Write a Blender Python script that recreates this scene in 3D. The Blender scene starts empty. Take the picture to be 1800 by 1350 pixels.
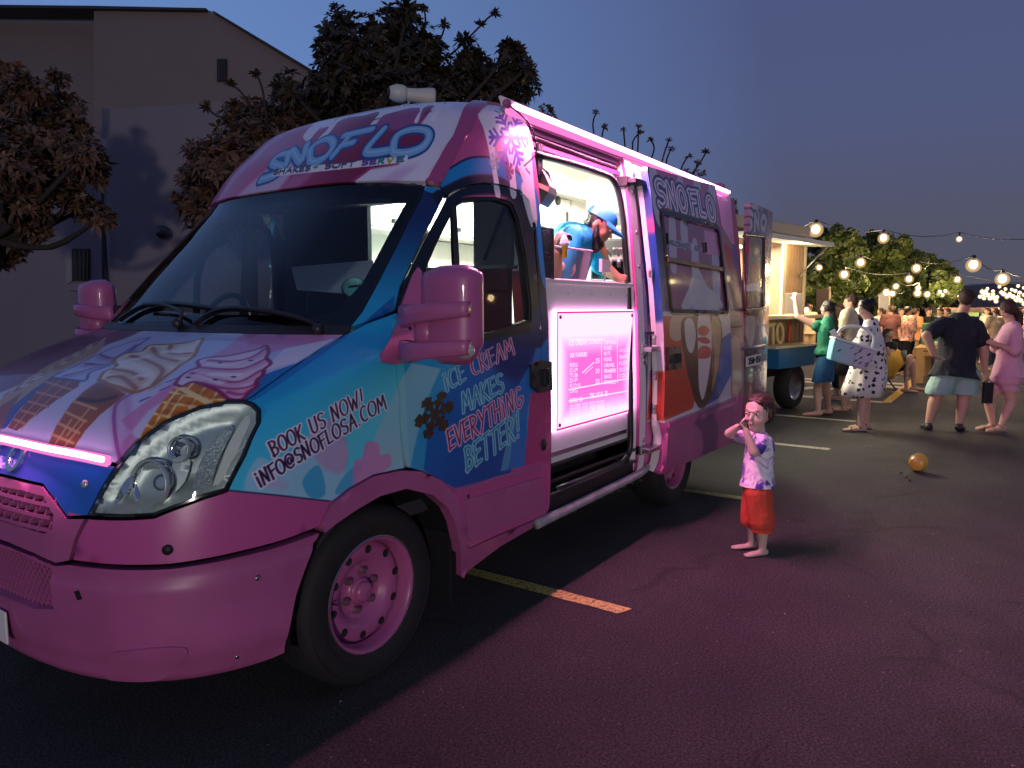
import bpy, bmesh, math, random
import numpy as np
from mathutils import Vector, Matrix
from mathutils.bvhtree import BVHTree
from mathutils.geometry import delaunay_2d_cdt
random.seed(7); np.random.seed(7)
R = math.radians; PI = math.pi
SC = bpy.context.scene; COL = SC.collection

# ------------------------------------------------------------------ camera
# world = the van's own frame: X runs to its rear, Y to its right, Z up; origin under the front axle
CAMP = Vector((-1.95, -2.90, 1.47)); FPX = 1275.0; YAW = R(34.4); PIT = R(6.1)
FW = Vector((math.cos(YAW)*math.cos(PIT), math.sin(YAW)*math.cos(PIT), -math.sin(PIT)))
RT = FW.cross(Vector((0, 0, 1))).normalized(); UP = RT.cross(FW)
cam_d = bpy.data.cameras.new('camera'); cam = bpy.data.objects.new('camera', cam_d); COL.objects.link(cam)
cam.matrix_world = Matrix(((RT.x, UP.x, -FW.x, CAMP.x), (RT.y, UP.y, -FW.y, CAMP.y), (RT.z, UP.z, -FW.z, CAMP.z), (0, 0, 0, 1)))
cam_d.sensor_width = 36; cam_d.lens = 36*FPX/1800; cam_d.clip_start = 0.05; cam_d.clip_end = 900
SC.camera = cam

# ------------------------------------------------------------------ dusk sky
SUN_EL, SUN_ROT = R(-3.0), R(250)
w = bpy.data.worlds.new('World'); SC.world = w; w.use_nodes = True
nt = w.node_tree; nt.nodes.clear()
def N(t, **k):
    n = nt.nodes.new(t)
    for a, b in k.items(): setattr(n, a, b)
    return n
tc = N('ShaderNodeTexCoord'); sep = N('ShaderNodeSeparateXYZ'); nt.links.new(tc.outputs['Generated'], sep.inputs[0])
sky = N('ShaderNodeTexSky'); sky.sky_type = 'NISHITA'; sky.sun_disc = False
sky.sun_elevation = SUN_EL; sky.sun_rotation = SUN_ROT; sky.air_density = 1; sky.dust_density = 1.5; sky.ozone_density = 3
ramp = N('ShaderNodeValToRGB'); nt.links.new(sep.outputs['Z'], ramp.inputs[0])
cr = ramp.color_ramp
cr.elements[0].position = 0.0; cr.elements[0].color = (0.090, 0.088, 0.120, 1)
cr.elements[1].position = 1.0; cr.elements[1].color = (0.050, 0.075, 0.19, 1)
for p, c in ((0.10, (0.086, 0.090, 0.140, 1)), (0.22, (0.080, 0.098, 0.205, 1)), (0.42, (0.070, 0.093, 0.215, 1)), (0.65, (0.058, 0.086, 0.225, 1))):
    e = cr.elements.new(p); e.color = c
# brighter and bluer towards where the sun went down (left of the building)
nrm = N('ShaderNodeVectorMath', operation='DOT_PRODUCT'); nt.links.new(tc.outputs['Generated'], nrm.inputs[0]); nrm.inputs[1].default_value = (0.32, 0.95, 0.0)
mr = N('ShaderNodeMapRange'); mr.inputs['From Min'].default_value = 0.54; mr.inputs['From Max'].default_value = 1.0; mr.inputs['To Min'].default_value = 0.0; mr.inputs['To Max'].default_value = 1.0
nt.links.new(nrm.outputs['Value'], mr.inputs['Value'])
mixc = N('ShaderNodeMix', data_type='RGBA'); nt.links.new(mr.outputs[0], mixc.inputs['Factor']); nt.links.new(ramp.outputs[0], mixc.inputs['A']); mixc.inputs['B'].default_value = (0.135, 0.255, 0.56, 1)
bg1 = N('ShaderNodeBackground'); nt.links.new(mixc.outputs['Result'], bg1.inputs[0]); bg1.inputs[1].default_value = 1.0
bg2 = N('ShaderNodeBackground'); nt.links.new(sky.outputs[0], bg2.inputs[0]); bg2.inputs[1].default_value = 0.05
add = N('ShaderNodeAddShader'); nt.links.new(bg1.outputs[0], add.inputs[0]); nt.links.new(bg2.outputs[0], add.inputs[1])
wo = N('ShaderNodeOutputWorld'); nt.links.new(add.outputs[0], wo.inputs[0])

SC.view_settings.view_transform = 'Standard'; SC.view_settings.look = 'None'; SC.view_settings.exposure = 0.0; SC.view_settings.gamma = 1.0; SC.view_settings.use_curve_mapping = False
SC.render.engine = 'CYCLES'
SC.cycles.use_denoising = True
try: SC.cycles.denoiser = 'OPENIMAGEDENOISE'
except Exception: pass
SC.cycles.max_bounces = 7; SC.cycles.transparent_max_bounces = 12; SC.cycles.sample_clamp_indirect = 4.0
SC.cycles.use_light_tree = True

# ------------------------------------------------------------------ lamps the place has
def light(name, kind, loc, energy, color, aim=None, **k):
    d = bpy.data.lights.new(name, kind); d.energy = energy; d.color = color
    for a, b in k.items(): setattr(d, a, b)
    o = bpy.data.objects.new(name, d); COL.objects.link(o); o.location = loc
    if aim is not None:
        o.rotation_euler = (Vector(aim)-Vector(loc)).to_track_quat('-Z', 'Y').to_euler()
    return o
PINK = (1.0, 0.27, 0.55)
light('street_lamp_light', 'POINT', (-12.5, -12.0, 2.1), 2500, (1.0, .86, .84), shadow_soft_size=.35)

# ------------------------------------------------------------------ px -> ray (photo pixels of 1800 x 1350)
def ray(px, py):
    return (FW*FPX + RT*(px-900) - UP*(py-675)).normalized()
def on(ax, v, px, py):
    d = ray(px, py); t = (v-CAMP[ax])/d[ax]
    return CAMP + d*t
def ground(px, py): return on(2, 0.0, px, py)

# ------------------------------------------------------------------ object helpers
def link(o, parent=None):
    COL.objects.link(o)
    if parent is not None: o.parent = parent
    return o
def tag(o, label=None, cat=None, group=None, kind=None):
    if label: o['label'] = label
    if cat: o['category'] = cat
    if group: o['group'] = group
    if kind: o['kind'] = kind
    return o
def empty(name, loc, rz=0.0, label=None, cat=None, group=None, scale=1.0):
    o = bpy.data.objects.new(name, None); COL.objects.link(o); o.location = loc; o.rotation_euler = (0, 0, rz); o.scale = (scale,)*3
    o.empty_display_size = 0.1
    return tag(o, label, cat, group)
def copy_tree(o, parent=None, **over):
    c = o.copy(); COL.objects.link(c); c.parent = parent
    for ch in list(o.children): copy_tree(ch, c)
    return c

class MB:
    """collects shapes into one mesh"""
    def __init__(s): s.v = []; s.f = []; s.sm = []; s.mi = []
    def add(s, vs, fs, smooth=False, mi=0):
        n = len(s.v); s.v += [tuple(p) for p in vs]; s.f += [tuple(i+n for i in f) for f in fs]; s.sm += [smooth]*len(fs); s.mi += [mi]*len(fs)
        return s
    def box(s, a, b, mi=0, M=None):
        x0, y0, z0 = a; x1, y1, z1 = b
        vs = [Vector(p) for p in ((x0,y0,z0),(x1,y0,z0),(x1,y1,z0),(x0,y1,z0),(x0,y0,z1),(x1,y0,z1),(x1,y1,z1),(x0,y1,z1))]
        if M is not None: vs = [M @ p for p in vs]
        return s.add(vs, [(3,2,1,0),(4,5,6,7),(0,1,5,4),(1,2,6,5),(2,3,7,6),(3,0,4,7)], False, mi)
    def tube(s, pts, r, n=8, caps=True, mi=0, smooth=True, flat=None):
        pts = [Vector(p) for p in pts]; k = len(pts); rs = r if isinstance(r, (list, tuple)) else [r]*k
        vs = []; up = None
        for i, p in enumerate(pts):
            t = (pts[min(i+1, k-1)]-pts[max(i-1, 0)])
            t = t.normalized() if t.length > 1e-9 else Vector((0, 0, 1))
            if up is None:
                up = Vector((0, 0, 1)) if abs(t.z) < 0.9 else Vector((1, 0, 0))
            a = t.cross(up)
            if a.length < 1e-6: a = t.orthogonal()
            a.normalize(); b = a.cross(t).normalized(); up = b
            for j in range(n):
                an = 2*PI*j/n
                vs.append(p + a*math.cos(an)*rs[i] + b*math.sin(an)*rs[i]*(flat if flat else 1.0))
        fs = [(i*n+j, i*n+(j+1) % n, (i+1)*n+(j+1) % n, (i+1)*n+j) for i in range(k-1) for j in range(n)]
        if caps: fs += [tuple(range(n))[::-1], tuple((k-1)*n+j for j in range(n))]
        return s.add(vs, fs, smooth, mi)
    def lathe(s, prof, n=32, M=None, mi=0, smooth=True, cap=False):
        """prof: (r, h) pairs round the local Z axis"""
        vs = []
        for r, h in prof:
            for j in range(n):
                a = 2*PI*j/n; p = Vector((r*math.cos(a), r*math.sin(a), h)); vs.append(M @ p if M is not None else p)
        k = len(prof)
        fs = [(i*n+j, i*n+(j+1) % n, (i+1)*n+(j+1) % n, (i+1)*n+j) for i in range(k-1) for j in range(n)]
        if cap: fs += [tuple(range(n))[::-1], tuple((k-1)*n+j for j in range(n))]
        return s.add(vs, fs, smooth, mi)
    def ell(s, c, r, nu=12, nv=8, M=None, mi=0):
        vs = []; c = Vector(c); r = r if isinstance(r, (tuple, list)) else (r, r, r)
        for i in range(nv+1):
            t = PI*i/nv
            for j in range(nu):
                a = 2*PI*j/nu; p = Vector((r[0]*math.sin(t)*math.cos(a), r[1]*math.sin(t)*math.sin(a), r[2]*math.cos(t)))
                if M is not None: p = M @ p
                vs.append(c+p)
        fs = [(i*nu+j, (i+1)*nu+j, (i+1)*nu+(j+1) % nu, i*nu+(j+1) % nu) for i in range(nv) for j in range(nu)]
        return s.add(vs, fs, True, mi)
    def build(s, name, mat, parent=None, bevel=0.0, seg=2, sub=0):
        me = bpy.data.meshes.new(name); me.from_pydata(s.v, [], s.f); me.update()
        for m in (mat if isinstance(mat, (list, tuple)) else [mat]): me.materials.append(m)
        me.polygons.foreach_set('use_smooth', s.sm); me.polygons.foreach_set('material_index', s.mi); me.update()
        o = bpy.data.objects.new(name, me); link(o, parent)
        if bevel > 0:
            b = o.modifiers.new('bevel', 'BEVEL'); b.width = bevel; b.segments = seg; b.limit_method = 'ANGLE'; b.angle_limit = R(40)
        if sub:
            b = o.modifiers.new('sub', 'SUBSURF'); b.levels = sub; b.render_levels = sub
        return o
def extrude_poly(poly, h0, h1, M=None, mb=None, mi=0):
    """poly: 2D points, extruded along local Z from h0 to h1"""
    mb = mb or MB(); n = len(poly)
    vs = [Vector((x, y, h0)) for x, y in poly]+[Vector((x, y, h1)) for x, y in poly]
    if M is not None: vs = [M @ p for p in vs]
    a = sum(poly[i][0]*poly[(i+1) % n][1]-poly[(i+1) % n][0]*poly[i][1] for i in range(n))
    bot = tuple(range(n)); top = tuple(range(n, 2*n))
    if a > 0: bot = bot[::-1]
    else: top = top[::-1]
    mb.add(vs, [bot, top]+[((i, (i+1) % n, n+(i+1) % n, n+i) if a > 0 else (n+i, n+(i+1) % n, (i+1) % n, i)) for i in range(n)], False, mi)
    return mb
def axes(o, x, y, z):
    x, y, z, o = Vector(x), Vector(y), Vector(z), Vector(o)
    return Matrix(((x.x, y.x, z.x, o.x), (x.y, y.y, z.y, o.y), (x.z, y.z, z.z, o.z), (0, 0, 0, 1)))

# ------------------------------------------------------------------ materials
MATS = {}
def mat(name, col, rough=0.5, metal=0.0, spec=0.5, coat=0.0, noise=0.0, nscale=20.0, bump=0.0, bscale=80.0, emit=None, estr=0.0, trans=0.0, alpha=1.0, sss=0.0, dirt=None, sheen=0.0):
    if name in MATS: return MATS[name]
    m = bpy.data.materials.new(name); m.use_nodes = True; t = m.node_tree; b = t.nodes['Principled BSDF']
    b.inputs['Base Color'].default_value = (*col, 1); b.inputs['Roughness'].default_value = rough; b.inputs['Metallic'].default_value = metal
    b.inputs['Specular IOR Level'].default_value = spec; b.inputs['Coat Weight'].default_value = coat; b.inputs['Coat Roughness'].default_value = 0.06
    b.inputs['Transmission Weight'].default_value = trans; b.inputs['Alpha'].default_value = alpha
    if sss: b.inputs['Subsurface Weight'].default_value = sss; b.inputs['Subsurface Radius'].default_value = (0.02, 0.008, 0.004); b.inputs['Subsurface Scale'].default_value = 0.5
    if emit: b.inputs['Emission Color'].default_value = (*emit, 1); b.inputs['Emission Strength'].default_value = estr
    tcn = t.nodes.new('ShaderNodeTexCoord')
    if noise > 0:
        nz = t.nodes.new('ShaderNodeTexNoise'); nz.inputs['Scale'].default_value = nscale; nz.inputs['Detail'].default_value = 5; t.links.new(tcn.outputs['Object'], nz.inputs['Vector'])
        mx = t.nodes.new('ShaderNodeMix'); mx.data_type = 'RGBA'; t.links.new(nz.outputs[0], mx.inputs['Factor'])
        lo = dirt if dirt else tuple(c*(1-noise) for c in col); hi = tuple(min(1, c*(1+noise*0.6)) for c in col)
        mx.inputs['A'].default_value = (*lo, 1); mx.inputs['B'].default_value = (*hi, 1); t.links.new(mx.outputs['Result'], b.inputs['Base Color'])
    if bump > 0:
        nb = t.nodes.new('ShaderNodeTexNoise'); nb.inputs['Scale'].default_value = bscale; nb.inputs['Detail'].default_value = 6; t.links.new(tcn.outputs['Object'], nb.inputs['Vector'])
        bp = t.nodes.new('ShaderNodeBump'); bp.inputs['Strength'].default_value = bump; bp.inputs['Distance'].default_value = 0.02; t.links.new(nb.outputs[0], bp.inputs['Height']); t.links.new(bp.outputs[0], b.inputs['Normal'])
    MATS[name] = m
    return m
def glass(name, tint=(0.85, 0.9, 0.9), refl=1.0, rough=0.02, ior=1.5, base=0.0, basecol=(0.02, 0.02, 0.02)):
    if name in MATS: return MATS[name]
    m = bpy.data.materials.new(name); m.use_nodes = True; t = m.node_tree; t.nodes.clear()
    tr = t.nodes.new('ShaderNodeBsdfTransparent'); tr.inputs[0].default_value = (*tint, 1)
    gl = t.nodes.new('ShaderNodeBsdfGlossy'); gl.inputs['Roughness'].default_value = rough; gl.inputs[0].default_value = (refl, refl, refl, 1)
    fr = t.nodes.new('ShaderNodeFresnel'); fr.inputs[0].default_value = ior
    mx = t.nodes.new('ShaderNodeMixShader'); t.links.new(fr.outputs[0], mx.inputs[0]); t.links.new(tr.outputs[0], mx.inputs[1]); t.links.new(gl.outputs[0], mx.inputs[2])
    out = t.nodes.new('ShaderNodeOutputMaterial'); last = mx
    if base > 0:
        df = t.nodes.new('ShaderNodeBsdfDiffuse'); df.inputs[0].default_value = (*basecol, 1)
        m2 = t.nodes.new('ShaderNodeMixShader'); m2.inputs[0].default_value = base; t.links.new(mx.outputs[0], m2.inputs[1]); t.links.new(df.outputs[0], m2.inputs[2]); last = m2
    t.links.new(last.outputs[0], out.inputs[0])
    MATS[name] = m
    return m
def emis(name, col, s):
    if name in MATS: return MATS[name]
    m = bpy.data.materials.new(name); m.use_nodes = True; t = m.node_tree; t.nodes.clear()
    e = t.nodes.new('ShaderNodeEmission'); e.inputs[0].default_value = (*col, 1); e.inputs[1].default_value = s
    out = t.nodes.new('ShaderNodeOutputMaterial'); t.links.new(e.outputs[0], out.inputs[0]); MATS[name] = m
    return m
# ------------------------------------------------------------------ the van's outer skin as one smooth surface M(u, z)
ZK  = np.array([0.22, 0.30, 0.40, 0.50, 0.62, 0.80, 0.92, 1.00, 1.06, 1.12, 1.19, 1.258, 1.313, 1.36, 1.375, 1.60, 1.80, 2.00, 2.03, 2.17, 2.384, 2.46, 2.51, 2.55, 2.58])
XF  = np.array([-.91,-.93,-.965,-.99,-1.0,-.985,-.945,-.905,-.87,-.82,-.74,-.60,-.45,-.30,-.28,-.07,.13,.32,.33,.41,.62,.80,.98,1.25,1.7])
AK  = np.array([.71,.73,.75,.76,.76,.75,.70,.66,.65,.65,.65,.68,.71,.74,.75,.70,.65,.62,.64,.76,.90,.95,.98,1.0,1.0])
WK  = np.array([.93,.94,.985,.998,1.0,1.0,1.0,.998,.995,.990,.985,.983,.981,.979,.978,.962,.942,.922,.918,.899,.862,.82,.74,.60,.40])
def zf(arr, z): return np.interp(z, ZK, arr)
X1 = 1.9; NU = 240; UL = 3.3
ZS = np.unique(np.concatenate([np.linspace(0.22, 1.0, 40), np.linspace(1.0, 1.38, 60), np.linspace(1.38, 2.4, 70), np.linspace(2.4, 2.58, 30)]))
# light smoothing of the profiles so no knuckles show
def smooth_prof(arr, keep=(1.375,)):
    out = []
    for z in ZS:
        k = 0.022 if z > 0.9 else 0.04
        if abs(z-1.375) < 0.03: k = 0.006
        zz = np.linspace(z-k, z+k, 9); out.append(np.mean(np.interp(zz, ZK, arr)))
    return np.array(out)
PXF, PA, PW = smooth_prof(XF), smooth_prof(AK), smooth_prof(WK)
NEXP = 3.0
def level(i):
    xf, a, wd = PXF[i], PA[i], PW[i]
    t = np.linspace(0, PI/2, 400)
    y = wd*np.sin(t)**(2/NEXP); x = xf+a*(1-np.cos(t)**(2/NEXP))
    x = np.append(x, X1); y = np.append(y, wd)
    d = np.concatenate([[0], np.cumsum(np.hypot(np.diff(x), np.diff(y)))])
    s = np.linspace(0, 1, NU+1)
    return np.interp(s*d[-1], d, x), np.interp(s*d[-1], d, y)
GX = np.zeros((len(ZS), NU+1)); GY = np.zeros_like(GX)
for i in range(len(ZS)): GX[i], GY[i] = level(i)
KEXT = UL    # metres per unit u beyond 1
# v = arc length of the centre profile
VS = np.concatenate([[0], np.cumsum(np.hypot(np.diff(ZS), np.diff(PXF)))])
def M3(ulen, v, off=0.0):
    """surface point; ulen in 'metres' (signed: + = the van's left, the side in view), v in metres up the profile"""
    s = -1.0 if ulen >= 0 else 1.0
    u = abs(ulen)/UL; v = min(max(v, 0), VS[-1]-1e-6)
    i = int(np.searchsorted(VS, v, 'right'))-1; i = min(max(i, 0), len(VS)-2); fv = (v-VS[i])/(VS[i+1]-VS[i])
    if u >= 1: xx = X1+(u-1)*KEXT; yy = GY[i, -1]*(1-fv)+GY[i+1, -1]*fv
    else:
        j = min(int(u*NU), NU-1); fu = u*NU-j
        xx = (GX[i, j]*(1-fu)+GX[i, j+1]*fu)*(1-fv)+(GX[i+1, j]*(1-fu)+GX[i+1, j+1]*fu)*fv
        yy = (GY[i, j]*(1-fu)+GY[i, j+1]*fu)*(1-fv)+(GY[i+1, j]*(1-fu)+GY[i+1, j+1]*fu)*fv
    z = ZS[i]*(1-fv)+ZS[i+1]*fv
    p = Vector((xx, s*yy, z))
    if off:
        p = p + normal(ulen, v)*off
    return p
def normal(ulen, v, e=0.012):
    du = M3(ulen+e, v)-M3(ulen-e, v); dv = M3(ulen, v+e)-M3(ulen, v-e)
    n = dv.cross(du)
    if n.length < 1e-9: return Vector((0, -1, 0))
    n.normalize(); p = M3(ulen, v)
    if n.dot(Vector((p.x-1.6 if p.x < 1.6 else 0, p.y*1.2, (p.z-1.2)*0.4))) < 0: n = -n
    return n
def v_of_z(z): return float(np.interp(z, ZS, VS))
def z_of_v(v): return float(np.interp(v, VS, ZS))
def xz(x, z, side=1):
    """(x, z) on the flank -> (ulen, v)"""
    row = np.array([np.interp(z, ZS, GX[:, j]) for j in range(NU+1)])
    if x >= X1: return (side*(UL+(x-X1)/KEXT*UL), v_of_z(z))
    return (side*float(np.interp(x, row, np.linspace(0, 1, NU+1)))*UL, v_of_z(z))
# ray table
_US = np.concatenate([np.linspace(-1.35, 1, 2)[:0], np.linspace(-1.0, 1.0, 401), np.linspace(1.05, 2.0, 12)])*UL
_VI = list(range(0, len(ZS), 1))
_bv = {}
def bvh(off=0.0):
    if off in _bv: return _bv[off]
    vs = []; 
    for iv in _VI:
        for uu in _US: vs.append(M3(uu, VS[iv], off))
    nu = len(_US); fs = []
    for i in range(len(_VI)-1):
        for j in range(nu-1):
            a = i*nu+j; fs += [(a, a+1, a+nu+1), (a, a+nu+1, a+nu)]
    _bv[off] = (BVHTree.FromPolygons(vs, fs), vs, fs, nu)
    return _bv[off]
def hit(px, py, off=0.0):
    """photo pixel -> (ulen, v) on the skin"""
    tree, vs, fs, nu = bvh(off); d = ray(px, py)
    p, n, fi, dist = tree.ray_cast(CAMP, d)
    if p is None:
        # beyond the silhouette: the nearest point of the skin to the ray
        best = None
        for t in np.linspace(1.0, 9.0, 60):
            q = CAMP+d*t; pp, nn, ff, dd = tree.find_nearest(q)
            if best is None or dd < best[0]: best = (dd, pp, ff)
        p, fi = best[1], best[2]
    f = fs[fi]; A, B, C_ = (vs[k] for k in f)
    v0, v1, v2 = B-A, C_-A, p-A
    d00, d01, d11, d20, d21 = v0.dot(v0), v0.dot(v1), v1.dot(v1), v2.dot(v0), v2.dot(v1)
    den = d00*d11-d01*d01
    if abs(den) < 1e-14: wb = wc = 0
    else: wb = (d11*d20-d01*d21)/den; wc = (d00*d21-d01*d20)/den
    wa = 1-wb-wc
    uv = [( _US[k % nu], VS[_VI[k//nu]]) for k in f]
    return (wa*uv[0][0]+wb*uv[1][0]+wc*uv[2][0], wa*uv[0][1]+wb*uv[1][1]+wc*uv[2][1])
def dens(pts, step, closed=True):
    out = []; n = len(pts)
    for i in range(n if closed else n-1):
        a, b = pts[i], pts[(i+1) % n]; L = math.hypot(b[0]-a[0], b[1]-a[1]); k = max(1, int(math.ceil(L/step)))
        for q in range(k): out.append((a[0]+(b[0]-a[0])*q/k, a[1]+(b[1]-a[1])*q/k))
    if not closed: out.append(tuple(pts[-1]))
    return out
def spline(pts, k=6, closed=True):
    """Catmull-Rom through the points"""
    n = len(pts); out = []
    for i in range(n if closed else n-1):
        g = lambda j: pts[j % n] if closed else pts[min(max(j, 0), n-1)]
        p0, p1, p2, p3 = g(i-1), g(i), g(i+1), g(i+2)
        for q in range(k):
            t = q/k
            out.append(tuple(0.5*((2*p1[c])+(-p0[c]+p2[c])*t+(2*p0[c]-5*p1[c]+4*p2[c]-p3[c])*t*t+(-p0[c]+3*p1[c]-3*p2[c]+p3[c])*t**3) for c in range(len(p1))))
    if not closed: out.append(tuple(pts[-1]))
    return out
def roundc(pts, r, k=5):
    """round the corners of a closed polygon"""
    n = len(pts); out = []
    for i in range(n):
        a, b, c = Vector(pts[i-1]), Vector(pts[i]), Vector(pts[(i+1) % n])
        rr = r[i] if isinstance(r, (list, tuple)) else r
        la, lc = (a-b).length, (c-b).length; q = min(rr, la*0.48, lc*0.48)
        if q < 1e-6: out.append(tuple(b)); continue
        p, s = b+(a-b)/la*q, b+(c-b)/lc*q
        for j in range(k+1):
            t = j/k; out.append(tuple(p*(1-t)**2+b*2*t*(1-t)+s*t*t))
    return out
def hits(pts, off=0.0, step=25): return [hit(x, y, off) for x, y in dens(pts, step)]
def inside(P, poly):
    x, y = P[:, 0], P[:, 1]; r = np.zeros(len(P), bool); n = len(poly)
    for i in range(n):
        x1, y1 = poly[i]; x2, y2 = poly[(i+1) % n]
        c = ((y1 > y) != (y2 > y))
        if c.any():
            xx = (x2-x1)*(y-y1)/(y2-y1+1e-30)+x1; r ^= c & (x < xx)
    return r
# texture atlas layout
U0, U1, V0, V1 = -1.75, 6.25, 0.0, float(VS[-1]); TPM = 400
TW, TH = int((U1-U0)*TPM), int((V1-V0)*TPM)
def panel(name, poly, mat_, parent, off=0.0, skirt=0.02, step=0.05, holes=(), fn=None, uvf=None, thick=False, edge_drop=0.004, offf=None):
    """a sheet of the skin bounded by poly (ulen, v); fn maps (ulen, v, off) to 3D"""
    fn = fn or M3
    loops = [dens(poly, step)]+[dens(h, step) for h in holes]
    pts = []; edges = []
    for L in loops:
        b = len(pts); pts += L; edges += [(b+i, b+(i+1) % len(L)) for i in range(len(L))]
    A = np.array(pts); lo, hi = A.min(0), A.max(0)
    gx = np.arange(math.floor(lo[0]/step)*step, hi[0]+step, step); gy = np.arange(math.floor(lo[1]/step)*step, hi[1]+step, step)
    G = np.array([(x, y) for x in gx for y in gy])
    ok = inside(G, loops[0])
    for L in loops[1:]: ok &= ~inside(G, L)
    G = G[ok]
    if len(G):
        dmin = np.full(len(G), 1e9)
        for (px_, py_) in pts: dmin = np.minimum(dmin, np.hypot(G[:, 0]-px_, G[:, 1]-py_))
        G = G[dmin > step*0.45]
    allp = [Vector(p) for p in pts]+[Vector(p) for p in G]
    ov, oe, of, a_, b_, c_ = delaunay_2d_cdt(allp, edges, [], 0, 1e-7)
    V2 = np.array([tuple(p) for p in ov]); cen = np.array([V2[list(f)].mean(0) for f in of])
    ok = inside(cen, loops[0])
    for L in loops[1:]: ok &= ~inside(cen, L)
    fs = [tuple(f) for f, k in zip(of, ok) if k]
    oo = (lambda u, v: off) if offf is None else (lambda u, v: off+offf(u, v))
    P = [fn(u, v, oo(u, v)) for u, v in V2]
    # orientation: outward
    fx = []
    for f in fs[:1]:
        n = (P[f[1]]-P[f[0]]).cross(P[f[2]]-P[f[0]])
        c2 = V2[list(f)].mean(0); nn = fn(c2[0], c2[1], off+0.05)-fn(c2[0], c2[1], off)
        flip = n.dot(nn) < 0
    if flip: fs = [f[::-1] for f in fs]
    me = bpy.data.meshes.new(name)
    vs = list(P); faces = list(fs); smooth = [True]*len(fs); uvp = [tuple(p) for p in V2]
    if skirt:
        # boundary edges
        cnt = {}
        for f in fs:
            for i in range(3):
                e = (f[i], f[(i+1) % 3]); cnt[e] = 1
        be = [e for e in cnt if (e[1], e[0]) not in cnt]
        m1, m2 = {}, {}
        for e in be:
            for k in e:
                if k not in m1:
                    m1[k] = len(vs); vs.append(P[k]); uvp.append(tuple(V2[k])); m2[k] = len(vs); vs.append(fn(V2[k][0], V2[k][1], oo(*V2[k])-skirt)); uvp.append(tuple(V2[k]))
            faces.append((m1[e[0]], m2[e[0]], m2[e[1]], m1[e[1]])); smooth.append(True)
    me.from_pydata(vs, [], faces); me.polygons.foreach_set('use_smooth', smooth)
    uvl = me.uv_layers.new(name='UVMap'); li = np.zeros(len(me.loops), int); me.loops.foreach_get('vertex_index', li)
    uva = np.array(uvp)[li]
    uu = uva[:, 0].copy()
    neg = uu < U0+0.02; uu[neg] = -uu[neg]
    uvn = np.stack([(uu-U0)/(U1-U0), (uva[:, 1]-V0)/(V1-V0)], 1)
    uvl.data.foreach_set('uv', uvn.ravel()); me.materials.append(mat_); me.update()
    o = bpy.data.objects.new(name, me); link(o, parent)
    return o
def mir(poly): return [(-u, v) for u, v in poly]
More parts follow.
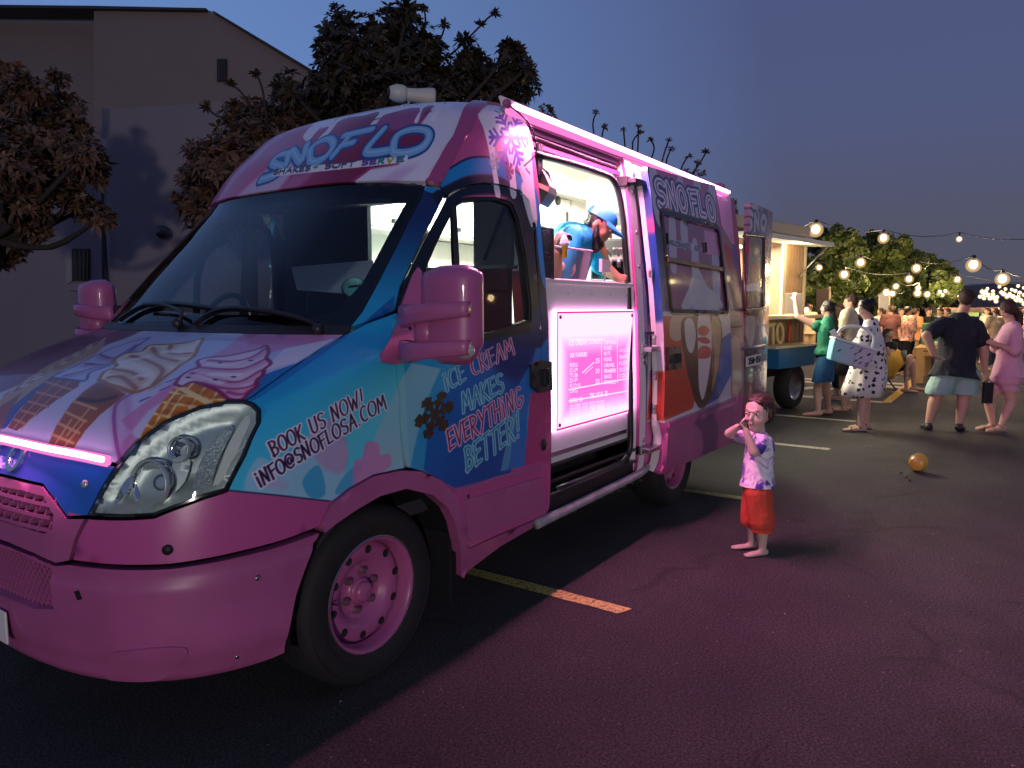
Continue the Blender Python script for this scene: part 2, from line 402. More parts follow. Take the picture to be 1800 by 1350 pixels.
# ------------------------------------------------------------------ painter: numpy raster of the printed vinyl wrap, in skin coordinates
class Canvas:
    def __init__(s, w, h, base=(0.5, 0.5, 0.5)):
        s.w, s.h = w, h; s.a = np.empty((h, w, 3), np.float32); s.a[:] = base
    def _blend(s, x0, y0, m, col):
        h, w_ = m.shape; r = s.a[y0:y0+h, x0:x0+w_]
        col = np.asarray(col, np.float32)
        r += (col-r)*m[..., None]
    def poly(s, P, col, alpha=1.0, soft=0.0, clip=None):
        """P in texel coords; col colour or fn(X, Y) -> colours"""
        P = np.asarray(P, float); pad = 2+int(soft*2)
        x0 = max(0, int(P[:, 0].min())-pad); x1 = min(s.w, int(P[:, 0].max())+pad+1); y0 = max(0, int(P[:, 1].min())-pad); y1 = min(s.h, int(P[:, 1].max())+pad+1)
        if x1 <= x0 or y1 <= y0: return
        acc = np.zeros((y1-y0, x1-x0), np.float32)
        xs = np.arange(x0, x1)+0.5; n = len(P)
        for sub in (0.25, 0.75):
            for yi in range(y0, y1):
                y = yi+sub; xc = []
                Y0 = P[:, 1]; Y1 = np.roll(P[:, 1], -1); c = (Y0 > y) != (Y1 > y)
                if not c.any(): continue
                X0 = P[:, 0][c]; X2 = np.roll(P[:, 0], -1)[c]; xi = np.sort(X0+(y-Y0[c])*(X2-X0)/(Y1[c]-Y0[c]))
                for k in range(0, len(xi)-1, 2):
                    acc[yi-y0] += 0.5*np.clip(np.minimum(xs+0.5, xi[k+1])-np.maximum(xs-0.5, xi[k]), 0, 1)
        if soft > 0: acc = blur(acc, soft)
        acc *= alpha
        if callable(col):
            X, Y = np.meshgrid(xs, np.arange(y0, y1)+0.5); col = col(X, Y)
        s._blend(x0, y0, acc, col)
    def stroke(s, P, wd, col, alpha=1.0, soft=1.0, taper=False):
        P = np.asarray(P, float); pad = wd/2+soft+2
        x0 = max(0, int(P[:, 0].min()-pad)); x1 = min(s.w, int(P[:, 0].max()+pad)+1); y0 = max(0, int(P[:, 1].min()-pad)); y1 = min(s.h, int(P[:, 1].max()+pad)+1)
        if x1 <= x0 or y1 <= y0: return
        D = np.full((y1-y0, x1-x0), 1e9, np.float32); n = len(P)
        for i in range(n-1):
            a, b = P[i], P[i+1]
            bx0 = max(x0, int(min(a[0], b[0])-pad)); bx1 = min(x1, int(max(a[0], b[0])+pad)+1); by0 = max(y0, int(min(a[1], b[1])-pad)); by1 = min(y1, int(max(a[1], b[1])+pad)+1)
            if bx1 <= bx0 or by1 <= by0: continue
            X, Y = np.meshgrid(np.arange(bx0, bx1)+0.5, np.arange(by0, by1)+0.5)
            d = b-a; L = d@d+1e-9; t = np.clip(((X-a[0])*d[0]+(Y-a[1])*d[1])/L, 0, 1)
            dd = np.hypot(X-a[0]-t*d[0], Y-a[1]-t*d[1])
            if taper:
                f = (i+t)/(n-1); dd = dd+wd/2*(1-(1-f*0.85))
            v = D[by0-y0:by1-y0, bx0-x0:bx1-x0]; np.minimum(v, dd, out=v)
        m = np.clip((wd/2-D)/max(soft, 0.3)+0.5, 0, 1)*alpha
        if callable(col):
            X, Y = np.meshgrid(np.arange(x0, x1)+0.5, np.arange(y0, y1)+0.5); col = col(X, Y)
        s._blend(x0, y0, m, col)
    def image(s, name):
        im = bpy.data.images.new(name, s.w, s.h, alpha=False)
        px = np.ones((s.h, s.w, 4), np.float32); px[..., :3] = np.clip(s.a, 0, 1); im.pixels.foreach_set(px.ravel()); im.update(); im.pack()
        return im
def blur(a, r):
    k = max(1, int(r)); 
    for _ in range(2):
        for ax in (0, 1):
            c = np.cumsum(np.pad(a, [(k+1, k) if i == ax else (0, 0) for i in (0, 1)], mode='edge'), axis=ax)
            n = a.shape[ax]; w_ = 2*k+1
            a = ((c[w_:w_+n] - c[:n]) if ax == 0 else (c[:, w_:w_+n]-c[:, :n]))/w_
    return a.astype(np.float32)
def tex_material(name, img, rough=0.28, coat=0.5, emit=0.0, spec=0.5):
    m = bpy.data.materials.new(name); m.use_nodes = True; t = m.node_tree; b = t.nodes['Principled BSDF']
    im = t.nodes.new('ShaderNodeTexImage'); im.image = img; im.interpolation = 'Cubic'
    t.links.new(im.outputs[0], b.inputs['Base Color']); b.inputs['Roughness'].default_value = rough; b.inputs['Coat Weight'].default_value = coat; b.inputs['Coat Roughness'].default_value = 0.05
    b.inputs['Specular IOR Level'].default_value = spec
    # faint orange peel and dust
    tcn = t.nodes.new('ShaderNodeTexCoord'); nz = t.nodes.new('ShaderNodeTexNoise'); nz.inputs['Scale'].default_value = 2.2; nz.inputs['Detail'].default_value = 4; t.links.new(tcn.outputs['Object'], nz.inputs['Vector'])
    bp = t.nodes.new('ShaderNodeBump'); bp.inputs['Strength'].default_value = 0.18; bp.inputs['Distance'].default_value = 0.02; t.links.new(nz.outputs[0], bp.inputs['Height']); t.links.new(bp.outputs[0], b.inputs['Normal'])
    nd = t.nodes.new('ShaderNodeTexNoise'); nd.inputs['Scale'].default_value = 9; nd.inputs['Detail'].default_value = 6; t.links.new(tcn.outputs['Object'], nd.inputs['Vector'])
    mp = t.nodes.new('ShaderNodeMapRange'); mp.inputs['To Min'].default_value = rough-0.08; mp.inputs['To Max'].default_value = rough+0.14; t.links.new(nd.outputs[0], mp.inputs['Value']); t.links.new(mp.outputs[0], b.inputs['Roughness'])
    if emit: t.links.new(im.outputs[0], b.inputs['Emission Color']); b.inputs['Emission Strength'].default_value = emit
    return m
def rgb(*c): return tuple(v/255 for v in c)
# hand lettering: strokes on a 0..1 x 0..1 box, y up; w = advance
def arc(cx, cy, rx, ry, a0, a1, n=14): return [(cx+rx*math.cos(R(a0+(a1-a0)*i/n)), cy+ry*math.sin(R(a0+(a1-a0)*i/n))) for i in range(n+1)]
F = {
 'A': (.72, [[(0.0, -.06), (.38, 1.0)], [(.38, 1.0), (.66, -.02)], [(.12, .36), (.60, .42)]]),
 'B': (.68, [[(.10, -.04), (.04, 1.0)], [(.0, .95)]+arc(.22, .76, .30, .22, 90, -90)+[(.10, .52)], [(.10, .52)]+arc(.24, .27, .36, .25, 90, -100)+[(.02, .06)]]),
 'C': (.62, [arc(.34, .5, .34, .5, 55, 300)]),
 'D': (.70, [[(.06, 0), (.06, 1)], [(.0, .98)]+arc(.10, .5, .52, .48, 90, -90)+[(.0, .02)]]),
 'E': (.58, [[(.08, -.02), (.02, 1.0)], [(-.04, .93), (.52, 1.0)], [(.03, .5), (.46, .55)], [(.05, .02), (.56, .06)]]),
 'F': (.54, [[(.10, -.06), (.04, .98)], [(-.04, .92), (.54, 1.0)], [(.05, .50), (.44, .55)]]),
 'G': (.70, [arc(.34, .5, .34, .5, 55, 350)+[(.68, .42), (.38, .44)]]),
 'H': (.66, [[(.04, 0), (.04, 1)], [(.56, -.04), (.54, 1)], [(.02, .48), (.58, .52)]]),
 'I': (.26, [[(.10, 0), (.10, 1)]]),
 'i': (.30, [[(.14, -.02), (.08, .72)], [(.06, .93), (.07, 1.0)]]),
 'K': (.64, [[(.06, -.04), (.04, 1)], [(.54, 1.0), (.06, .44)], [(.10, .48), (.62, -.04)]]),
 'L': (.52, [[(.08, 1), (.06, .04), (.50, .06)]]),
 'M': (.84, [[(.0, -.04), (.12, 1.0), (.40, .30), (.66, 1.0), (.78, -.04)]]),
 'N': (.72, [[(.04, -.04), (.08, 1.0), (.56, .02), (.60, 1.04)]]),
 'O': (.74, [arc(.36, .5, .36, .5, 95, 455, 22)]),
 'P': (.60, [[(.06, -.04), (.04, 1)], [(.0, .96)]+arc(.20, .72, .32, .26, 90, -90)+[(.05, .46)]]),
 'R': (.68, [[(.08, -.06), (.03, 1)], [(-.02, .95)]+arc(.20, .73, .34, .25, 90, -90)+[(.06, .48)], [(.16, .48), (.62, -.06)]]),
 'S': (.58, [[(.54, .88)]+arc(.30, .75, .25, .24, 45, 250, 10)+arc(.28, .26, .27, .26, 70, -140, 12)]),
 'T': (.60, [[(.30, -.06), (.30, .96)], [(-.04, .92), (.64, 1.0)]]),
 'U': (.68, [[(.04, 1), (.05, .35)]+arc(.32, .30, .27, .30, 190, 350, 8)+[(.60, 1)]]),
 'V': (.66, [[(.0, 1), (.32, -.04), (.64, 1.02)]]),
 'W': (.92, [[(.0, 1), (.22, 0), (.45, .72), (.64, 0), (.90, 1.04)]]),
 'X': (.62, [[(.0, 1), (.58, 0)], [(.58, 1), (.0, 0)]]),
 'Y': (.64, [[(.0, 1), (.32, .46)], [(.62, 1.02), (.14, -.14)]]),
 '@': (.88, [arc(.42, .46, .17, .22, 60, 380, 14)+[(.60, .30), (.72, .30), (.80, .5)]+arc(.42, .46, .40, .48, 10, 310, 20)]),
 '.': (.26, [[(.08, .0), (.10, .03)]]), '!': (.30, [[(.16, .28), (.22, 1.05)], [(.10, .0), (.11, .03)]]), ' ': (.42, []), '-': (.4, [[(.04, .5), (.34, .5)]]), '+': (.5, [[(.04, .5), (.44, .5)], [(.24, .25), (.24, .75)]]),
 '0': (.62, [arc(.28, .5, .26, .5, 90, 450, 18)]), '1': (.36, [[(.02, .82), (.18, 1), (.18, 0)]]), '2': (.58, [arc(.27, .74, .25, .26, 160, -30, 8)+[(.02, 0), (.54, 0)]]),
 '3': (.58, [arc(.25, .75, .24, .25, 150, -80, 8)+arc(.25, .26, .27, .26, 85, -150, 10)]), '4': (.6, [[(.42, 0), (.42, 1), (.0, .32), (.56, .32)]]), '5': (.58, [[(.5, 1), (.08, 1), (.05, .56)]+arc(.25, .32, .27, .31, 110, -145, 10)]), '6': (.58, [arc(.27, .3, .25, .3, 0, 360, 14), [(.02, .34), (.12, .75), (.42, 1)]]), '7': (.54, [[(.02, 1), (.5, 1), (.18, 0)]]), '8': (.58, [arc(.27, .75, .22, .25, 90, 450, 12), arc(.27, .26, .26, .26, 90, 450, 12)]), '9': (.58, [arc(.27, .7, .25, .3, 0, 360, 14), [(.52, .66), (.42, .25), (.12, 0)]]), '=': (.4, []),
}
def textlen(t, track=.10): return sum(F[c][0]+track for c in t)-track
def lay(text, p0, p1, up, up1=None, track=.12, jit=0.0):
    """strokes in px for text set from p0 to p1 along the baseline, cap height vector up (up1 at the end)"""
    L = textlen(text, track); out = []; x = 0
    up1 = up1 or up; rs = random.Random(len(text))
    for ch in text:
        wd, st = F[ch]; j = rs.uniform(-jit, jit)
        for s in st:
            q = []
            for (a, b) in (s if len(s) > 1 else s*2):
                f = (x+a)/L; ux = up[0]+(up1[0]-up[0])*f; uy = up[1]+(up1[1]-up[1])*f; bb = b+j
                q.append((p0[0]+(p1[0]-p0[0])*f+ux*bb, p0[1]+(p1[1]-p0[1])*f+uy*bb))
            out.append(q)
        x += wd+track
    return out

WRAP = Canvas(TW, TH, rgb(150, 62, 122))
def T(uv): return [((u-U0)*TPM, (v-V0)*TPM) for u, v in uv]
def px2t(pts, off=0.0, step=14, closed=True): return T([hit(x, y, off) for x, y in dens(pts, step, closed)])
def P(pts, col, off=0.0, sm=0, **k):
    if sm: pts = spline(pts, sm)
    WRAP.poly(px2t(pts, off), col, **k)
def S(pts, wd, col, off=0.0, sm=0, **k):
    """wd in metres"""
    if sm: pts = spline(pts, sm, False)
    WRAP.stroke(px2t(pts, off, closed=False), wd*TPM, col, **k)
def TXT(text, p0, p1, up, wd, col, ocol, owd, up1=None, off=0.0, track=.12, jit=.0, **k):
    st = [px2t(q, off, 5, False) for q in lay(text, p0, p1, up, up1, track, jit)]
    for s in st: WRAP.stroke(s, (wd+2*owd)*TPM, ocol)
    for s in st: WRAP.stroke(s, wd*TPM, col)
def grad(c0, c1, a, b):
    """linear gradient in texel space between skin points a and b"""
    a, b = T([a])[0], T([b])[0]; d = (b[0]-a[0], b[1]-a[1]); L = d[0]**2+d[1]**2; c0, c1 = np.array(c0), np.array(c1)
    def f(X, Y):
        t = np.clip(((X-a[0])*d[0]+(Y-a[1])*d[1])/L, 0, 1)[..., None]; t = t*t*(3-2*t); return c0*(1-t)+c1*t
    return f
def pgrad(c0, c1, pa, pb, off=0.0): return grad(c0, c1, hit(*pa, off), hit(*pb, off))
def snowflake(c, r, col, wd, rot=0, off=0.0, sq=1.0):
    """c px centre, r px radius: drawn in skin space so it is round on the skin"""
    cu = hit(*c, off); e = hit(c[0], c[1]-r, off); rr = math.hypot(e[0]-cu[0], e[1]-cu[1])
    return flake(cu, rr, col, wd, rot)
def flake(cu, rr, col, wd, rot=0):
    for k in range(6):
        a = R(rot+60*k); d = (math.cos(a), math.sin(a)); q = lambda t, s=0: (cu[0]+rr*(d[0]*t-d[1]*s), cu[1]+rr*(d[1]*t+d[0]*s))
        WRAP.stroke(T([q(0), q(1.0)]), wd*TPM, col)
        for t, l in ((.32, .22), (.58, .30), (.82, .22)):
            for s in (-1, 1): WRAP.stroke(T([q(t), q(t+l*.8, s*l)]), wd*TPM*.85, col)
# ------------------------------------------------------------------ the wrap artwork
PINKW = rgb(188, 84, 146); MAG = rgb(158, 48, 100); BLUE = rgb(22, 140, 200); DBLUE = rgb(16, 86, 165); NAVY = rgb(14, 24, 70); AQUA = rgb(150, 205, 215)
LAV = rgb(205, 205, 232); WHITE = rgb(232, 232, 240); LPINK = rgb(205, 140, 190); MAROON = rgb(96, 22, 52); BLACK = rgb(12, 12, 16)
WRAP.a[:] = PINKW
def XZ(pts): return T([xz(x, z) for x, z in pts])
# blue upper body
WRAP.poly(XZ([(-.9, .835), (-.3, .80), (.1, .84), (1.2, .70), (1.2, 2.6), (-.5, 2.6), (-.9, 1.3)]), rgb(28, 160, 212))
P([(395, 858), (400, 862), (580, 881), (640, 846), (700, 826), (720, 826), (706, 560), (606, 586), (440, 700), (470, 720)], pgrad(rgb(28, 172, 222), rgb(90, 214, 232), (520, 650), (640, 800)))
P([(600, 588), (690, 560), (700, 600), (600, 650), (450, 720), (440, 700)], rgb(16, 140, 200), alpha=.6, soft=8)
# lavender drips on the wing
P([(428, 866), (432, 838), (452, 806), (470, 808), (500, 830), (545, 760), (560, 740), (590, 765), (612, 790), (606, 830), (640, 800), (650, 778), (668, 790), (700, 770), (716, 826), (640, 846), (582, 881), (420, 864)], LAV, sm=3, alpha=.55, soft=1.5)
P([(532, 845), (560, 818), (572, 868), (545, 874)], rgb(60, 170, 215), sm=4, alpha=.9)
P([(590, 870), (606, 835), (636, 812), (668, 800), (640, 846)], rgb(60, 170, 215), sm=4, alpha=.8)
P([(448, 850), (480, 835), (510, 850), (500, 866)], LPINK, alpha=.35, soft=3)
P([(545, 760), (575, 735), (600, 752), (612, 795), (600, 832), (560, 815)], LPINK, sm=4, alpha=.6, soft=2)
# aqua band
P([(724, 638), (775, 648), (752, 700), (740, 742), (728, 790), (722, 828), (690, 828), (640, 846), (620, 852), (645, 800), (668, 745), (690, 700), (704, 668)], AQUA, alpha=.80, soft=1)
P([(620, 852), (640, 846), (690, 828), (700, 760), (668, 745), (645, 800)], AQUA, alpha=.5)
P([(622, 858), (622, 812), (636, 806), (642, 780), (655, 776), (666, 782), (668, 800), (682, 798), (688, 808), (684, 822), (660, 838), (640, 848)], rgb(214, 130, 190), sm=3, alpha=.8)
# door
P([(720, 828), (728, 790), (740, 742), (752, 700), (775, 648), (800, 640), (775, 715), (752, 760), (745, 826), (760, 838), (740, 830)], rgb(50, 160, 210), alpha=.9)
P([(745, 826), (752, 760), (775, 715), (795, 650), (838, 590), (950, 560), (935, 640), (905, 690), (898, 832), (800, 858), (770, 842)], pgrad(rgb(18, 104, 184), rgb(14, 80, 160), (790, 700), (880, 800)), soft=1)
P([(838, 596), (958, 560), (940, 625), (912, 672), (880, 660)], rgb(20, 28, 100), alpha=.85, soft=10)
P([(958, 560), (968, 600), (966, 690), (932, 692), (926, 740), (924, 818), (893, 826), (900, 740), (912, 676), (936, 635)], rgb(30, 120, 200), soft=1.5)
P([(900, 727), (908, 727), (893, 826), (880, 829)], rgb(110, 180, 205), alpha=.7)
P([(934, 690), (970, 686), (970, 812), (948, 812), (922, 819), (928, 740)], rgb(176, 62, 118))
# window surround and pillars
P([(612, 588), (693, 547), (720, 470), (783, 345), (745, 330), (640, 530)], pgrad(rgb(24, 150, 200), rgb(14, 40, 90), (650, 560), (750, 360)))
P([(630, 575), (693, 520), (693, 550)], rgb(10, 90, 165))
P([(706, 560), (693, 547), (703, 505), (745, 415), (783, 340), (825, 314), (905, 316), (935, 345), (958, 495), (962, 590), (930, 588), (845, 600), (720, 600)], BLACK, soft=1)
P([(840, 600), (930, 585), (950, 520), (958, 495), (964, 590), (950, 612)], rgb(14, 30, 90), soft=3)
# cap flank
P([(790, 300), (862, 178), (900, 170), (925, 215), (945, 372), (905, 350), (820, 350), (770, 340)], rgb(190, 82, 140))
P([(742, 326), (790, 299), (830, 280), (880, 284), (922, 314), (945, 350), (960, 500), (950, 480), (936, 372), (905, 330), (865, 308), (822, 310), (790, 326), (762, 340)], rgb(24, 135, 205), sm=4)
S([(786, 300), (830, 278), (882, 284), (928, 322)], .012, NAVY, sm=6)
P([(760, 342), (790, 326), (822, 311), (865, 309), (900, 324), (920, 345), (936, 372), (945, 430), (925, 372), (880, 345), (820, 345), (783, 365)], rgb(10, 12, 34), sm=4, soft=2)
P([(846, 186), (862, 172), (900, 170), (925, 210), (938, 330), (944, 400), (930, 360), (918, 320), (908, 292), (904, 300), (908, 345), (898, 345), (893, 300), (889, 262), (880, 246), (871, 243), (869, 262), (872, 300), (880, 344), (871, 345), (864, 300), (857, 258), (848, 224), (840, 206), (842, 196)], WHITE, sm=3)
P([(915, 330), (925, 325), (938, 372), (934, 400)], WHITE, sm=3)
snowflake((897, 243), 40, rgb(98, 84, 196), .026, 8)
snowflake((869, 284), 15, rgb(165, 175, 190), .008, 12)
snowflake((894, 302), 15, rgb(140, 50, 120), .009, 4)
S([(869, 196), (878, 200)], .014, rgb(40, 110, 190)); S([(923, 297), (930, 306)], .012, rgb(90, 40, 80))
# ---- cap front
P([(375, 380), (745, 332), (842, 170), (760, 165), (640, 175), (500, 235), (420, 310)], pgrad(rgb(176, 70, 118), rgb(122, 22, 66), (480, 300), (640, 300)))
P([(384, 372), (420, 330), (470, 285), (450, 330), (440, 365)], rgb(190, 70, 125)); 
P([(405, 360), (430, 335), (470, 300), (545, 265), (505, 320), (470, 362)], LAV, alpha=.75, soft=6)
P([(470, 358), (520, 310), (560, 300), (500, 357)], rgb(196, 120, 165), alpha=.6, soft=5)
P([(590, 342), (650, 300), (700, 292), (718, 276), (752, 262), (740, 220), (770, 180), (838, 172), (745, 332)], rgb(214, 214, 235), soft=2)
P([(640, 336), (700, 300), (740, 290), (690, 330)], rgb(190, 160, 210), alpha=.7, soft=5)
S([(610, 330), (650, 300), (660, 292)], .016, rgb(150, 50, 110), sm=4)
P([(690, 192), (760, 178), (742, 215), (735, 228), (690, 232), (655, 228), (668, 205)], rgb(170, 120, 180), alpha=.55, soft=5)
P([(535, 240), (560, 215), (600, 196), (660, 184), (760, 172), (800, 170), (790, 196), (776, 192), (764, 214), (756, 212), (766, 190), (745, 192), (735, 218), (728, 216), (738, 192), (690, 200), (672, 208), (660, 224), (652, 222), (668, 200), (640, 205), (602, 212), (584, 232), (566, 252), (560, 248), (580, 226), (560, 232), (545, 250), (538, 250)], rgb(226, 226, 240), sm=3)
for a, b in (((655, 215), (668, 211)), ((700, 190), (712, 187)), ((733, 187), (741, 184)), ((590, 214), (600, 207)), ((748, 203), (758, 198)), ((690, 204), (696, 199)), ((560, 233), (566, 226)), ((782, 186), (788, 180)), ((640, 197), (650, 196))):
    S([a, b], .010, rgb(70, 45, 100))
LETB = [[(513, 272), (494, 274), (480, 288), (497, 297), (486, 309), (460, 318)],
        [(504, 292), (514, 266), (530, 286), (541, 256)],
        [(546, 284), (548, 264), (564, 251), (581, 247), (587, 259), (573, 278), (555, 287), (546, 284)],
        [(655, 230), (606, 241)], [(618, 239), (586, 276)], [(600, 259), (622, 253)],
        [(676, 229), (646, 264), (652, 271), (682, 267)],
        [(691, 266), (698, 242), (722, 231), (748, 232), (754, 244), (742, 261), (716, 271), (695, 271), (691, 264)]]
for q in LETB: S(q, .082, rgb(24, 70, 140), sm=5)
for q in LETB: S(q, .052, rgb(120, 176, 222), sm=5)
for q in LETB: S([(x, y-1) for x, y in q], .014, rgb(165, 205, 236), sm=5, alpha=.7)
P([(490, 300), (718, 276), (716, 288), (478, 313)], rgb(226, 228, 236))
for txt, a, b, c in (('SHAKES', (482, 309), (546, 302), rgb(60, 55, 80)), ('+', (551, 301), (560, 300), rgb(70, 160, 90)), ('SOFT', (572, 299), (624, 294), rgb(70, 60, 90)), ('SE', (636, 293), (662, 290.5), rgb(90, 60, 140)), ('R', (665, 290), (676, 289), rgb(40, 130, 120)), ('V', (680, 289), (691, 288), rgb(150, 160, 40)), ('E', (697, 287.5), (710, 286.5), rgb(60, 100, 130))):
    for q in lay(txt, a, b, (2.5, -8.5)): WRAP.stroke(px2t(q, 0, 4, False), .011*TPM, c)
# ---- hood
P([(-30, 790), (205, 830), (440, 705), (612, 590), (400, 572), (180, 570), (-30, 650)], pgrad(rgb(206, 200, 236), rgb(178, 190, 226), (120, 800), (420, 590)))
P([(176, 572), (285, 574), (190, 606), (60, 662), (-20, 715), (-30, 650)], rgb(120, 36, 78))
P([(270, 574), (290, 574), (120, 640), (-20, 730), (-20, 700)], rgb(200, 200, 220), alpha=.9, soft=2)
P([(440, 577), (612, 582), (590, 596), (500, 614), (420, 640), (330, 678), (262, 722), (215, 780), (207, 822), (226, 818), (250, 775), (240, 770), (212, 740), (280, 690), (350, 640), (400, 610)], LPINK, soft=1.5)
P([(592, 596), (612, 590), (455, 700), (420, 706), (405, 700), (452, 664), (520, 640), (560, 615)], rgb(20, 118, 186), sm=2)
P([(588, 596), (520, 638), (462, 652), (478, 636), (500, 614)], rgb(214, 214, 236))
for q in ([(206, 700), (202, 740), (208, 780), (214, 815)], [(222, 700), (226, 740), (222, 780), (220, 812)]): S(q, .03, rgb(190, 120, 190), sm=5, alpha=.5, soft=8)
S([(236, 690), (205, 712), (201, 745), (207, 790), (216, 820)], .012, rgb(160, 70, 150), sm=5, alpha=.8)
# deep blue curl on the left
P([(0, 748), (10, 712), (60, 672), (120, 650), (170, 630), (140, 655), (90, 680), (40, 715), (12, 752)], rgb(44, 50, 140), sm=3, alpha=.9)
def swirl(out, body, edge, folds, fe, wd=.014, hi=None):
    P(out, body, sm=3)
    for q in folds: S([(x+1, y+3) for x, y in q], wd*2.6, fe, sm=5, alpha=.30, soft=9)
    for q in folds: S(q, wd, fe, sm=5, alpha=.85, soft=2)
    S(out+[out[0]], wd*1.0, edge, sm=3, alpha=.9, soft=1.5)
    if hi:
        for q in hi: S(q, wd*1.6, rgb(244, 240, 248), sm=5, alpha=.7, soft=6)
def cone(out, body, line, l1, l2, shade=None):
    P(out, body)
    if shade: P(shade, rgb(90, 40, 20), alpha=.45, soft=8)
    for q in l1+l2: S(q, .009, line, sm=3, alpha=.9)
# far left cone D
P([(0, 705), (40, 672), (90, 640), (150, 614), (184, 600), (170, 622), (110, 652), (60, 685), (0, 730)], rgb(178, 140, 110), sm=3, soft=1)
for k in range(14):
    x = 20+k*11; y = 692-k*6.4; S([(x-12, y+4), (x, y-4), (x+14, y-7), (x+22, y-14)], .010, rgb(226, 216, 200) if k % 2 else rgb(110, 70, 60), sm=4, alpha=.9)
P([(-20, 760), (0, 716), (40, 690), (20, 720), (-5, 770)], rgb(130, 60, 60), alpha=.9)
# cone C
cone([(92, 664), (142, 668), (138, 680), (100, 704), (62, 732), (30, 758), (14, 752), (30, 728), (58, 696)], rgb(140, 58, 44), rgb(206, 140, 104), [[(80, 672), (128, 686)], [(64, 690), (106, 700)], [(50, 706), (86, 716)], [(38, 722), (66, 730)], [(26, 738), (46, 746)]], [[(110, 666), (70, 700), (26, 752)], [(128, 668), (90, 700), (38, 754)]])
swirl([(90, 664), (120, 650), (152, 634), (176, 622), (212, 608), (262, 594), (236, 612), (216, 628), (190, 644), (158, 656), (150, 670), (120, 668)], rgb(190, 190, 226), rgb(80, 60, 130), [[(110, 662), (150, 652), (190, 640)], [(150, 640), (190, 640), (236, 614)], [(176, 624), (200, 630), (240, 606)]], rgb(120, 60, 120), .012)
# cone B
cone([(172, 672), (196, 680), (222, 694), (204, 708), (176, 730), (150, 758), (128, 792), (84, 786), (98, 752), (124, 712), (146, 690)], rgb(160, 88, 50), rgb(222, 172, 124), [[(130, 706), (170, 720)], [(114, 724), (152, 742)], [(102, 744), (140, 762)], [(92, 764), (130, 780)]], [[(150, 740), (112, 788)], [(126, 738), (96, 784)], [(160, 716), (118, 766)]], [(168, 674), (222, 692), (190, 716), (140, 704)])
S([(140, 702), (170, 706), (204, 698)], .016, rgb(70, 30, 24), sm=4, soft=3)
swirl([(174, 668), (184, 654), (205, 645), (200, 634), (222, 622), (250, 618), (262, 608), (300, 606), (330, 603), (356, 596), (348, 612), (340, 628), (318, 642), (306, 652), (292, 662), (266, 680), (236, 690), (210, 682), (190, 676)], rgb(236, 222, 202), rgb(160, 96, 30), [[(200, 650), (230, 655), (250, 668)], [(230, 626), (262, 636), (286, 652), (270, 676)], [(268, 612), (280, 628), (312, 636)], [(300, 608), (300, 622), (334, 622)], [(190, 664), (214, 664), (240, 684)]], rgb(160, 84, 44), .016, [[(215, 636), (250, 630)], [(290, 618), (320, 620)], [(240, 662), (262, 660)]])
# cone A
cone([(314, 676), (345, 664), (384, 684), (402, 706), (352, 722), (300, 752), (262, 776), (238, 806), (240, 780), (262, 742), (288, 704)], rgb(204, 120, 34), rgb(250, 228, 160), [[(300, 690), (350, 700), (398, 704)], [(288, 708), (330, 714), (362, 718)], [(272, 728), (300, 734), (322, 738)], [(258, 748), (280, 756)], [(246, 768), (262, 776)]], [[(345, 668), (318, 700), (280, 760)], [(366, 676), (342, 706), (318, 742)], [(384, 686), (368, 712)], [(318, 680), (290, 716), (252, 788)]])
for (x, y) in ((326, 690), (352, 690), (376, 698), (306, 706), (336, 708), (290, 724), (312, 726), (274, 744)): S([(x-4, y+2), (x+4, y+1)], .022, rgb(150, 80, 24), alpha=.55, soft=6)
S([(312, 680), (350, 700), (372, 712)], .018, rgb(240, 214, 150)); 
swirl([(308, 676), (318, 662), (334, 652), (350, 646), (347, 636), (362, 630), (384, 628), (404, 626), (432, 620), (456, 614), (467, 608), (472, 620), (468, 630), (476, 640), (464, 650), (462, 660), (452, 668), (450, 680), (436, 692), (424, 703), (402, 702), (384, 688), (360, 678), (338, 672), (320, 680)], rgb(226, 205, 226), rgb(130, 30, 90), [[(350, 646), (390, 650), (430, 648), (466, 632)], [(366, 634), (410, 636), (444, 628), (468, 612)], [(336, 656), (380, 668), (420, 672), (458, 652)], [(352, 674), (400, 684), (440, 680), (456, 666)], [(400, 690), (424, 694), (444, 684)]], rgb(166, 60, 120), .013, [[(365, 640), (400, 642), (430, 636)], [(345, 660), (390, 674)], [(372, 658), (420, 660)]])
for x, y in ((386, 638), (410, 663), (440, 634), (378, 668), (330, 664)): S([(x-2, y), (x+3, y+1)], .008, rgb(60, 20, 70))
for x, y in ((255, 703), (290, 684), (302, 670)): S([(x-8, y+3), (x+8, y-4)], .008, rgb(110, 60, 150))
# nose panel (below the lamp strip)
P([(-40, 765), (0, 772), (100, 795), (212, 816), (176, 862), (150, 915), (115, 915), (70, 850), (-40, 830)], pgrad(rgb(70, 84, 200), rgb(30, 96, 190), (60, 810), (140, 890)))
P([(120, 900), (154, 909), (215, 912), (270, 909), (300, 897), (360, 875), (400, 863), (580, 882), (548, 934), (420, 971), (300, 995), (120, 990)], PINKW)
S([(400, 862), (490, 871), (580, 881)], .004, rgb(40, 20, 60))
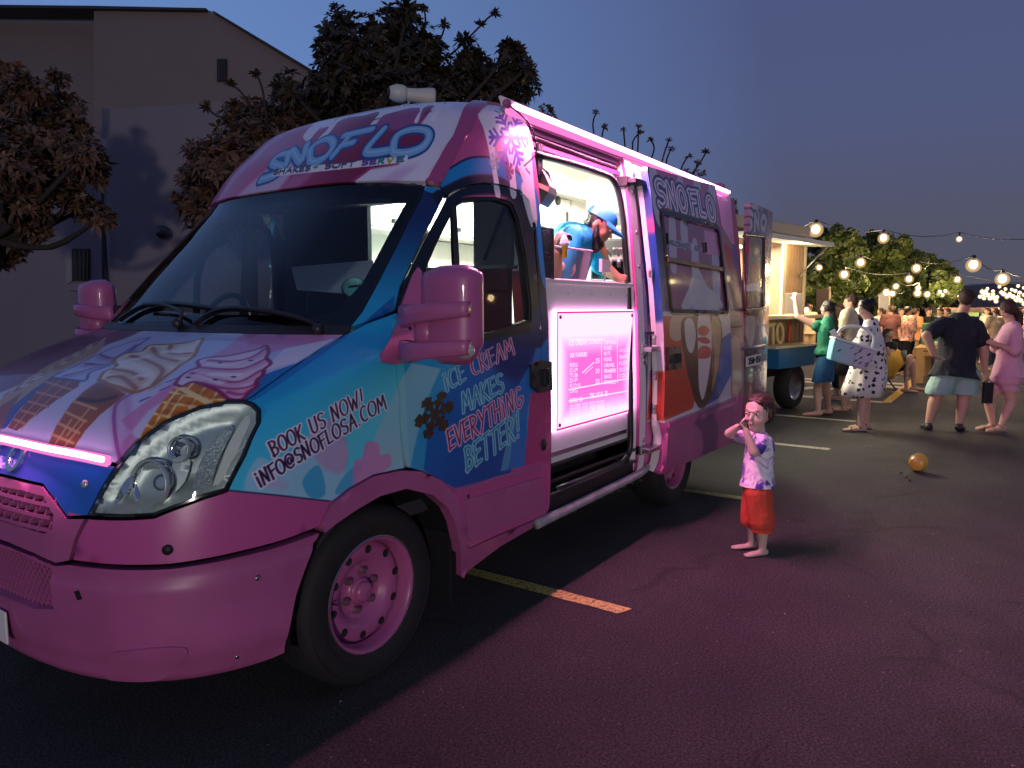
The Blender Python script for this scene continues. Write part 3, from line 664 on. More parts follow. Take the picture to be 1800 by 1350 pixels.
# ---- lettering on wing and door
DK = rgb(48, 14, 52); LT = rgb(236, 232, 246)
TXT('BOOK US NOW!', (481, 803), (640, 711), (-10, -25), .0062, DK, LT, .0055, up1=(-5, -27), track=.16, jit=.03)
TXT('iNFO@SNOFLOSA.COM', (457, 857), (680, 717), (-10, -23), .0068, rgb(36, 14, 56), LT, .0055, up1=(-5, -25), track=.15, jit=.03)
AQL, AQO = rgb(36, 130, 180), rgb(150, 215, 220); RDL, RDO = rgb(128, 20, 60), rgb(232, 186, 220)
TXT('iCE', (784, 688), (818, 668), (-5, -30), .008, AQL, AQO, .0075, track=.16)
TXT('CREAM', (832, 660), (905, 622), (-5, -29), .008, RDL, RDO, .0075, track=.16, jit=.03)
TXT('MAKES', (815, 724), (886, 688), (-4, -32), .008, AQL, AQO, .0075, track=.16, jit=.03)
TXT('EVERYTHiNG', (790, 791), (920, 712), (-4, -34), .008, RDL, RDO, .0075, track=.16, jit=.03)
TXT('BETTER!', (820, 828), (914, 764), (-3, -40), .008, AQL, AQO, .0075, track=.16, jit=.03)
# ---- sliding door (it stands proud of the body) and rear quarter
O9 = .09
def PZ(pts, col, sm=0, **k): WRAP.poly(T([xz(x, z) for x, z in (spline(pts, sm) if sm else pts)]), col, **k)
WRAP.poly(T([xz(2.30, .72), xz(4.6, .72), xz(4.6, 2.6), xz(2.30, 2.6)]), rgb(168, 76, 120))
def PD(pts, col, **k): P(pts, col, off=O9, **k)
def SD(pts, wd, col, **k): S(pts, wd, col, off=O9, **k)
PD([(1134, 290), (1146, 300), (1160, 380), (1172, 548), (1182, 560), (1176, 640), (1160, 745), (1150, 600), (1150, 400)], rgb(26, 66, 130), soft=1)
PD([(1136, 292), (1260, 326), (1263, 400), (1160, 372)], rgb(196, 120, 168), soft=3)
for xx, yy in ((1196, 470), (1226, 520), (1252, 500)): PD([(xx-8, 320), (xx+4, 322), (xx+6, yy-30), (xx+4, yy), (xx-2, yy+4), (xx-8, yy-40)], rgb(206, 200, 220), sm=3)
PD([(1140, 300), (1152, 300), (1170, 372), (1158, 400), (1146, 360)], rgb(210, 205, 222), sm=3)
PD([(1164, 548), (1284, 545), (1284, 700), (1160, 745)], rgb(196, 190, 200))
PD([(1164, 556), (1204, 556), (1206, 640), (1222, 700), (1216, 718), (1160, 742), (1168, 640)], rgb(196, 66, 44))
PD([(1180, 556), (1206, 556), (1200, 590), (1188, 600), (1176, 590)], rgb(206, 170, 150), sm=3)
PD([(1262, 598), (1284, 584), (1284, 660), (1262, 700), (1240, 712), (1258, 660)], rgb(36, 92, 170))
PD([(1196, 566), (1216, 556), (1256, 552), (1268, 575), (1266, 620), (1256, 680), (1240, 712), (1226, 716), (1212, 676), (1200, 620)], rgb(84, 46, 34), sm=3)
PD([(1202, 566), (1216, 562), (1222, 590), (1216, 620), (1206, 610)], rgb(216, 206, 200), sm=3)
PD([(1226, 556), (1246, 554), (1250, 600), (1246, 650), (1236, 700), (1228, 690), (1226, 620)], rgb(214, 204, 204), sm=3)
PD([(1250, 556), (1266, 572), (1262, 640), (1250, 690), (1252, 620)], rgb(190, 170, 120), sm=3, alpha=.8)
for q in ([(1226, 578), (1236, 572), (1246, 580), (1240, 590), (1228, 588)], [(1226, 616), (1234, 608), (1248, 612), (1246, 628), (1226, 630)], [(1224, 596), (1238, 592), (1248, 602), (1236, 604)]): PD(q, rgb(190, 50, 50), sm=3)
for q in ([(1222, 640), (1226, 680), (1232, 706)], [(1254, 610), (1252, 660), (1242, 700)], [(1208, 630), (1216, 670), (1226, 704)]): SD(q, .02, rgb(60, 30, 24), sm=4)
# letters of the shop name over the window
LD = []
def boxletter(ch, bl, br, tl, tr):
    wd, st = F[ch]
    for s in st:
        q = []
        for a, b in s:
            a = a/max(wd, .3)
            bx = (bl[0]+(br[0]-bl[0])*a, bl[1]+(br[1]-bl[1])*a); tx = (tl[0]+(tr[0]-tl[0])*a, tl[1]+(tr[1]-tl[1])*a)
            q.append((bx[0]+(tx[0]-bx[0])*b, bx[1]+(tx[1]-bx[1])*b))
        LD.append(q)
boxletter('S', (1156, 362), (1172, 366), (1149, 316), (1166, 320)); boxletter('N', (1176, 366), (1192, 370), (1169, 321), (1184, 326)); boxletter('O', (1195, 370), (1208, 374), (1188, 328), (1202, 333))
boxletter('F', (1215, 372), (1224, 376), (1209, 334), (1222, 338)); boxletter('L', (1230, 378), (1240, 382), (1224, 338), (1236, 342)); boxletter('O', (1246, 386), (1258, 390), (1239, 345), (1252, 350))
for q in LD: SD(q, .11, rgb(58, 60, 128))
for q in LD: SD(q, .062, rgb(236, 226, 240))
for q in LD: SD(q, .018, rgb(120, 90, 160))
# window print
PD([(1160, 376), (1262, 404), (1280, 550), (1178, 546)], rgb(150, 66, 104))
for xx, y0, y1 in ((1182, 385, 480), (1202, 390, 440), (1222, 430, 546), (1258, 430, 540)): PD([(xx-6, y0), (xx+5, y0), (xx+8, y1-10), (xx+3, y1), (xx-3, y1-12)], rgb(196, 186, 206), sm=3)
PD([(1212, 505), (1225, 470), (1245, 505), (1262, 520), (1268, 548), (1200, 548)], rgb(206, 204, 210), sm=3)
PD([(1238, 405), (1262, 410), (1266, 450), (1240, 446)], rgb(226, 140, 190))
PD([(1174, 419), (1216, 428), (1216, 440), (1175, 432)], rgb(206, 204, 214)); PD([(1220, 430), (1234, 433), (1234, 444), (1220, 441)], rgb(206, 204, 214))
for t_, a, b in (('MILKSHAKES', (1177, 430), (1214, 438)), ('ARE', (1221, 440), (1233, 442))):
    for q in lay(t_, a, b, (0, -8)): WRAP.stroke(px2t(q, O9, 4, False), .016*TPM, rgb(90, 80, 110))
# rear quarter
P([(1258, 322), (1284, 344), (1292, 440), (1284, 450), (1268, 400)], rgb(226, 160, 205))
P([(1268, 395), (1292, 440), (1302, 560), (1310, 690), (1284, 700), (1280, 560)], rgb(150, 120, 120))
P([(1286, 430), (1296, 440), (1298, 470), (1290, 468)], rgb(90, 80, 170), sm=3); P([(1272, 430), (1286, 440), (1290, 480), (1280, 470)], rgb(180, 60, 80), sm=3)
P([(1284, 600), (1300, 598), (1304, 680), (1286, 690)], rgb(196, 170, 150), sm=2)
IMG_WRAP = WRAP.image('wrap_print')
WRAPM = tex_material('vinyl_wrap', IMG_WRAP, rough=.30, coat=.32)
# ------------------------------------------------------------------ the van
VAN = empty('ice_cream_van', (0, 0, 0), 0, 'pink and blue ice cream van with lit pink strips and open serving door', 'van')
M_PINK = mat('pink_paint', (0.44, 0.105, 0.27), 0.36, coat=.28, noise=.28, nscale=5, bump=.03, bscale=300)
M_PINK2 = mat('pink_plastic', (0.44, 0.11, 0.275), 0.38, coat=.25, noise=.24, nscale=5, bump=.08, bscale=220)
M_DARK = mat('dark_rubber', (0.012, 0.012, 0.014), 0.55, bump=.05)
M_BLACK = mat('black_gloss', (0.010, 0.010, 0.013), 0.14, coat=.4)
M_PLAS = mat('black_plastic', (0.018, 0.018, 0.020), 0.42, bump=.06, bscale=400)
M_TYRE = mat('tyre_rubber', (0.014, 0.014, 0.015), 0.75, noise=.3, nscale=12, bump=.15, bscale=140)
M_CHROME = mat('chrome', (0.75, 0.76, 0.78), 0.10, metal=1.0)
M_STEEL = mat('brushed_steel', (0.45, 0.46, 0.47), 0.35, metal=1.0, noise=.2)
M_REFL = mat('reflector_silver', (0.50, 0.60, 0.56), 0.42, metal=.5, noise=.15, nscale=8)
M_WHITEP = mat('white_paint', (0.78, 0.77, 0.76), 0.35, noise=.06, nscale=6)
M_WHITED = mat('white_scuffed', (0.62, 0.60, 0.60), 0.5, noise=.35, nscale=14, bump=.1)
M_GREY = mat('grey_plastic', (0.12, 0.12, 0.13), 0.5, bump=.05)
G_WS = glass('windscreen_glass', (0.62, 0.72, 0.74), .9, .015, 1.5)
G_SIDE = glass('side_glass', (0.66, 0.70, 0.70), .9, .015, 1.5)
G_LENS = glass('lamp_lens', (0.92, 0.96, 0.96), .9, .03, 1.45)
M_SEAL = mat('rubber_seal', (0.008, 0.008, 0.010), 0.4)
H = hit
def hp(pts): return [hit(x, y) for x, y in pts]
uvz = lambda u, z: (u, v_of_z(z))
# shared boundary chains (photo pixels on the near flank)
CREASE = [(606, 588), (580, 603), (555, 620), (520, 643), (480, 671), (445, 697), (431, 704)]
HLTOP = [(431, 703), (400, 703), (350, 713), (290, 738), (240, 775), (212, 808), (202, 822)]
HLIN = [(202, 822), (176, 862), (154, 908)]
HLBOT = [(154, 908), (215, 911), (270, 908), (300, 896), (360, 874), (400, 863)]
HLREAR = [(400, 863), (432, 800), (458, 742), (458, 720), (446, 708), (431, 703)]
HL = HLTOP[:-1]+HLIN[:-1]+HLBOT[:-1]+HLREAR[:-1]
GAP = .004
def shrink(poly, d):
    """move a closed (u, v) polygon inwards by d"""
    n = len(poly); A = sum(poly[i][0]*poly[(i+1) % n][1]-poly[(i+1) % n][0]*poly[i][1] for i in range(n)); sg = 1 if A > 0 else -1; out = []
    for i in range(n):
        p0, p1, p2 = poly[i-1], poly[i], poly[(i+1) % n]
        e1 = Vector((p1[0]-p0[0], p1[1]-p0[1])); e2 = Vector((p2[0]-p1[0], p2[1]-p1[1]))
        if e1.length < 1e-9 or e2.length < 1e-9: out.append(p1); continue
        e1.normalize(); e2.normalize(); n1 = Vector((-e1.y, e1.x))*sg; n2 = Vector((-e2.y, e2.x))*sg; m = n1+n2
        if m.length < 1e-6: out.append(p1); continue
        m.normalize(); k = max(.35, m.dot(n1)); out.append((p1[0]+m.x*d/k, p1[1]+m.y*d/k))
    return out
def dd(poly, step=.03): return dens(poly, step)
def clean(poly, e=.003):
    out = []
    for p in poly:
        if not out or math.hypot(p[0]-out[-1][0], p[1]-out[-1][1]) > e: out.append(p)
    if math.hypot(out[0][0]-out[-1][0], out[0][1]-out[-1][1]) < e: out.pop()
    return out
def sympoly(half):
    """half: points on +u from the centre line round; mirrored into a full polygon"""
    return clean(half+[(-u, v) for u, v in half[::-1] if abs(u) > 1e-6])

# --- bonnet
cow = [uvz(0, 1.365)]+[(lambda h: (h[0], min(h[1], v_of_z(1.368))))(hit(x, y)) for x, y in ((430, 581), (500, 583), (560, 585))]
for i, q in enumerate(cow): pass
cr_ = hp(CREASE); cr_[0] = (cr_[0][0], v_of_z(1.366))
led_v = hit(0, 776)[1]
hood_half = [uvz(0, 1.368), (cr_[0][0]*.5, v_of_z(1.368)), (cr_[0][0], v_of_z(1.366))]+cr_[1:]+hp(HLTOP[1:-1])+[hit(203, 815)]+[hit(150, 805), hit(100, 797), hit(50, 786), (0, hit(0, 776)[1])]
hoodp = sympoly(hood_half)
bonnet = panel('bonnet', shrink(hoodp, GAP), WRAPM, VAN, off=.002, skirt=.025, step=.045)
# --- nose panel with the raised badge letters
nose_half = [(0, hit(0, 778)[1]), hit(50, 788), hit(100, 799), hit(150, 808), hit(203, 819)]+hp([(176, 862), (154, 907), (118, 908), (98, 880), (75, 851)])+[hit(20, 838), (0, hit(0, 834)[1])]
nosep = sympoly(nose_half)
nose = panel('nose_panel', shrink(nosep, GAP*.7), WRAPM, VAN, off=.0, skirt=.02, step=.045)
# --- grille surround
g_in = [(0, hit(0, 858)[1]), hit(40, 862), hit(78, 872), hit(96, 905), hit(94, 930), hit(80, 938), hit(40, 926), (0, hit(0, 915)[1])]
surr_half = [(0, hit(0, 837)[1]), hit(20, 841), hit(75, 854), hit(98, 883), hit(118, 911), hit(152, 911)]+hp([(134, 948), (124, 986), (100, 990), (60, 972), (20, 955)])+[(0, hit(0, 948)[1])]
surr = panel('grille_surround', shrink(sympoly(surr_half), GAP*.7), M_PINK2, VAN, off=.004, skirt=.025, step=.045, holes=[sympoly(g_in)])
gu = hit(96, 905)[0]; gv1, gv0 = hit(0, 858)[1], hit(0, 917)[1]
grille = MB()
def skinbar(mb, uvs, w_, off0, off1, mi=0):
    """a flat bar lying on the skin along a (u, v) polyline"""
    top = []; 
    for i, (u, v) in enumerate(uvs):
        a = uvs[max(0, i-1)]; b = uvs[min(len(uvs)-1, i+1)]; d = Vector((b[0]-a[0], b[1]-a[1]))
        d = d.normalized() if d.length > 1e-9 else Vector((1, 0)); n = Vector((-d.y, d.x))*w_/2
        top.append([M3(u-n.x, v-n.y, off0), M3(u-n.x, v-n.y, off1), M3(u+n.x, v+n.y, off1), M3(u+n.x, v+n.y, off0)])
    vs = [p for t in top for p in t]; k = len(top)
    fs = [(i*4+j, i*4+(j+1) % 4, (i+1)*4+(j+1) % 4, (i+1)*4+j) for i in range(k-1) for j in range(4)]+[(0, 1, 2, 3), ((k-1)*4+3, (k-1)*4+2, (k-1)*4+1, (k-1)*4)]
    mb.add(vs, fs, False, mi)
    return mb
for k in range(3):
    v = gv0+(gv1-gv0)*(k+.35)/2.75; lim = gu*.97
    bar = MB(); skinbar(bar, [(-lim+2*lim*i/30, v) for i in range(31)], .011, -.03, .004); bar.build('grille_bar', M_PINK2, VAN)
ribs = MB()
for k in range(3):
    v = gv0+(gv1-gv0)*(k-.15)/2.75; 
    for i in range(-9, 10):
        u = i*gu*.97/9.2+(.02 if k % 2 else 0); skinbar(ribs, [(u, v), (u+.014, v+.045)], .007, -.032, 0.0)
ribs.build('grille_rib', M_PINK2, VAN)
panel('grille_backing', dd(sympoly(g_in), .06), M_DARK, VAN, off=-.055, skirt=0, step=.08)
# --- bumper
in_half = [(0, hit(0, 962)[1]), hit(40, 972), hit(92, 998), hit(98, 1052), hit(100, 1068), hit(60, 1066), hit(20, 1050), (0, hit(0, 1040)[1])]
bl = [(124, 991), (200, 999), (300, 998), (420, 977), (500, 956), (562, 934)]
br_ = [(562, 938), (540, 985), (518, 1045), (503, 1100), (495, 1147)]
bot = [(hit(495, 1147)[0], v_of_z(.335)), (hit(400, 1172)[0], v_of_z(.315)), (hit(300, 1195)[0], v_of_z(.305)), (hit(200, 1206)[0], v_of_z(.30)), (hit(120, 1180)[0], v_of_z(.30)), (0, v_of_z(.33))]
bump_half = [(0, hit(0, 952)[1]), hit(20, 960), hit(60, 976), hit(98, 993)]+hp(bl)+hp(br_[1:-1])+bot
GROOVE = hp([(128, 1012), (200, 1020), (300, 1016), (420, 995), (540, 962)])
def groove(u, v):
    au = abs(u); c = np.interp(au, [g[0] for g in sorted(GROOVE)], [g[1] for g in sorted(GROOVE)])
    d = v-c; r = -.012*math.exp(-(d/.010)**2)
    if d > 0: r += -.004
    # lower bulge and the fog lamp recess
    z = z_of_v(v); r += .016*math.exp(-((z-.40)/.09)**2) + .014*math.exp(-((z-.335)/.02)**2)
    return r
bump = panel('bumper', shrink(sympoly(bump_half), GAP*.7), M_PINK, VAN, off=.010, skirt=.04, step=.022, holes=[sympoly(in_half)], offf=groove)
# honeycomb mesh in the lower intake
lo = hit(0, 1040)[1]; hi = hit(0, 965)[1]; uu1 = hit(96, 1030)[0]
mesh_ = MB()
for s in (1, -1):
    n = 34
    for i in range(-n, n+1):
        u0_ = i*.022; pts = []
        for t in np.linspace(0, 1, 7):
            u_ = u0_+s*t*.10; v_ = lo-.0+(hi-lo)*t
            if abs(u_) < uu1: pts.append((u_, v_))
        if len(pts) > 1: skinbar(mesh_, pts, .004, -.020, -.012)
mo = mesh_.build('intake_mesh', M_PINK2, VAN)
panel('intake_backing', sympoly(in_half), M_DARK, VAN, off=-.05, skirt=0, step=.08)
# intake lip ledge + slots + tow cover + screws
lipm = MB(); skinbar(lipm, [hit(0, 1050), hit(40, 1066), hit(80, 1082), hit(104, 1086)], .045, -.05, .012); lipm.build('intake_lip', M_PINK2, VAN)
def disc(name, uv, r, off, th, m, parent=VAN, n=14, cone_=1.0, el=1.0):
    c = M3(*uv, off); nn = normal(*uv); x = nn.cross(Vector((0, 0, 1))).normalized(); y = nn.cross(x)
    b = MB(); b.lathe([(0.0001, th), (r*cone_, th), (r, th*.6), (r, 0)], n, axes(c, x*el, y, nn)); return b.build(name, m, parent)
disc('parking_sensor', hit(295, 966), .016, .003, .003, M_DARK)
for q in ((447, 1013), (414, 1145)): disc('screw', hit(*q), .007, .022, .004, M_STEEL)
disc('jacking_hole', hit(820, 872), .008, .01, .002, M_DARK)
sl = MB(); skinbar(sl, [hit(140, 1036), hit(146, 1051)], .016, -.01, .0135); sl.build('tow_cover', M_DARK, VAN)
# fog lamp blank, pressed outline
fo = spline([(206, 1180), (205, 1140), (235, 1133), (290, 1128), (329, 1129), (327, 1145), (305, 1168), (270, 1180)], 4)
fm = MB(); skinbar(fm, [ (lambda h: h)(hit(x, y)) for x, y in fo+fo[:1]], .006, .0, .030); 
panel('fog_lamp_blank', clean(hp(fo)), M_PINK, VAN, off=.0165, skirt=.012, step=.05, offf=groove)
# number plate, front
np_ = MB(); c0 = M3(0, v_of_z(.43), .03)
np_.box((c0.x-.012, -.26, .37), (c0.x-.004, .26, .48)); np_.build('number_plate', mat('plate_white', (.75, .74, .7), .4), VAN, bevel=.004)
# --- headlamps
def headlamp(side):
    f = (lambda L: L) if side > 0 else mir
    hl = clean(hp(HL)); hl = dd(hl, .02)
    rim = shrink(hl, GAP*.6); inner = shrink(hl, .011); inn2 = shrink(hl, .012)
    root = panel('headlamp', f(rim), M_BLACK, VAN, off=.001, skirt=.05, step=.04, holes=[f(inner)])
    panel('headlamp_lens', f(shrink(hl, .009)), G_LENS, root, off=.006, skirt=0, step=.03)
    fl = lambda q: q if side > 0 else (-q[0], q[1])
    # bowl: deep behind the lens, shallower at the edges
    cx = sum(p[0] for p in inner)/len(inner)
    def bowl(u, v):
        q = (abs(u), v); dmin = min(math.hypot(q[0]-p[0], q[1]-p[1]) for p in inner)
        t_ = min(1, dmin/.07); return -.008-.045*t_*t_*(3-2*t_)
    panel('headlamp_reflector', f(inn2), M_REFL, root, off=0, skirt=0, step=.018, offf=bowl)
    def ring(pq, r, dep, m_in, tilt=0):
        uv = fl(hit(*pq)); c = M3(*uv, dep); nn = (normal(*uv)*.45+Vector((-1, 0, 0))*.75).normalized(); x = nn.cross(Vector((0, 0, 1))).normalized(); y = nn.cross(x)
        b = MB(); b.lathe([(r*1.10, -.02), (r*1.12, .018), (r*1.02, .022), (r*.96, .004), (r*.75, -.018), (r*.45, -.034), (r*.2, -.042)], 30, axes(c, x, y, nn)); b.build('reflector_bowl', M_CHROME, root)
        b = MB(); b.ell(c-nn*.028, (r*.42,)*3, 16, 10); b.build('lamp_bulb', m_in, root)
        b = MB(); b.lathe([(r*1.13, .012), (r*1.16, .026), (r*1.10, .030), (r*1.03, .02)], 30, axes(c, x, y, nn)); b.build('reflector_ring', M_REFL, root)
    gl = glass('bulb_glass', (.9, .93, 1), .9, .02, 1.5)
    ring((262, 848), .066, -.036, gl); ring((318, 786), .036, -.030, gl)
    # turn signal chamber: ribbed white strip down the outer edge
    pl = lambda n_, pts, m_, o_: panel(n_, f(clean(hp(spline(pts, 3)))), m_, root, off=o_, skirt=.012, step=.03)
    pl('side_reflector', [(432, 728), (450, 742), (426, 798), (398, 852), (374, 858), (388, 816), (402, 780)], mat('frosted_reflector', (.66, .74, .68), .45, noise=.1, bump=.3, bscale=200), -.016)
    pl('indicator_reflector', [(396, 748), (410, 750), (396, 782), (380, 820), (368, 860), (336, 868), (346, 822), (368, 776)], mat('ribbed_silver', (.52, .62, .62), .18, metal=.8, bump=.8, bscale=90), -.018)
    pl('indicator_reflector', [(210, 846), (226, 836), (212, 872), (192, 886)], M_CHROME, -.020); pl('chrome_fin', [(300, 806), (330, 800), (322, 846), (292, 872), (300, 840)], M_REFL, -.020)
    return root
headlamp(1); headlamp(-1)
# --- wings, near and far
wingp = hp(CREASE)
wingp[0] = (wingp[0][0], v_of_z(1.366))
ARCH_O = [(562, 925), (580, 886), (612, 860), (655, 836), (700, 826), (735, 827), (770, 841), (797, 866), (812, 905), (819, 950), (820, 990), (812, 1016)]
ARCH_I = [(806, 1012), (804, 960), (796, 920), (783, 893), (756, 870), (710, 859), (664, 872), (624, 895), (590, 918), (566, 937)]
wing_poly = clean(wingp+hp([(446, 709), (457, 720), (457, 742), (431, 801), (399, 864)])+hp([(360, 876), (300, 898), (270, 910), (215, 913), (155, 911)])+hp([(136, 948), (127, 986), (200, 994), (300, 993), (420, 971), (500, 950), (548, 932)])+hp(ARCH_O[:5])+hp([(712, 824), (704, 700), (700, 620), (705, 563), (697, 549), (642, 569)]))
for s in (1, -1):
    f = (lambda L: L) if s > 0 else mir
    panel('front_wing', f(shrink(wing_poly, GAP)), WRAPM, VAN, off=0, skirt=.03, step=.04)
    panel('wheel_arch_flare', f(shrink(clean(hp(ARCH_O)+hp(ARCH_I)), GAP*.5)), M_PINK2, VAN, off=.014, skirt=.05, step=.03)
# --- A pillar, windscreen
WSR = [(612, 583), (636, 548), (664, 497), (692, 442), (716, 392), (738, 350), (744, 336)]
ws_r = hp(WSR); ws_r[0] = (ws_r[0][0], v_of_z(1.395)); ws_r[-1] = (ws_r[-1][0], v_of_z(1.995))
ws_half = [uvz(0, 1.395), (ws_r[0][0]*.5, v_of_z(1.395))]+ws_r+[(ws_r[-1][0]*.5, v_of_z(2.03)), uvz(0, 2.03)]
gl_half = [uvz(0, 1.44), (ws_r[0][0]*.5, v_of_z(1.44)), (ws_r[0][0]-.10, v_of_z(1.44))]+[(u-.072, v) for u, v in ws_r[1:-1] if v_of_z(1.46) < v < v_of_z(1.93)]+[(ws_r[-2][0]-.085, v_of_z(1.93)), (ws_r[-1][0]*.45, v_of_z(1.94)), uvz(0, 1.945)]
wsp = sympoly(ws_half); glp = sympoly(gl_half)
panel('windscreen_surround', shrink(wsp, .003), M_BLACK, VAN, off=-.004, skirt=.03, step=.05, holes=[glp])
wsg = panel('windscreen', shrink(wsp, .012), G_WS, VAN, off=-.002, skirt=0, step=.06)
# licence disc and sticker
disc('licence_disc', hit(622, 502), .044, -.012, .003, mat('disc_teal', (.16, .50, .50), .5), VAN, 24)
disc('licence_holder', hit(622, 502), .050, -.016, .003, M_PLAS, VAN, 24)
b = MB(); skinbar(b, [hit(612, 502), hit(632, 500)], .012, -.012, -.0075); b.build('disc_print', M_PLAS, VAN)
# cowl
b = MB(); skinbar(b, [uvz(t*ws_r[0][0], 1.381) for t in np.linspace(-1, 1, 41)], .042, -.05, .002); b.build('cowl', M_PLAS, VAN)
def wiper(px_pts, arm):
    root = MB().tube([M3(*hit(*p), .030) for p in spline(arm, 4, False)], .008, 8).build('wiper', M_PLAS, VAN)
    bl = MB(); q = [hit(*p) for p in spline(px_pts, 4, False)]; skinbar(bl, q, .012, .004, .024); bl.build('wiper_blade', M_SEAL, root)
    k = MB(); k.ell(M3(*hit(*arm[0]), .02), .022, 12, 8); k.build('wiper_pivot', M_PLAS, root)
wiper([(215, 566), (262, 540), (330, 540), (392, 549)], [(318, 574), (330, 560), (300, 545), (262, 543)])
wiper([(345, 574), (392, 549), (470, 551), (560, 572)], [(560, 585), (545, 572), (490, 558), (430, 550)])
apil = clean([(ws_r[0][0]+.004, v_of_z(1.395)), *[(u+.004, v) for u, v in ws_r[1:]], ]+[hit(742, 326), hit(775, 333), hit(783, 340)]+hp([(745, 415), (720, 468), (702, 508), (694, 545), (642, 566)]))
for s in (1, -1):
    panel('windscreen_pillar', (apil if s > 0 else mir(apil)), WRAPM, VAN, off=0, skirt=.03, step=.05)
    ins = MB(); q = [(s*u, v) for u, v in ws_r]; skinbar(ins, q, .03, -.06, -.035); ins.build('pillar_trim', M_GREY, VAN)
# --- front doors
door = clean(hp([(706, 562), (701, 620), (705, 700), (715, 822), (740, 829), (771, 843), (799, 868), (813, 905), (819, 955), (821, 966), (870, 943), (913, 925), (960, 905), (958, 812), (957, 690), (953, 600), (948, 520), (938, 400), (928, 352), (912, 336), (880, 325), (850, 322), (822, 326), (800, 337), (784, 347), (746, 420), (721, 471), (704, 511), (696, 547)]))
win = roundc(hp([(716, 548), (737, 487), (762, 428), (797, 358), (818, 346), (872, 346), (900, 356), (912, 384), (925, 450), (935, 540), (934, 566), (900, 577), (845, 590), (780, 594), (718, 580)]), .03)
win = clean(win)
for s in (1, -1):
    f = (lambda L: L) if s > 0 else mir
    fl = lambda q: q if s > 0 else (-q[0], q[1])
    d = panel('front_door', f(shrink(door, GAP)), WRAPM, VAN, off=0, skirt=.05, step=.045, holes=[f(win)])
    panel('door_window_seal', f(shrink(win, -.004)), M_SEAL, d, off=-.004, skirt=.03, step=.05, holes=[f(shrink(win, .020))])
    panel('door_window', f(shrink(win, .010)), G_SIDE, d, off=-.014, skirt=0, step=.06)
    b = MB(); skinbar(b, [fl(hit(798, 362)), fl(hit(804, 470)), fl(hit(812, 592))], .035, -.02, .0); b.build('window_divider', M_PLAS, d)
    # outer moulding of the pink lower panel
    b = MB(); skinbar(b, [fl(hit(801, 866)), fl(hit(870, 841)), fl(hit(957, 818))], .018, -.005, .008); b.build('door_moulding', M_PINK2, d, bevel=.003)
    lowp = roundc(hp([(812, 880), (952, 838), (955, 898), (913, 914), (822, 955), (818, 915)]), .02); panel('door_lower_pressing', f(clean(lowp)), M_PINK2, d, off=.007, skirt=.01, step=.06)
    # handle
    hpx = roundc(hp([(930, 640), (945, 633), (966, 636), (967, 686), (945, 691), (931, 680)]), .015)
    hd = panel('door_handle', f(clean(hpx)), M_PLAS, d, off=.016, skirt=.03, step=.04)
    b = MB(); skinbar(b, [fl(hit(952, 648)), fl(hit(953, 678))], .028, .014, .034); b.build('handle_grip', M_BLACK, hd, bevel=.004)
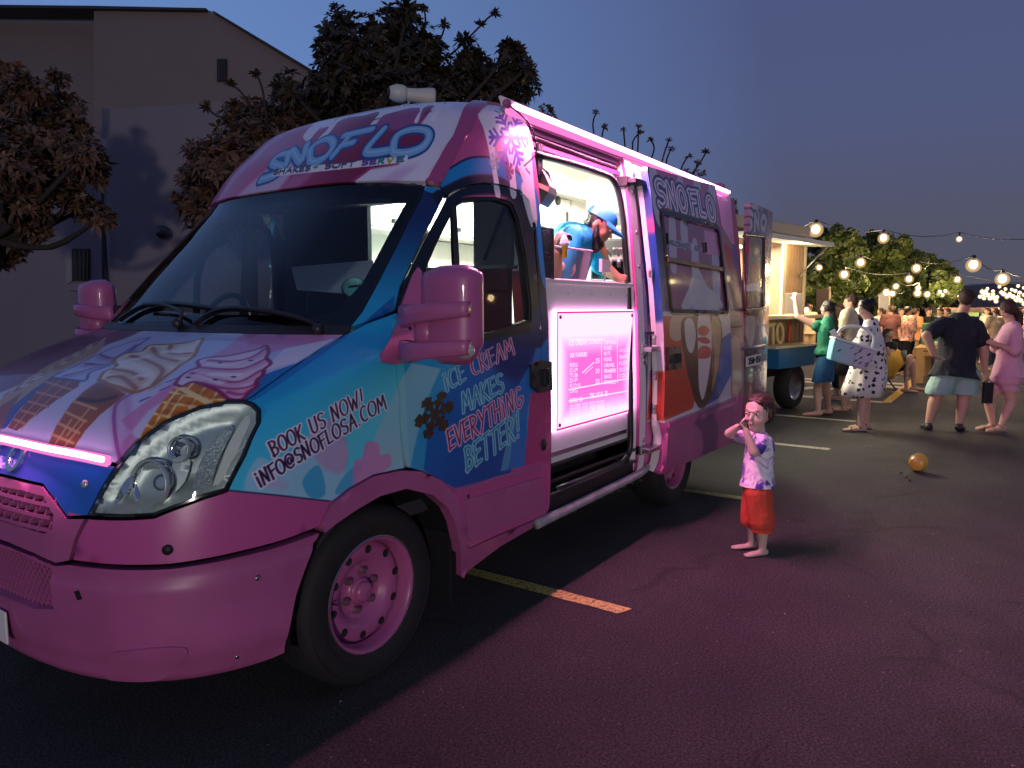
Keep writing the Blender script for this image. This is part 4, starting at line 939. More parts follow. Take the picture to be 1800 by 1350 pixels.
# --- mirrors
def rbox(name, c, size, mats_, parent, Mx=None, bev=.02, seg=4):
    b = MB(); sx, sy, sz = (v/2 for v in size); b.box((-sx, -sy, -sz), (sx, sy, sz))
    o = b.build(name, mats_, parent, bevel=bev, seg=seg); o.matrix_local = (Mx or Matrix.Translation(Vector(c))); 
    for p in o.data.polygons: p.use_smooth = True
    return o
def mirror(s):
    root = empty('wing_mirror', (0, 0, 0)); root.parent = VAN
    # base triangle on the pillar foot
    bp = roundc(hp([(695, 472+60-60), (736, 478), (732, 560), (733, 632), (690, 640), (667, 636), (668, 620), (700, 545)]), .012)
    bp = roundc(hp([(732, 472), (738, 480), (733, 560), (733, 634), (690, 641), (668, 637), (667, 622), (700, 545), (722, 486)]), .012)
    f = (lambda L: L) if s > 0 else mir
    panel('mirror_base', f(clean(bp)), M_PINK2, root, off=.020, skirt=.03, step=.06)
    # housing: lofted rounded sections; front faces -X, mirror glass faces +X
    yo = -1.24
    def P3(px_, py_, y): 
        q = on(1, y, px_, py_); return Vector((q.x, q.y, q.z))
    zt, zb = P3(795, 467, yo).z, P3(790, 640, yo).z
    yl, yr = -1.13, -1.375
    cx = on(1, yo, 795, 560).x
    hs = MB(); secs = []
    n = 28; K = 15
    for i in range(K):
        t = i/(K-1); z = zb+(zt-zb)*t
        e = 1-abs(2*t-1)**5
        wv = (abs(yr-yl)/2)*(.80+.20*min(1, e*1.3)) if t > .5 else (abs(yr-yl)/2)*(.62+.38*min(1, (t/.22)))
        if t > .93: wv *= (1-((t-.93)/.07)**2*.25)
        dpt = .095*(.55+.45*min(1, e*1.5))
        if t in (0, 1) or i in (0, K-1): wv *= .82; dpt *= .6
        secs.append((z, wv, dpt))
    cy = (yl+yr)/2
    vs = []
    for z, wv, dp in secs:
        for j in range(n):
            a = 2*PI*j/n; c_, s_ = math.cos(a), math.sin(a); ex = .75
            x = dp*math.copysign(abs(c_)**ex, c_); y = wv*math.copysign(abs(s_)**.8, s_)
            if x > 0: x *= .35
            vs.append(Vector((cx+x, s*(cy+y) if s > 0 else -(cy+y), z)))
    fs = [(i*n+j, i*n+(j+1) % n, (i+1)*n+(j+1) % n, (i+1)*n+j) for i in range(K-1) for j in range(n)]+[tuple(range(n))[::-1], tuple((K-1)*n+j for j in range(n))]
    hs.add(vs, fs, True); ho = hs.build('mirror_housing', M_PINK2, root)
    sg = 1 if s > 0 else -1
    Y = lambda y: sg*y
    g = MB(); g.box((cx+.028, min(Y(yl+ -.02), Y(yr+.02)), zb+.06), (cx+.037, max(Y(yl-.02), Y(yr+.02)), zt-.03)); g.build('mirror_glass', M_CHROME, ho, bevel=.003)
    # arms
    for zz0, pz in ((553, 0), (618, 1)):
        z = on(1, -1.2, 760, zz0).z
        a = MB(); pts = [Vector((cx-.035, Y(-1.035), z-.008)), Vector((cx-.070, Y(-1.07), z-.006)), Vector((cx-.112, Y(-1.14), z+.0)), Vector((cx-.122, Y(-1.25), z+.010)), Vector((cx-.075, Y(-1.372), z+.020))]
        pts = spline([tuple(p) for p in pts], 5, False)
        vs = []; hh = .041
        for i, p in enumerate(pts):
            p = Vector(p); tt = i/(len(pts)-1); h_ = hh*(1.0-.35*tt); dx = .030*(1-.5*tt)
            for (ax_, az) in ((-dx, -h_*.7), (-dx, h_*.7), (-dx*.6, h_), (dx*.6, h_), (dx, h_*.7), (dx, -h_*.7), (dx*.6, -h_), (-dx*.6, -h_)): vs.append(p+Vector((ax_, 0, az)))
        k = len(pts); a.add(vs, [(i*8+j, i*8+(j+1) % 8, (i+1)*8+(j+1) % 8, (i+1)*8+j) for i in range(k-1) for j in range(8)]+[tuple(range(8))[::-1], tuple((k-1)*8+j for j in range(8))], True)
        a.build('mirror_arm', M_PINK2, root)
        pv = MB(); pv.lathe([(.001, -.036), (.034, -.034), (.036, 0), (.034, .034), (.001, .036)], 16, axes((cx-.01, Y(-1.035), z), (1, 0, 0), (0, 1, 0), (0, 0, 1))); pv.build('arm_pivot', M_PLAS, root)
    z0 = on(1, -1.2, 760, 553).z; z1 = on(1, -1.2, 760, 618).z
    mid = MB(); mid.tube([(cx-.055, Y(-1.17), z1), (cx-.055, Y(-1.17), z0)], .050, 16); mid.build('mirror_spindle', M_PINK2, root)
    # seam line and turn lamp
    b = MB(); zc = on(1, -1.33, 832, 615).z; b.ell((cx-.058, Y(-1.345), zc), (.030, .036, .030), 14, 8); b.build('indicator_lamp', mat('lamp_silver', (.6, .6, .55), .2, metal=.4), root)
    b = MB(); b.ell((cx-.070, Y(-1.352), zc), (.022, .016, .014), 10, 6); b.build('indicator_bulb', mat('amber', (.8, .30, .04), .3), root)
    for dz in (0.0,): 
        b = MB(); b.lathe([(.001, .002), (.008, .001), (.009, -.004)], 12, axes(M3(*hit(716, 580), .022), normal(*hit(716, 580)).cross(Vector((0, 0, 1))), (0, 0, 1), normal(*hit(716, 580)))); 
        b.build('base_screw', M_DARK, root)
mirror(1); mirror(-1)
# --- raised roof cap: front, corner trim, flank
XO0, XO1, ZO0, ZO1 = 1.18, 2.25, .47, 2.32      # serving door opening
def xzp(x, z, s=1): return xz(x, z, s)
VT = V1-1e-4
TR_I = [(744, 333), (752, 318), (795, 245), (835, 180)]      # inner edge of the trim
tin = hp(TR_I[:-1]); 
u_i = hit(829, 186)[0]
cap_half = [uvz(0, 2.015)]+[(tin[0][0]*.5, v_of_z(2.012))]+[(tin[0][0], v_of_z(2.0))]+tin[1:]+[(u_i, v_of_z(2.47)), (u_i*1.0, VT)]+[(0, VT)]
panel('cap_front', shrink(sympoly(cap_half), .003), WRAPM, VAN, off=.008, skirt=.03, step=.06)
TR_O = [(775, 326), (790, 298), (826, 236), (861, 180)]
tout = hp(TR_O[:-1]); u_o = hit(858, 184)[0]
trim = [(tin[0][0], v_of_z(2.0))]+tin[1:]+[(u_i, v_of_z(2.47)), (u_i, VT), (u_o, VT), (u_o, v_of_z(2.46))]+tout[::-1]
u_b = xzp(XO0, 2.40)[0]
flank = [(tout[0][0], tout[0][1])]+tout[1:]+[(u_o, v_of_z(2.46)), (u_o, VT), (xz(XO0, 2.578)[0], VT), xz(XO0, 2.45), xz(XO0, 2.3), xz(XO0, 2.1), xz(XO0, 1.98)]+hp([(940, 398), (929, 350), (913, 334), (880, 323), (850, 320), (822, 324), (799, 335), (784, 343)])
for s in (1, -1):
    f = (lambda L: L) if s > 0 else mir
    tr_o = panel('cap_trim', f(roundc(clean(trim), .015)), mat('magenta_trim', (.36, .06, .20), .3, coat=.5), VAN, off=.020, skirt=.03, step=.05)
    panel('cap_side', f(shrink(clean(flank), .003)), WRAPM, VAN, off=.004, skirt=.03, step=.06)
# B pillar strip between door and opening
bp = clean(hp([(958, 812), (957, 690), (953, 600), (948, 520), (941, 415)])+[xz(XO0, 2.0), xz(XO0, 1.6), xz(XO0, 1.2), xz(XO0, .8), xz(XO0, .44)]+hp([(960, 907)]))
# body sides: one skin behind (rear part), with the opening only on the left
RX = 4.43
ARCH_R = 3.10
def arc_pts(cx, r, z0, n=16):
    out = []; a0 = math.asin(min(1, max(-1, (z0-.35)/r)))
    for i in range(n+1):
        a = PI-a0-(PI-2*a0)*i/n; out.append((cx+r*math.cos(a), .35+r*math.sin(a)))
    return out
for s in (1, -1):
    f = (lambda L: L) if s > 0 else mir
    panel('b_pillar', f(bp), WRAPM, VAN, off=0, skirt=.04, step=.06)
    # sill under the front door
    sill = clean(hp([(823, 968), (870, 946), (913, 928), (961, 908)])+[xz(XO0-.0, .36)]+hp([(880, 962), (812, 1014), (808, 1000)]))
    panel('door_sill', f(sill), M_PINK2, VAN, off=-.004, skirt=.05, step=.05)
    x0 = 2.25 if s > 0 else XO0
    side = [xz(x0, 2.40), xz(x0, .40)]+[xz(x, z) for x, z in arc_pts(ARCH_R, .44, .40)]+[xz(RX, .40), xz(RX, 2.40)]
    mt = [M_WHITEP, WRAPM][s < 0]
    panel('body_side', f(side), WRAPM, VAN, off=0, skirt=.04, step=.09)
    panel('roof_edge', f([xz(XO0, 2.40), xz(RX, 2.40), (xz(RX, 2.578)[0], VT), (xz(XO0, 2.578)[0], VT)]), WRAPM if s < 0 else M_WHITEP, VAN, off=.002, skirt=.02, step=.10)
    arr = [xz(x, z) for x, z in arc_pts(ARCH_R, .46, .38)]+[xz(x, z) for x, z in arc_pts(ARCH_R, .41, .38)][::-1]
    panel('wheel_arch_flare', f(clean(arr)), M_PINK2, VAN, off=.012, skirt=.05, step=.04)
# roof lid
lid = []
for uu in np.linspace(-1, 1, 41):
    q = M3(uu*xz(XO0, 2.578)[0], VT); lid.append(q)
rm = MB(); vs = [(p.x, p.y, 2.578) for p in lid]+[(RX, lid[-1].y, 2.578), (RX, lid[0].y, 2.578)]; rm.add(vs, [tuple(range(len(vs)))]); rm.build('roof', M_WHITEP, VAN)
# rear frame: two posts, header and floor, doors open
rb = MB()
for s in (-1, 1):
    for k in range(10):
        z0_, z1_ = .42+k*.193, .42+(k+1)*.193; y_ = M3(*xz(RX-.1, min((z0_+z1_)/2, 2.38))).y; rb.box((RX-.10, s*abs(y_)-.05-(.03 if s > 0 else -.07), z0_), (RX+.01, s*abs(y_)+.05-(.03 if s > 0 else -.0), z1_))
rb.box((RX-.08, -.78, 2.34), (RX+.01, .78, 2.53)); rb.box((RX-.06, -.90, .36), (RX+.03, .90, .50)); rb.build('rear_frame', M_PINK, VAN, bevel=.012)
# --- sliding door, pushed back along its rail, standing proud of the body
OFF = .095
def hpo(pts, o=OFF): return [hit(x, y, o) for x, y in pts]
sl_top = [(1137, 296), (1255, 329)]
sl = clean(hpo([(1137, 292), (1150, 396), (1161, 503), (1167, 600), (1168, 700), (1166, 748), (1170, 770), (1164, 815), (1157, 833)])+hpo([(1230, 800), (1290, 775)])+hpo([(1287, 705), (1283, 560), (1272, 430), (1257, 326)]))
swin = roundc(hpo([(1161, 372), (1262, 401), (1279, 549), (1179, 546)]), .06)
def door_bulge(u, v):
    z = z_of_v(v); r = 0
    if z < .74: r = .022*min(1, (.74-z)/.02)*max(0, 1-((.74-z)/.5)**3)
    return r
sd = panel('sliding_door', sl, WRAPM, VAN, off=OFF, skirt=.05, step=.035, holes=[swin], offf=door_bulge)
b = MB(); skinbar(b, hpo([(1168, 745), (1230, 724), (1286, 703)], .0), .022, OFF+.0, OFF+.022); 
mo_ = MB(); q = [hit(x, y, OFF) for x, y in ((1168, 746), (1230, 724), (1286, 702))]; skinbar(mo_, q, .028, OFF-.005, OFF+.030); mo_.build('door_moulding', M_PINK2, sd, bevel=.004)
lw = clean([(u, v) for u, v in [hit(1168, 756, OFF), hit(1230, 733, OFF), hit(1286, 710, OFF), hit(1288, 776, OFF), hit(1230, 800, OFF), hit(1160, 830, OFF)]])
panel('lower_cladding', shrink(lw, .006), M_PINK2, sd, off=OFF+.024, skirt=.02, step=.05)
panel('window_frame', shrink(swin, -.018), M_BLACK, sd, off=OFF+.010, skirt=.03, step=.05, holes=[shrink(swin, .016)])
panel('window_frame', shrink(swin, -.036), mat('bronze_trim', (.20, .15, .11), .25, metal=.7), sd, off=OFF+.004, skirt=.03, step=.06, holes=[shrink(swin, -.018)])
swg = panel('window', shrink(swin, .006), tex_material('printed_glass', IMG_WRAP, rough=.10, coat=1.0, spec=.8), sd, off=OFF-.006, skirt=0, step=.08)
b = MB(); skinbar(b, [hit(1170, 456, OFF), hit(1269, 474, OFF)], .045, OFF-.004, OFF+.016); b.build('window_rail', mat('bronze_trim', None), sd, bevel=.004)
for q in ((1172, 420), (1240, 435)):
    b = MB(); u, v = hit(*q, OFF); skinbar(b, [(u, v-.05), (u, v+.05)], .012, OFF-.002, OFF+.012); b.build('window_latch', M_PLAS, sd)
hdl = roundc(hpo([(1172, 610), (1194, 609), (1195, 648), (1172, 651)]), .015)
hd = panel('door_handle', clean(hdl), M_PLAS, sd, off=OFF+.016, skirt=.03, step=.04)
b = MB(); u, v = hit(1187, 629, OFF); skinbar(b, [(u, v-.045), (u, v+.045)], .04, OFF+.012, OFF+.036); b.build('handle_grip', M_BLACK, hd, bevel=.005)
# its leading edge (white painted inner frame with latches)
b = MB(); lead = hpo([(1137, 292), (1150, 396), (1161, 503), (1167, 600), (1168, 700), (1166, 748), (1170, 770), (1164, 815), (1157, 833)])
v_ = []
lead_d = dens(lead, .06, False)
for (u, v) in lead_d:
    v_ += [M3(u, v, OFF-.003), M3(u+.004, v, OFF-.085)]
k = len(lead_d); b.add(v_, [(2*i, 2*i+1, 2*i+3, 2*i+2) for i in range(k-1)], True)
v_ = []
for (u, v) in lead_d: v_ += [M3(u+.004, v, OFF-.085), M3(u+.16, v, OFF-.088)]
b.add(v_, [(2*i, 2*i+1, 2*i+3, 2*i+2) for i in range(k-1)], True); b.build('door_edge', M_WHITEP, sd)
for q in ((1157, 478), (1162, 598), (1163, 660), (1163, 720)):
    u, v = hit(q[0], q[1], OFF); c = M3(u, v, OFF-.045); b = MB(); b.box((c.x-.02, c.y-.012, c.z-.03), (c.x+.006, c.y+.012, c.z+.03)); b.tube([(c.x-.03, c.y, c.z+.012), (c.x, c.y, c.z+.012)], .009, 8); b.build('door_latch', M_STEEL, sd, bevel=.003)
# door rails
b = MB(); skinbar(b, [xz(x, 1.30) for x in (2.4, 3.0, 3.6, 4.3)], .05, .002, .03); b.build('door_rail', M_PLAS, VAN)
for z, x in ((1.20, 2.30), (.56, 2.28), (2.24, 2.24)):
    yb = M3(*xz(x, z)).y; b = MB(); b.box((x-.02, yb-.075, z-.014), (x+.22, yb+.02, z+.014)); b.box((x-.03, yb-.02, z-.03), (x+.03, yb+.05, z+.03)); b.build('roller_arm', M_STEEL if z < 2 else M_PLAS, VAN, bevel=.004)
# --- opening frame: jambs, header, seal, step
def skin_y(x, z): return M3(*xz(x, z)).y
jm = MB(); zz = np.linspace(ZO0-.06, ZO1+.05, 24); vs = []
for z in zz:
    y = skin_y(2.26, z); vs += [(2.26, y-.002, z), (2.25, y+.02, z), (2.245, y+.035, z), (2.24, y+.045, z), (2.24, y+.055, z)]
n = 5; jm.add(vs, [(i*n+j, i*n+j+1, (i+1)*n+j+1, (i+1)*n+j) for i in range(len(zz)-1) for j in range(n-1)], False); jm.build('rear_jamb', M_WHITEP, VAN)
# pale strip of the body between jamb and the pushed back door
jm = MB(); vs = []
for z in zz: 
    vs += [M3(*xz(2.25, z), .003), M3(*xz(2.33, z), .006), M3(*xz(2.36, z), -.02), M3(*xz(2.46, z), -.02), M3(*xz(2.50, z), .004)]
jm.add(vs, [(i*n+j, i*n+j+1, (i+1)*n+j+1, (i+1)*n+j) for i in range(len(zz)-1) for j in range(n-1)], False); jm.build('pillar_channel', M_WHITEP, VAN)
for z in (2.18, 1.93, .62, 1.72): disc('pillar_bolt', xz(2.30, z), .016, .006, .008, M_STEEL)
disc('door_catch', xz(2.34, 1.13), .038, -.01, .02, M_STEEL, n=16)
jf = MB(); vs = []
for z in zz:
    y = skin_y(XO0, z); vs += [(XO0, y, z), (XO0+.005, y+.03, z), (XO0-.01, y+.10, z), (XO0-.01, y+.20, z)]
n = 4; jf.add(vs, [(i*n+j, i*n+j+1, (i+1)*n+j+1, (i+1)*n+j) for i in range(len(zz)-1) for j in range(n-1)], False); jf.build('front_jamb', M_BLACK, VAN)
seal = [(2.215, z) for z in np.linspace(.56, 2.12, 16)]
st = MB(); pts = [Vector((x, skin_y(x, z)+.035, z)) for x, z in [(1.22, 2.24), (1.6, 2.255), (2.0, 2.255), (2.13, 2.235), (2.185, 2.16)]+[(2.205-.02*math.exp(-((z-1.0)/.3)**2), z) for z in np.linspace(2.0, .62, 14)]+[(2.17, .54), (2.0, .50), (1.3, .50)]]
st.tube(spline([tuple(p) for p in pts], 3, False), .019, 8); st.build('door_seal', M_SEAL, VAN)
hdr = MB(); 
prof = [(0, 2.405), (.005, 2.40), (.012, 2.375), (.03, 2.37), (.03, 2.345), (.045, 2.335), (.05, 2.31), (.035, 2.30), (.04, 2.28), (.09, 2.262), (.12, 2.262)]
for (xa, xb) in ((XO0, 2.42),):
    vs = []
    for x in (xa, xb):
        for dy, z in prof: vs.append((x, skin_y(x, min(z, 2.40))+dy-.004, z))
    n = len(prof); hdr.add(vs, [(j, j+1, n+j+1, n+j) for j in range(n-1)], False)
hdr.build('door_track', mat('track_shaded_pink', (.30, .08, .22), .4), VAN)  # track colour darkened to carry the shade below the roof strip
b = MB(); y = skin_y(1.7, 2.33); b.tube([(XO0+.02, y+.035, 2.325), (2.2, y+.035, 2.32)], .012, 8); b.build('track_rail', M_PLAS, VAN)
# side marker / fuel hole below the handle
disc('fuel_flap_recess', hit(955, 782), .030, .004, .002, M_DARK, n=20, el=.8)
# step well and white sill tube
b = MB(); b.box((XO0, -.96, .44), (2.24, -.60, .47)); b.box((XO0, -.70, .47), (2.24, -.66, .66)); b.build('step_well', M_DARK, VAN, bevel=.004)
b = MB()
for k in range(4): b.box((XO0+.02, -.95+k*.05, .472), (2.22, -.93+k*.05, .478))
b.box((XO0+.01, -.992, .485), (2.24, -.972, .50)); b.box((XO0+.01, -.99, .56), (2.24, -.982, .575)); b.build('step_tread', M_PLAS, VAN)
b = MB(); b.tube(spline([(1.06, -.985, .375), (1.20, -.995, .385), (1.8, -.995, .395), (2.28, -.995, .405), (2.40, -.99, .43)], 3, False), .026, 12); b.build('step_tube', mat('worn_tube', (.36, .36, .37), .45, noise=.6, nscale=18, bump=.2), VAN)
b = MB()
for x in np.linspace(1.12, 2.3, 12): b.ell((x, -.985+random.uniform(-.01, .01), .362+random.uniform(-.006, .006)), (random.uniform(.01, .03), .018, .010), 8, 6)
tag(b.build('step_rust', mat('rust', (.06, .035, .03), .9, noise=.5), VAN), kind='stuff')
b = MB(); b.box((XO0, -.965, .36), (2.28, -.93, .47)); b.build('sill_web', M_DARK, VAN)
# --- serving hatch panel with counter
CT = on(1, -.955, 1040, 500).z
cp = MB(); cp.box((XO0-.02, -.935, .64), (2.27, -.915, CT-.005)); cpo = cp.build('serving_panel', M_WHITEP, VAN, bevel=.003)
b = MB(); b.box((XO0+.005, -.950, CT-.006), (2.24, -.74, CT+.022)); b.build('counter_top', M_WHITEP, VAN, bevel=.006)
for x in (1.20, 1.45, 1.72, 1.95, 2.17):
    b = MB(); b.ell((x, -.936, CT-.055), (.006, .003, .006), 8, 6); b.build('panel_rivet', M_STEEL, cpo)
for a in ((.68, .70),):
    b = MB(); b.box((XO0+.01, -.940, .675), (2.195, -.934, .70)); b.build('panel_edge', M_STEEL, cpo)
# lit menu box
q0 = on(1, -.955, 977, 545); q1 = on(1, -.955, 1112, 542); q2 = on(1, -.955, 978, 762); q3 = on(1, -.955, 1112, 726)
mx0, mx1, mz0, mz1 = q0.x, q1.x, .815, 1.445
MW, MH = 700, int(700*(mz1-mz0)/(mx1-mx0)); MN = Canvas(MW, MH, (.92, .42, .80))
def mpx(x, y):
    p = on(1, -.955, x, y); return ((p.x-mx0)/(mx1-mx0)*MW, (p.z-mz0)/(mz1-mz0)*MH)
yy, xx = np.mgrid[0:MH, 0:MW]; e = np.minimum.reduce([xx, MW-xx, yy, MH-yy])/70.0
top = np.clip((yy-MH*.60)/(MH*.25), 0, 1)
glow = np.clip(np.maximum(np.exp(-e**2*.9)*1.2, top*1.3), 0, 1)[..., None]
MN.a = MN.a*(1-glow)+np.array((1.0, .86, .98))*glow
# the red rim
rim = (np.minimum.reduce([xx, MW-xx, yy, MH-yy]) < 9)[..., None]; MN.a = np.where(rim, np.array((.85, .18, .55)), MN.a).astype(np.float32)
def mtxt(s, a, b_, up, wd=3.4, c=(1.0, .9, 1.0)):
    for q in lay(s, a, b_, up):
        MN.stroke([mpx(x, y) for x, y in q], wd, c)
wc = (1.0, .88, .98)
for a, b_ in (((998, 597), (1060, 597)), ((998, 685), (1108, 664)), ((998, 705), (1108, 686)), ((1055, 592), (1056, 675)), ((1083, 588), (1084, 672))): MN.stroke([mpx(*a), mpx(*b_)], 5, wc)
mtxt('ICE CREAM CONES', (998, 607), (1053, 603), (0, -7)); mtxt('OUR FLAVOURS', (1000, 628), (1030, 626), (0, -7), 3)
for k, t_ in enumerate(('REG', 'CUP', 'TUB', 'DIP', 'KIDS', 'LRG')): mtxt(t_, (1000, 645+k*9), (1000+len(t_)*4.6, 644+k*9), (0, -6), 2.6)
for k, t_ in enumerate(('25', '30', '20')): mtxt(t_, (1045, 638+k*18), (1052, 637+k*18), (0, -7), 3)
for k, t_ in enumerate(('TOPPINGS', 'FLAKE', 'NUTS', 'FUDGE', 'CARAMEL', 'STRAWBERRY', 'SAUCE', 'SPRINKLES')): mtxt(t_, (1060, 605+k*10), (1060+min(21, len(t_)*2.7), 604+k*10), (0, -6), 2.6)
for k, t_ in enumerate(('MILK', 'SHAKE', 'FLOAT', 'SLUSH', 'COLD')): mtxt(t_, (1087, 620+k*11), (1104, 617+k*11), (0, -6), 2.6)
mtxt('THE LOCAL 30', (1035, 700), (1066, 695), (0, -8), 3.4); mtxt('THE USUAL 35', (1036, 724), (1070, 718), (0, -8), 3.4); mtxt('BIFRO 50', (1000, 708), (1022, 705), (0, -7), 3); mtxt('BIFRO 50', (990, 744), (1018, 739), (0, -8), 3.4)
for k in range(5): mtxt('SAUCES AND SPRINKLES', (1000, 715+k*2.2+k*3), (1060, 706+k*2.2+k*3), (0, -3), 1.6)
MN.stroke([mpx(1022, 655), mpx(1042, 637)], 5, wc); MN.stroke([mpx(1026, 657), mpx(1040, 645)], 3, wc)
MIMG = MN.image('menu_print')
mm = bpy.data.materials.new('menu_lightbox'); mm.use_nodes = True; t = mm.node_tree; t.nodes.clear()
im = t.nodes.new('ShaderNodeTexImage'); im.image = MIMG; em = t.nodes.new('ShaderNodeEmission'); t.links.new(im.outputs[0], em.inputs[0]); em.inputs[1].default_value = 1.25
ou = t.nodes.new('ShaderNodeOutputMaterial'); t.links.new(em.outputs[0], ou.inputs[0])
me = bpy.data.meshes.new('menu_face'); yf = -.962
me.from_pydata([(mx0, yf, mz0), (mx1, yf, mz0), (mx1, yf, mz1), (mx0, yf, mz1)], [], [(0, 1, 2, 3)]); uv = me.uv_layers.new(name='UVMap')
for i, c in enumerate(((0, 0), (1, 0), (1, 1), (0, 1))): uv.data[i].uv = c
me.materials.append(mm)
mb_ = MB(); mb_.box((mx0-.004, -.958, mz0-.004), (mx1+.004, -.936, mz1+.004)); menu = mb_.build('menu_lightbox', mat('pink_acrylic', (.6, .15, .4), .2, emit=(1.0, .42, .85), estr=7.0), VAN, bevel=.003)
link(bpy.data.objects.new('menu_face', me), menu)
for x, z in ((mx0+.03, mz0+.03), (mx1-.03, mz0+.03), (mx0+.03, mz1-.03), (mx1-.03, mz1-.03)):
    b = MB(); b.ell((x, -.966, z), (.011, .006, .011), 10, 6); b.build('standoff_bolt', mat('magenta_bolt', (.45, .03, .2), .3), menu)
# --- lamp strips
LEDM = emis('pink_led', (1.0, .42, .86), 9.0)
def strip(name, pts, r, sk=None):
    return MB().tube(pts, r, 8).build(name, LEDM, VAN)
lp = [M3(*xz(x, 2.405), .028) for x in np.linspace(.90, 4.32, 30)]
p0 = on(1, -.875, 905, 186); p1 = on(1, -.875, 1281, 338)
lp = [p0.lerp(p1, t) for t in np.linspace(0, 1, 24)]
strip('roof_light_strip', lp, .015)
FRINGE = emis('pink_fringe', (1.0, .22, .62), 1.15); MB().tube([p+Vector((.01, .034, -.004)) for p in lp], .034, 10).build('strip_halo', FRINGE, VAN)  # wider pink glowing tube imitates the bloom round the roof strip
b = MB(); b.tube([p+Vector((0, .072, .0)) for p in lp], .012, 6); b.build('strip_channel', M_WHITEP, VAN)
b = MB(); b.tube(spline([tuple(p0+Vector((-.06, .02, .01))), tuple(p0+Vector((.05, -.05, -.08))), tuple(p0+Vector((.10, -.06, -.20))), tuple(p0+Vector((.03, -.035, -.28)))], 5, False), .004, 6); b.build('strip_cable', M_DARK, VAN)
b = MB(); b.ell(p0+Vector((-.05, .01, .0)), (.03, .02, .022), 10, 6); b.build('cable_plug', M_PINK2, VAN)
# front strip across the nose
q = [(s_*hit(x, y)[0], hit(x, y)[1]) for s_, pts in ((-1, ((193, 812), (150, 803), (100, 794), (50, 783), (12, 775))), (1, ((0, 772), (50, 783), (100, 794), (150, 803), (193, 812)))) for x, y in pts]
fs_ = [M3(u, v, .031) for u, v in q]; strip('bonnet_light_strip', fs_, .010); MB().tube([M3(u, v, .012) for u, v in q], .019, 8).build('bonnet_strip_halo', FRINGE, VAN)  # outer tube adds the same pink bloom along the bonnet strip
# lamps that the strips are
mid = p0.lerp(p1, .5); L = (p1-p0).length
ro = light('roof_strip_lamp', 'AREA', mid+Vector((0, -.03, -.005)), 188, PINK, mid+Vector((0, -1.0, -.85)), shape='RECTANGLE', size=L*.72, size_y=.04)
# orient long side along the van
zax = Vector((0, .76, .65)).normalized(); xax = (p1-p0).normalized(); zax = (zax-xax*zax.dot(xax)).normalized(); yax = zax.cross(xax)
ro.matrix_world = axes(mid+Vector((-.36, -.035, -.005)), xax, yax, zax)
fo_ = light('bonnet_strip_lamp', 'AREA', (0, 0, 0), 9, PINK, None, shape='RECTANGLE', size=1.2, size_y=.02)
c = fs_[len(fs_)//2]; zax = Vector((1, 0, .25)).normalized(); xax = Vector((0, 1, 0)); fo_.matrix_world = axes(M3(0, hit(0, 772)[1], .045), xax, zax.cross(xax), zax)
# --- badge letters
u_c = {}
LETW = .088
def badge(ch, u0_, vb):
    wd, st = F[ch]; b = MB(); hgt = .088
    for s in st:
        pts = [(u0_-(-a)*.10, vb+bb*hgt) for a, bb in s]; pts = [(u, v) for u, v in pts]
        skinbar(b, pts, .019, .0, .012)
    return b.build('badge_letter', M_CHROME, nose, bevel=.002)
vb = hit(30, 835)[1]+.012
uO = hit(28, 815)[0]
for i, ch in enumerate('IVECO'):
    badge(ch, {'O': uO-.038, 'C': uO-.135, 'E': uO-.225, 'V': uO-.325, 'I': uO-.385}[ch], vb)
disc('nose_washer', hit(151, 851), .012, .002, .006, mat('lamp_silver', None), n=12)
# metal snowflake decal on the door
b = MB(); cu = hit(763, 727); rr = .105
for k in range(6):
    a = R(60*k+14); d = (math.cos(a), math.sin(a)); qq = lambda t, s=0: (cu[0]+rr*(d[0]*t-d[1]*s), cu[1]+rr*(d[1]*t+d[0]*s))
    skinbar(b, [qq(.0), qq(1.0)], .019, .002, .006+.0002*k)
    for t_, l in ((.38, .24), (.66, .26), (.88, .16)):
        for s in (-1, 1): skinbar(b, [qq(t_), qq(t_+l*.8, s*l)], .017, .002, .0065+.0002*k)
b.build('snowflake_emblem', mat('tarnished_gold', (.20, .14, .09), .32, metal=.8, noise=.5, nscale=30), VAN)
# --- horn loudspeaker on the roof
rt = on(1, -.25, 722, 168); hx = rt.x
horn = empty('horn_speaker', (0, 0, 0)); horn.parent = VAN
base = M3(.32, v_of_z(2.50), .02); HC = on(1, base.y, 722, 167)
ax_f = (CAMP-HC); ax_f.z = 0; ax_f.normalize(); dirh = (-RT*.92-FW*.35); dirh.z = .02; dirh.normalize()
xh = dirh.cross(Vector((0, 0, 1))).normalized(); yh = xh.cross(dirh); Mh = axes(HC, xh, yh, dirh)
k_ = (HC-CAMP).length/FPX
M_CREAM = mat('cream_plastic', (.55, .56, .50), .45, noise=.1)
b = MB(); b.lathe([(.001, -38*k_), (15*k_, -38*k_), (15*k_, -34*k_), (11*k_, -8*k_), (10*k_, 10*k_)], 20, Mh); b.build('horn_bell', M_CREAM, horn)
b = MB(); b.lathe([(.001, 8*k_), (12*k_, 8*k_), (14*k_, 14*k_), (14*k_, 24*k_), (10*k_, 34*k_), (.001, 36*k_)], 20, Mh); b.build('horn_driver', M_CREAM, horn)
b = MB(); b.lathe([(.001, 37*k_), (6*k_, 37*k_), (7*k_, 30*k_)], 14, Mh); b.build('driver_cap', M_PLAS, horn)
b = MB(); b.box((-.006, -.006, -12*k_-.02), (.006, .006, 10*k_), M=axes(HC+dirh*4*k_, dirh, xh, (0, 0, 1))); b.box((-.03, -.03, -14*k_-.02), (.03, .03, -11*k_-.02), M=axes(HC+dirh*4*k_, dirh, xh, (0, 0, 1))); b.build('horn_bracket', M_STEEL, horn)
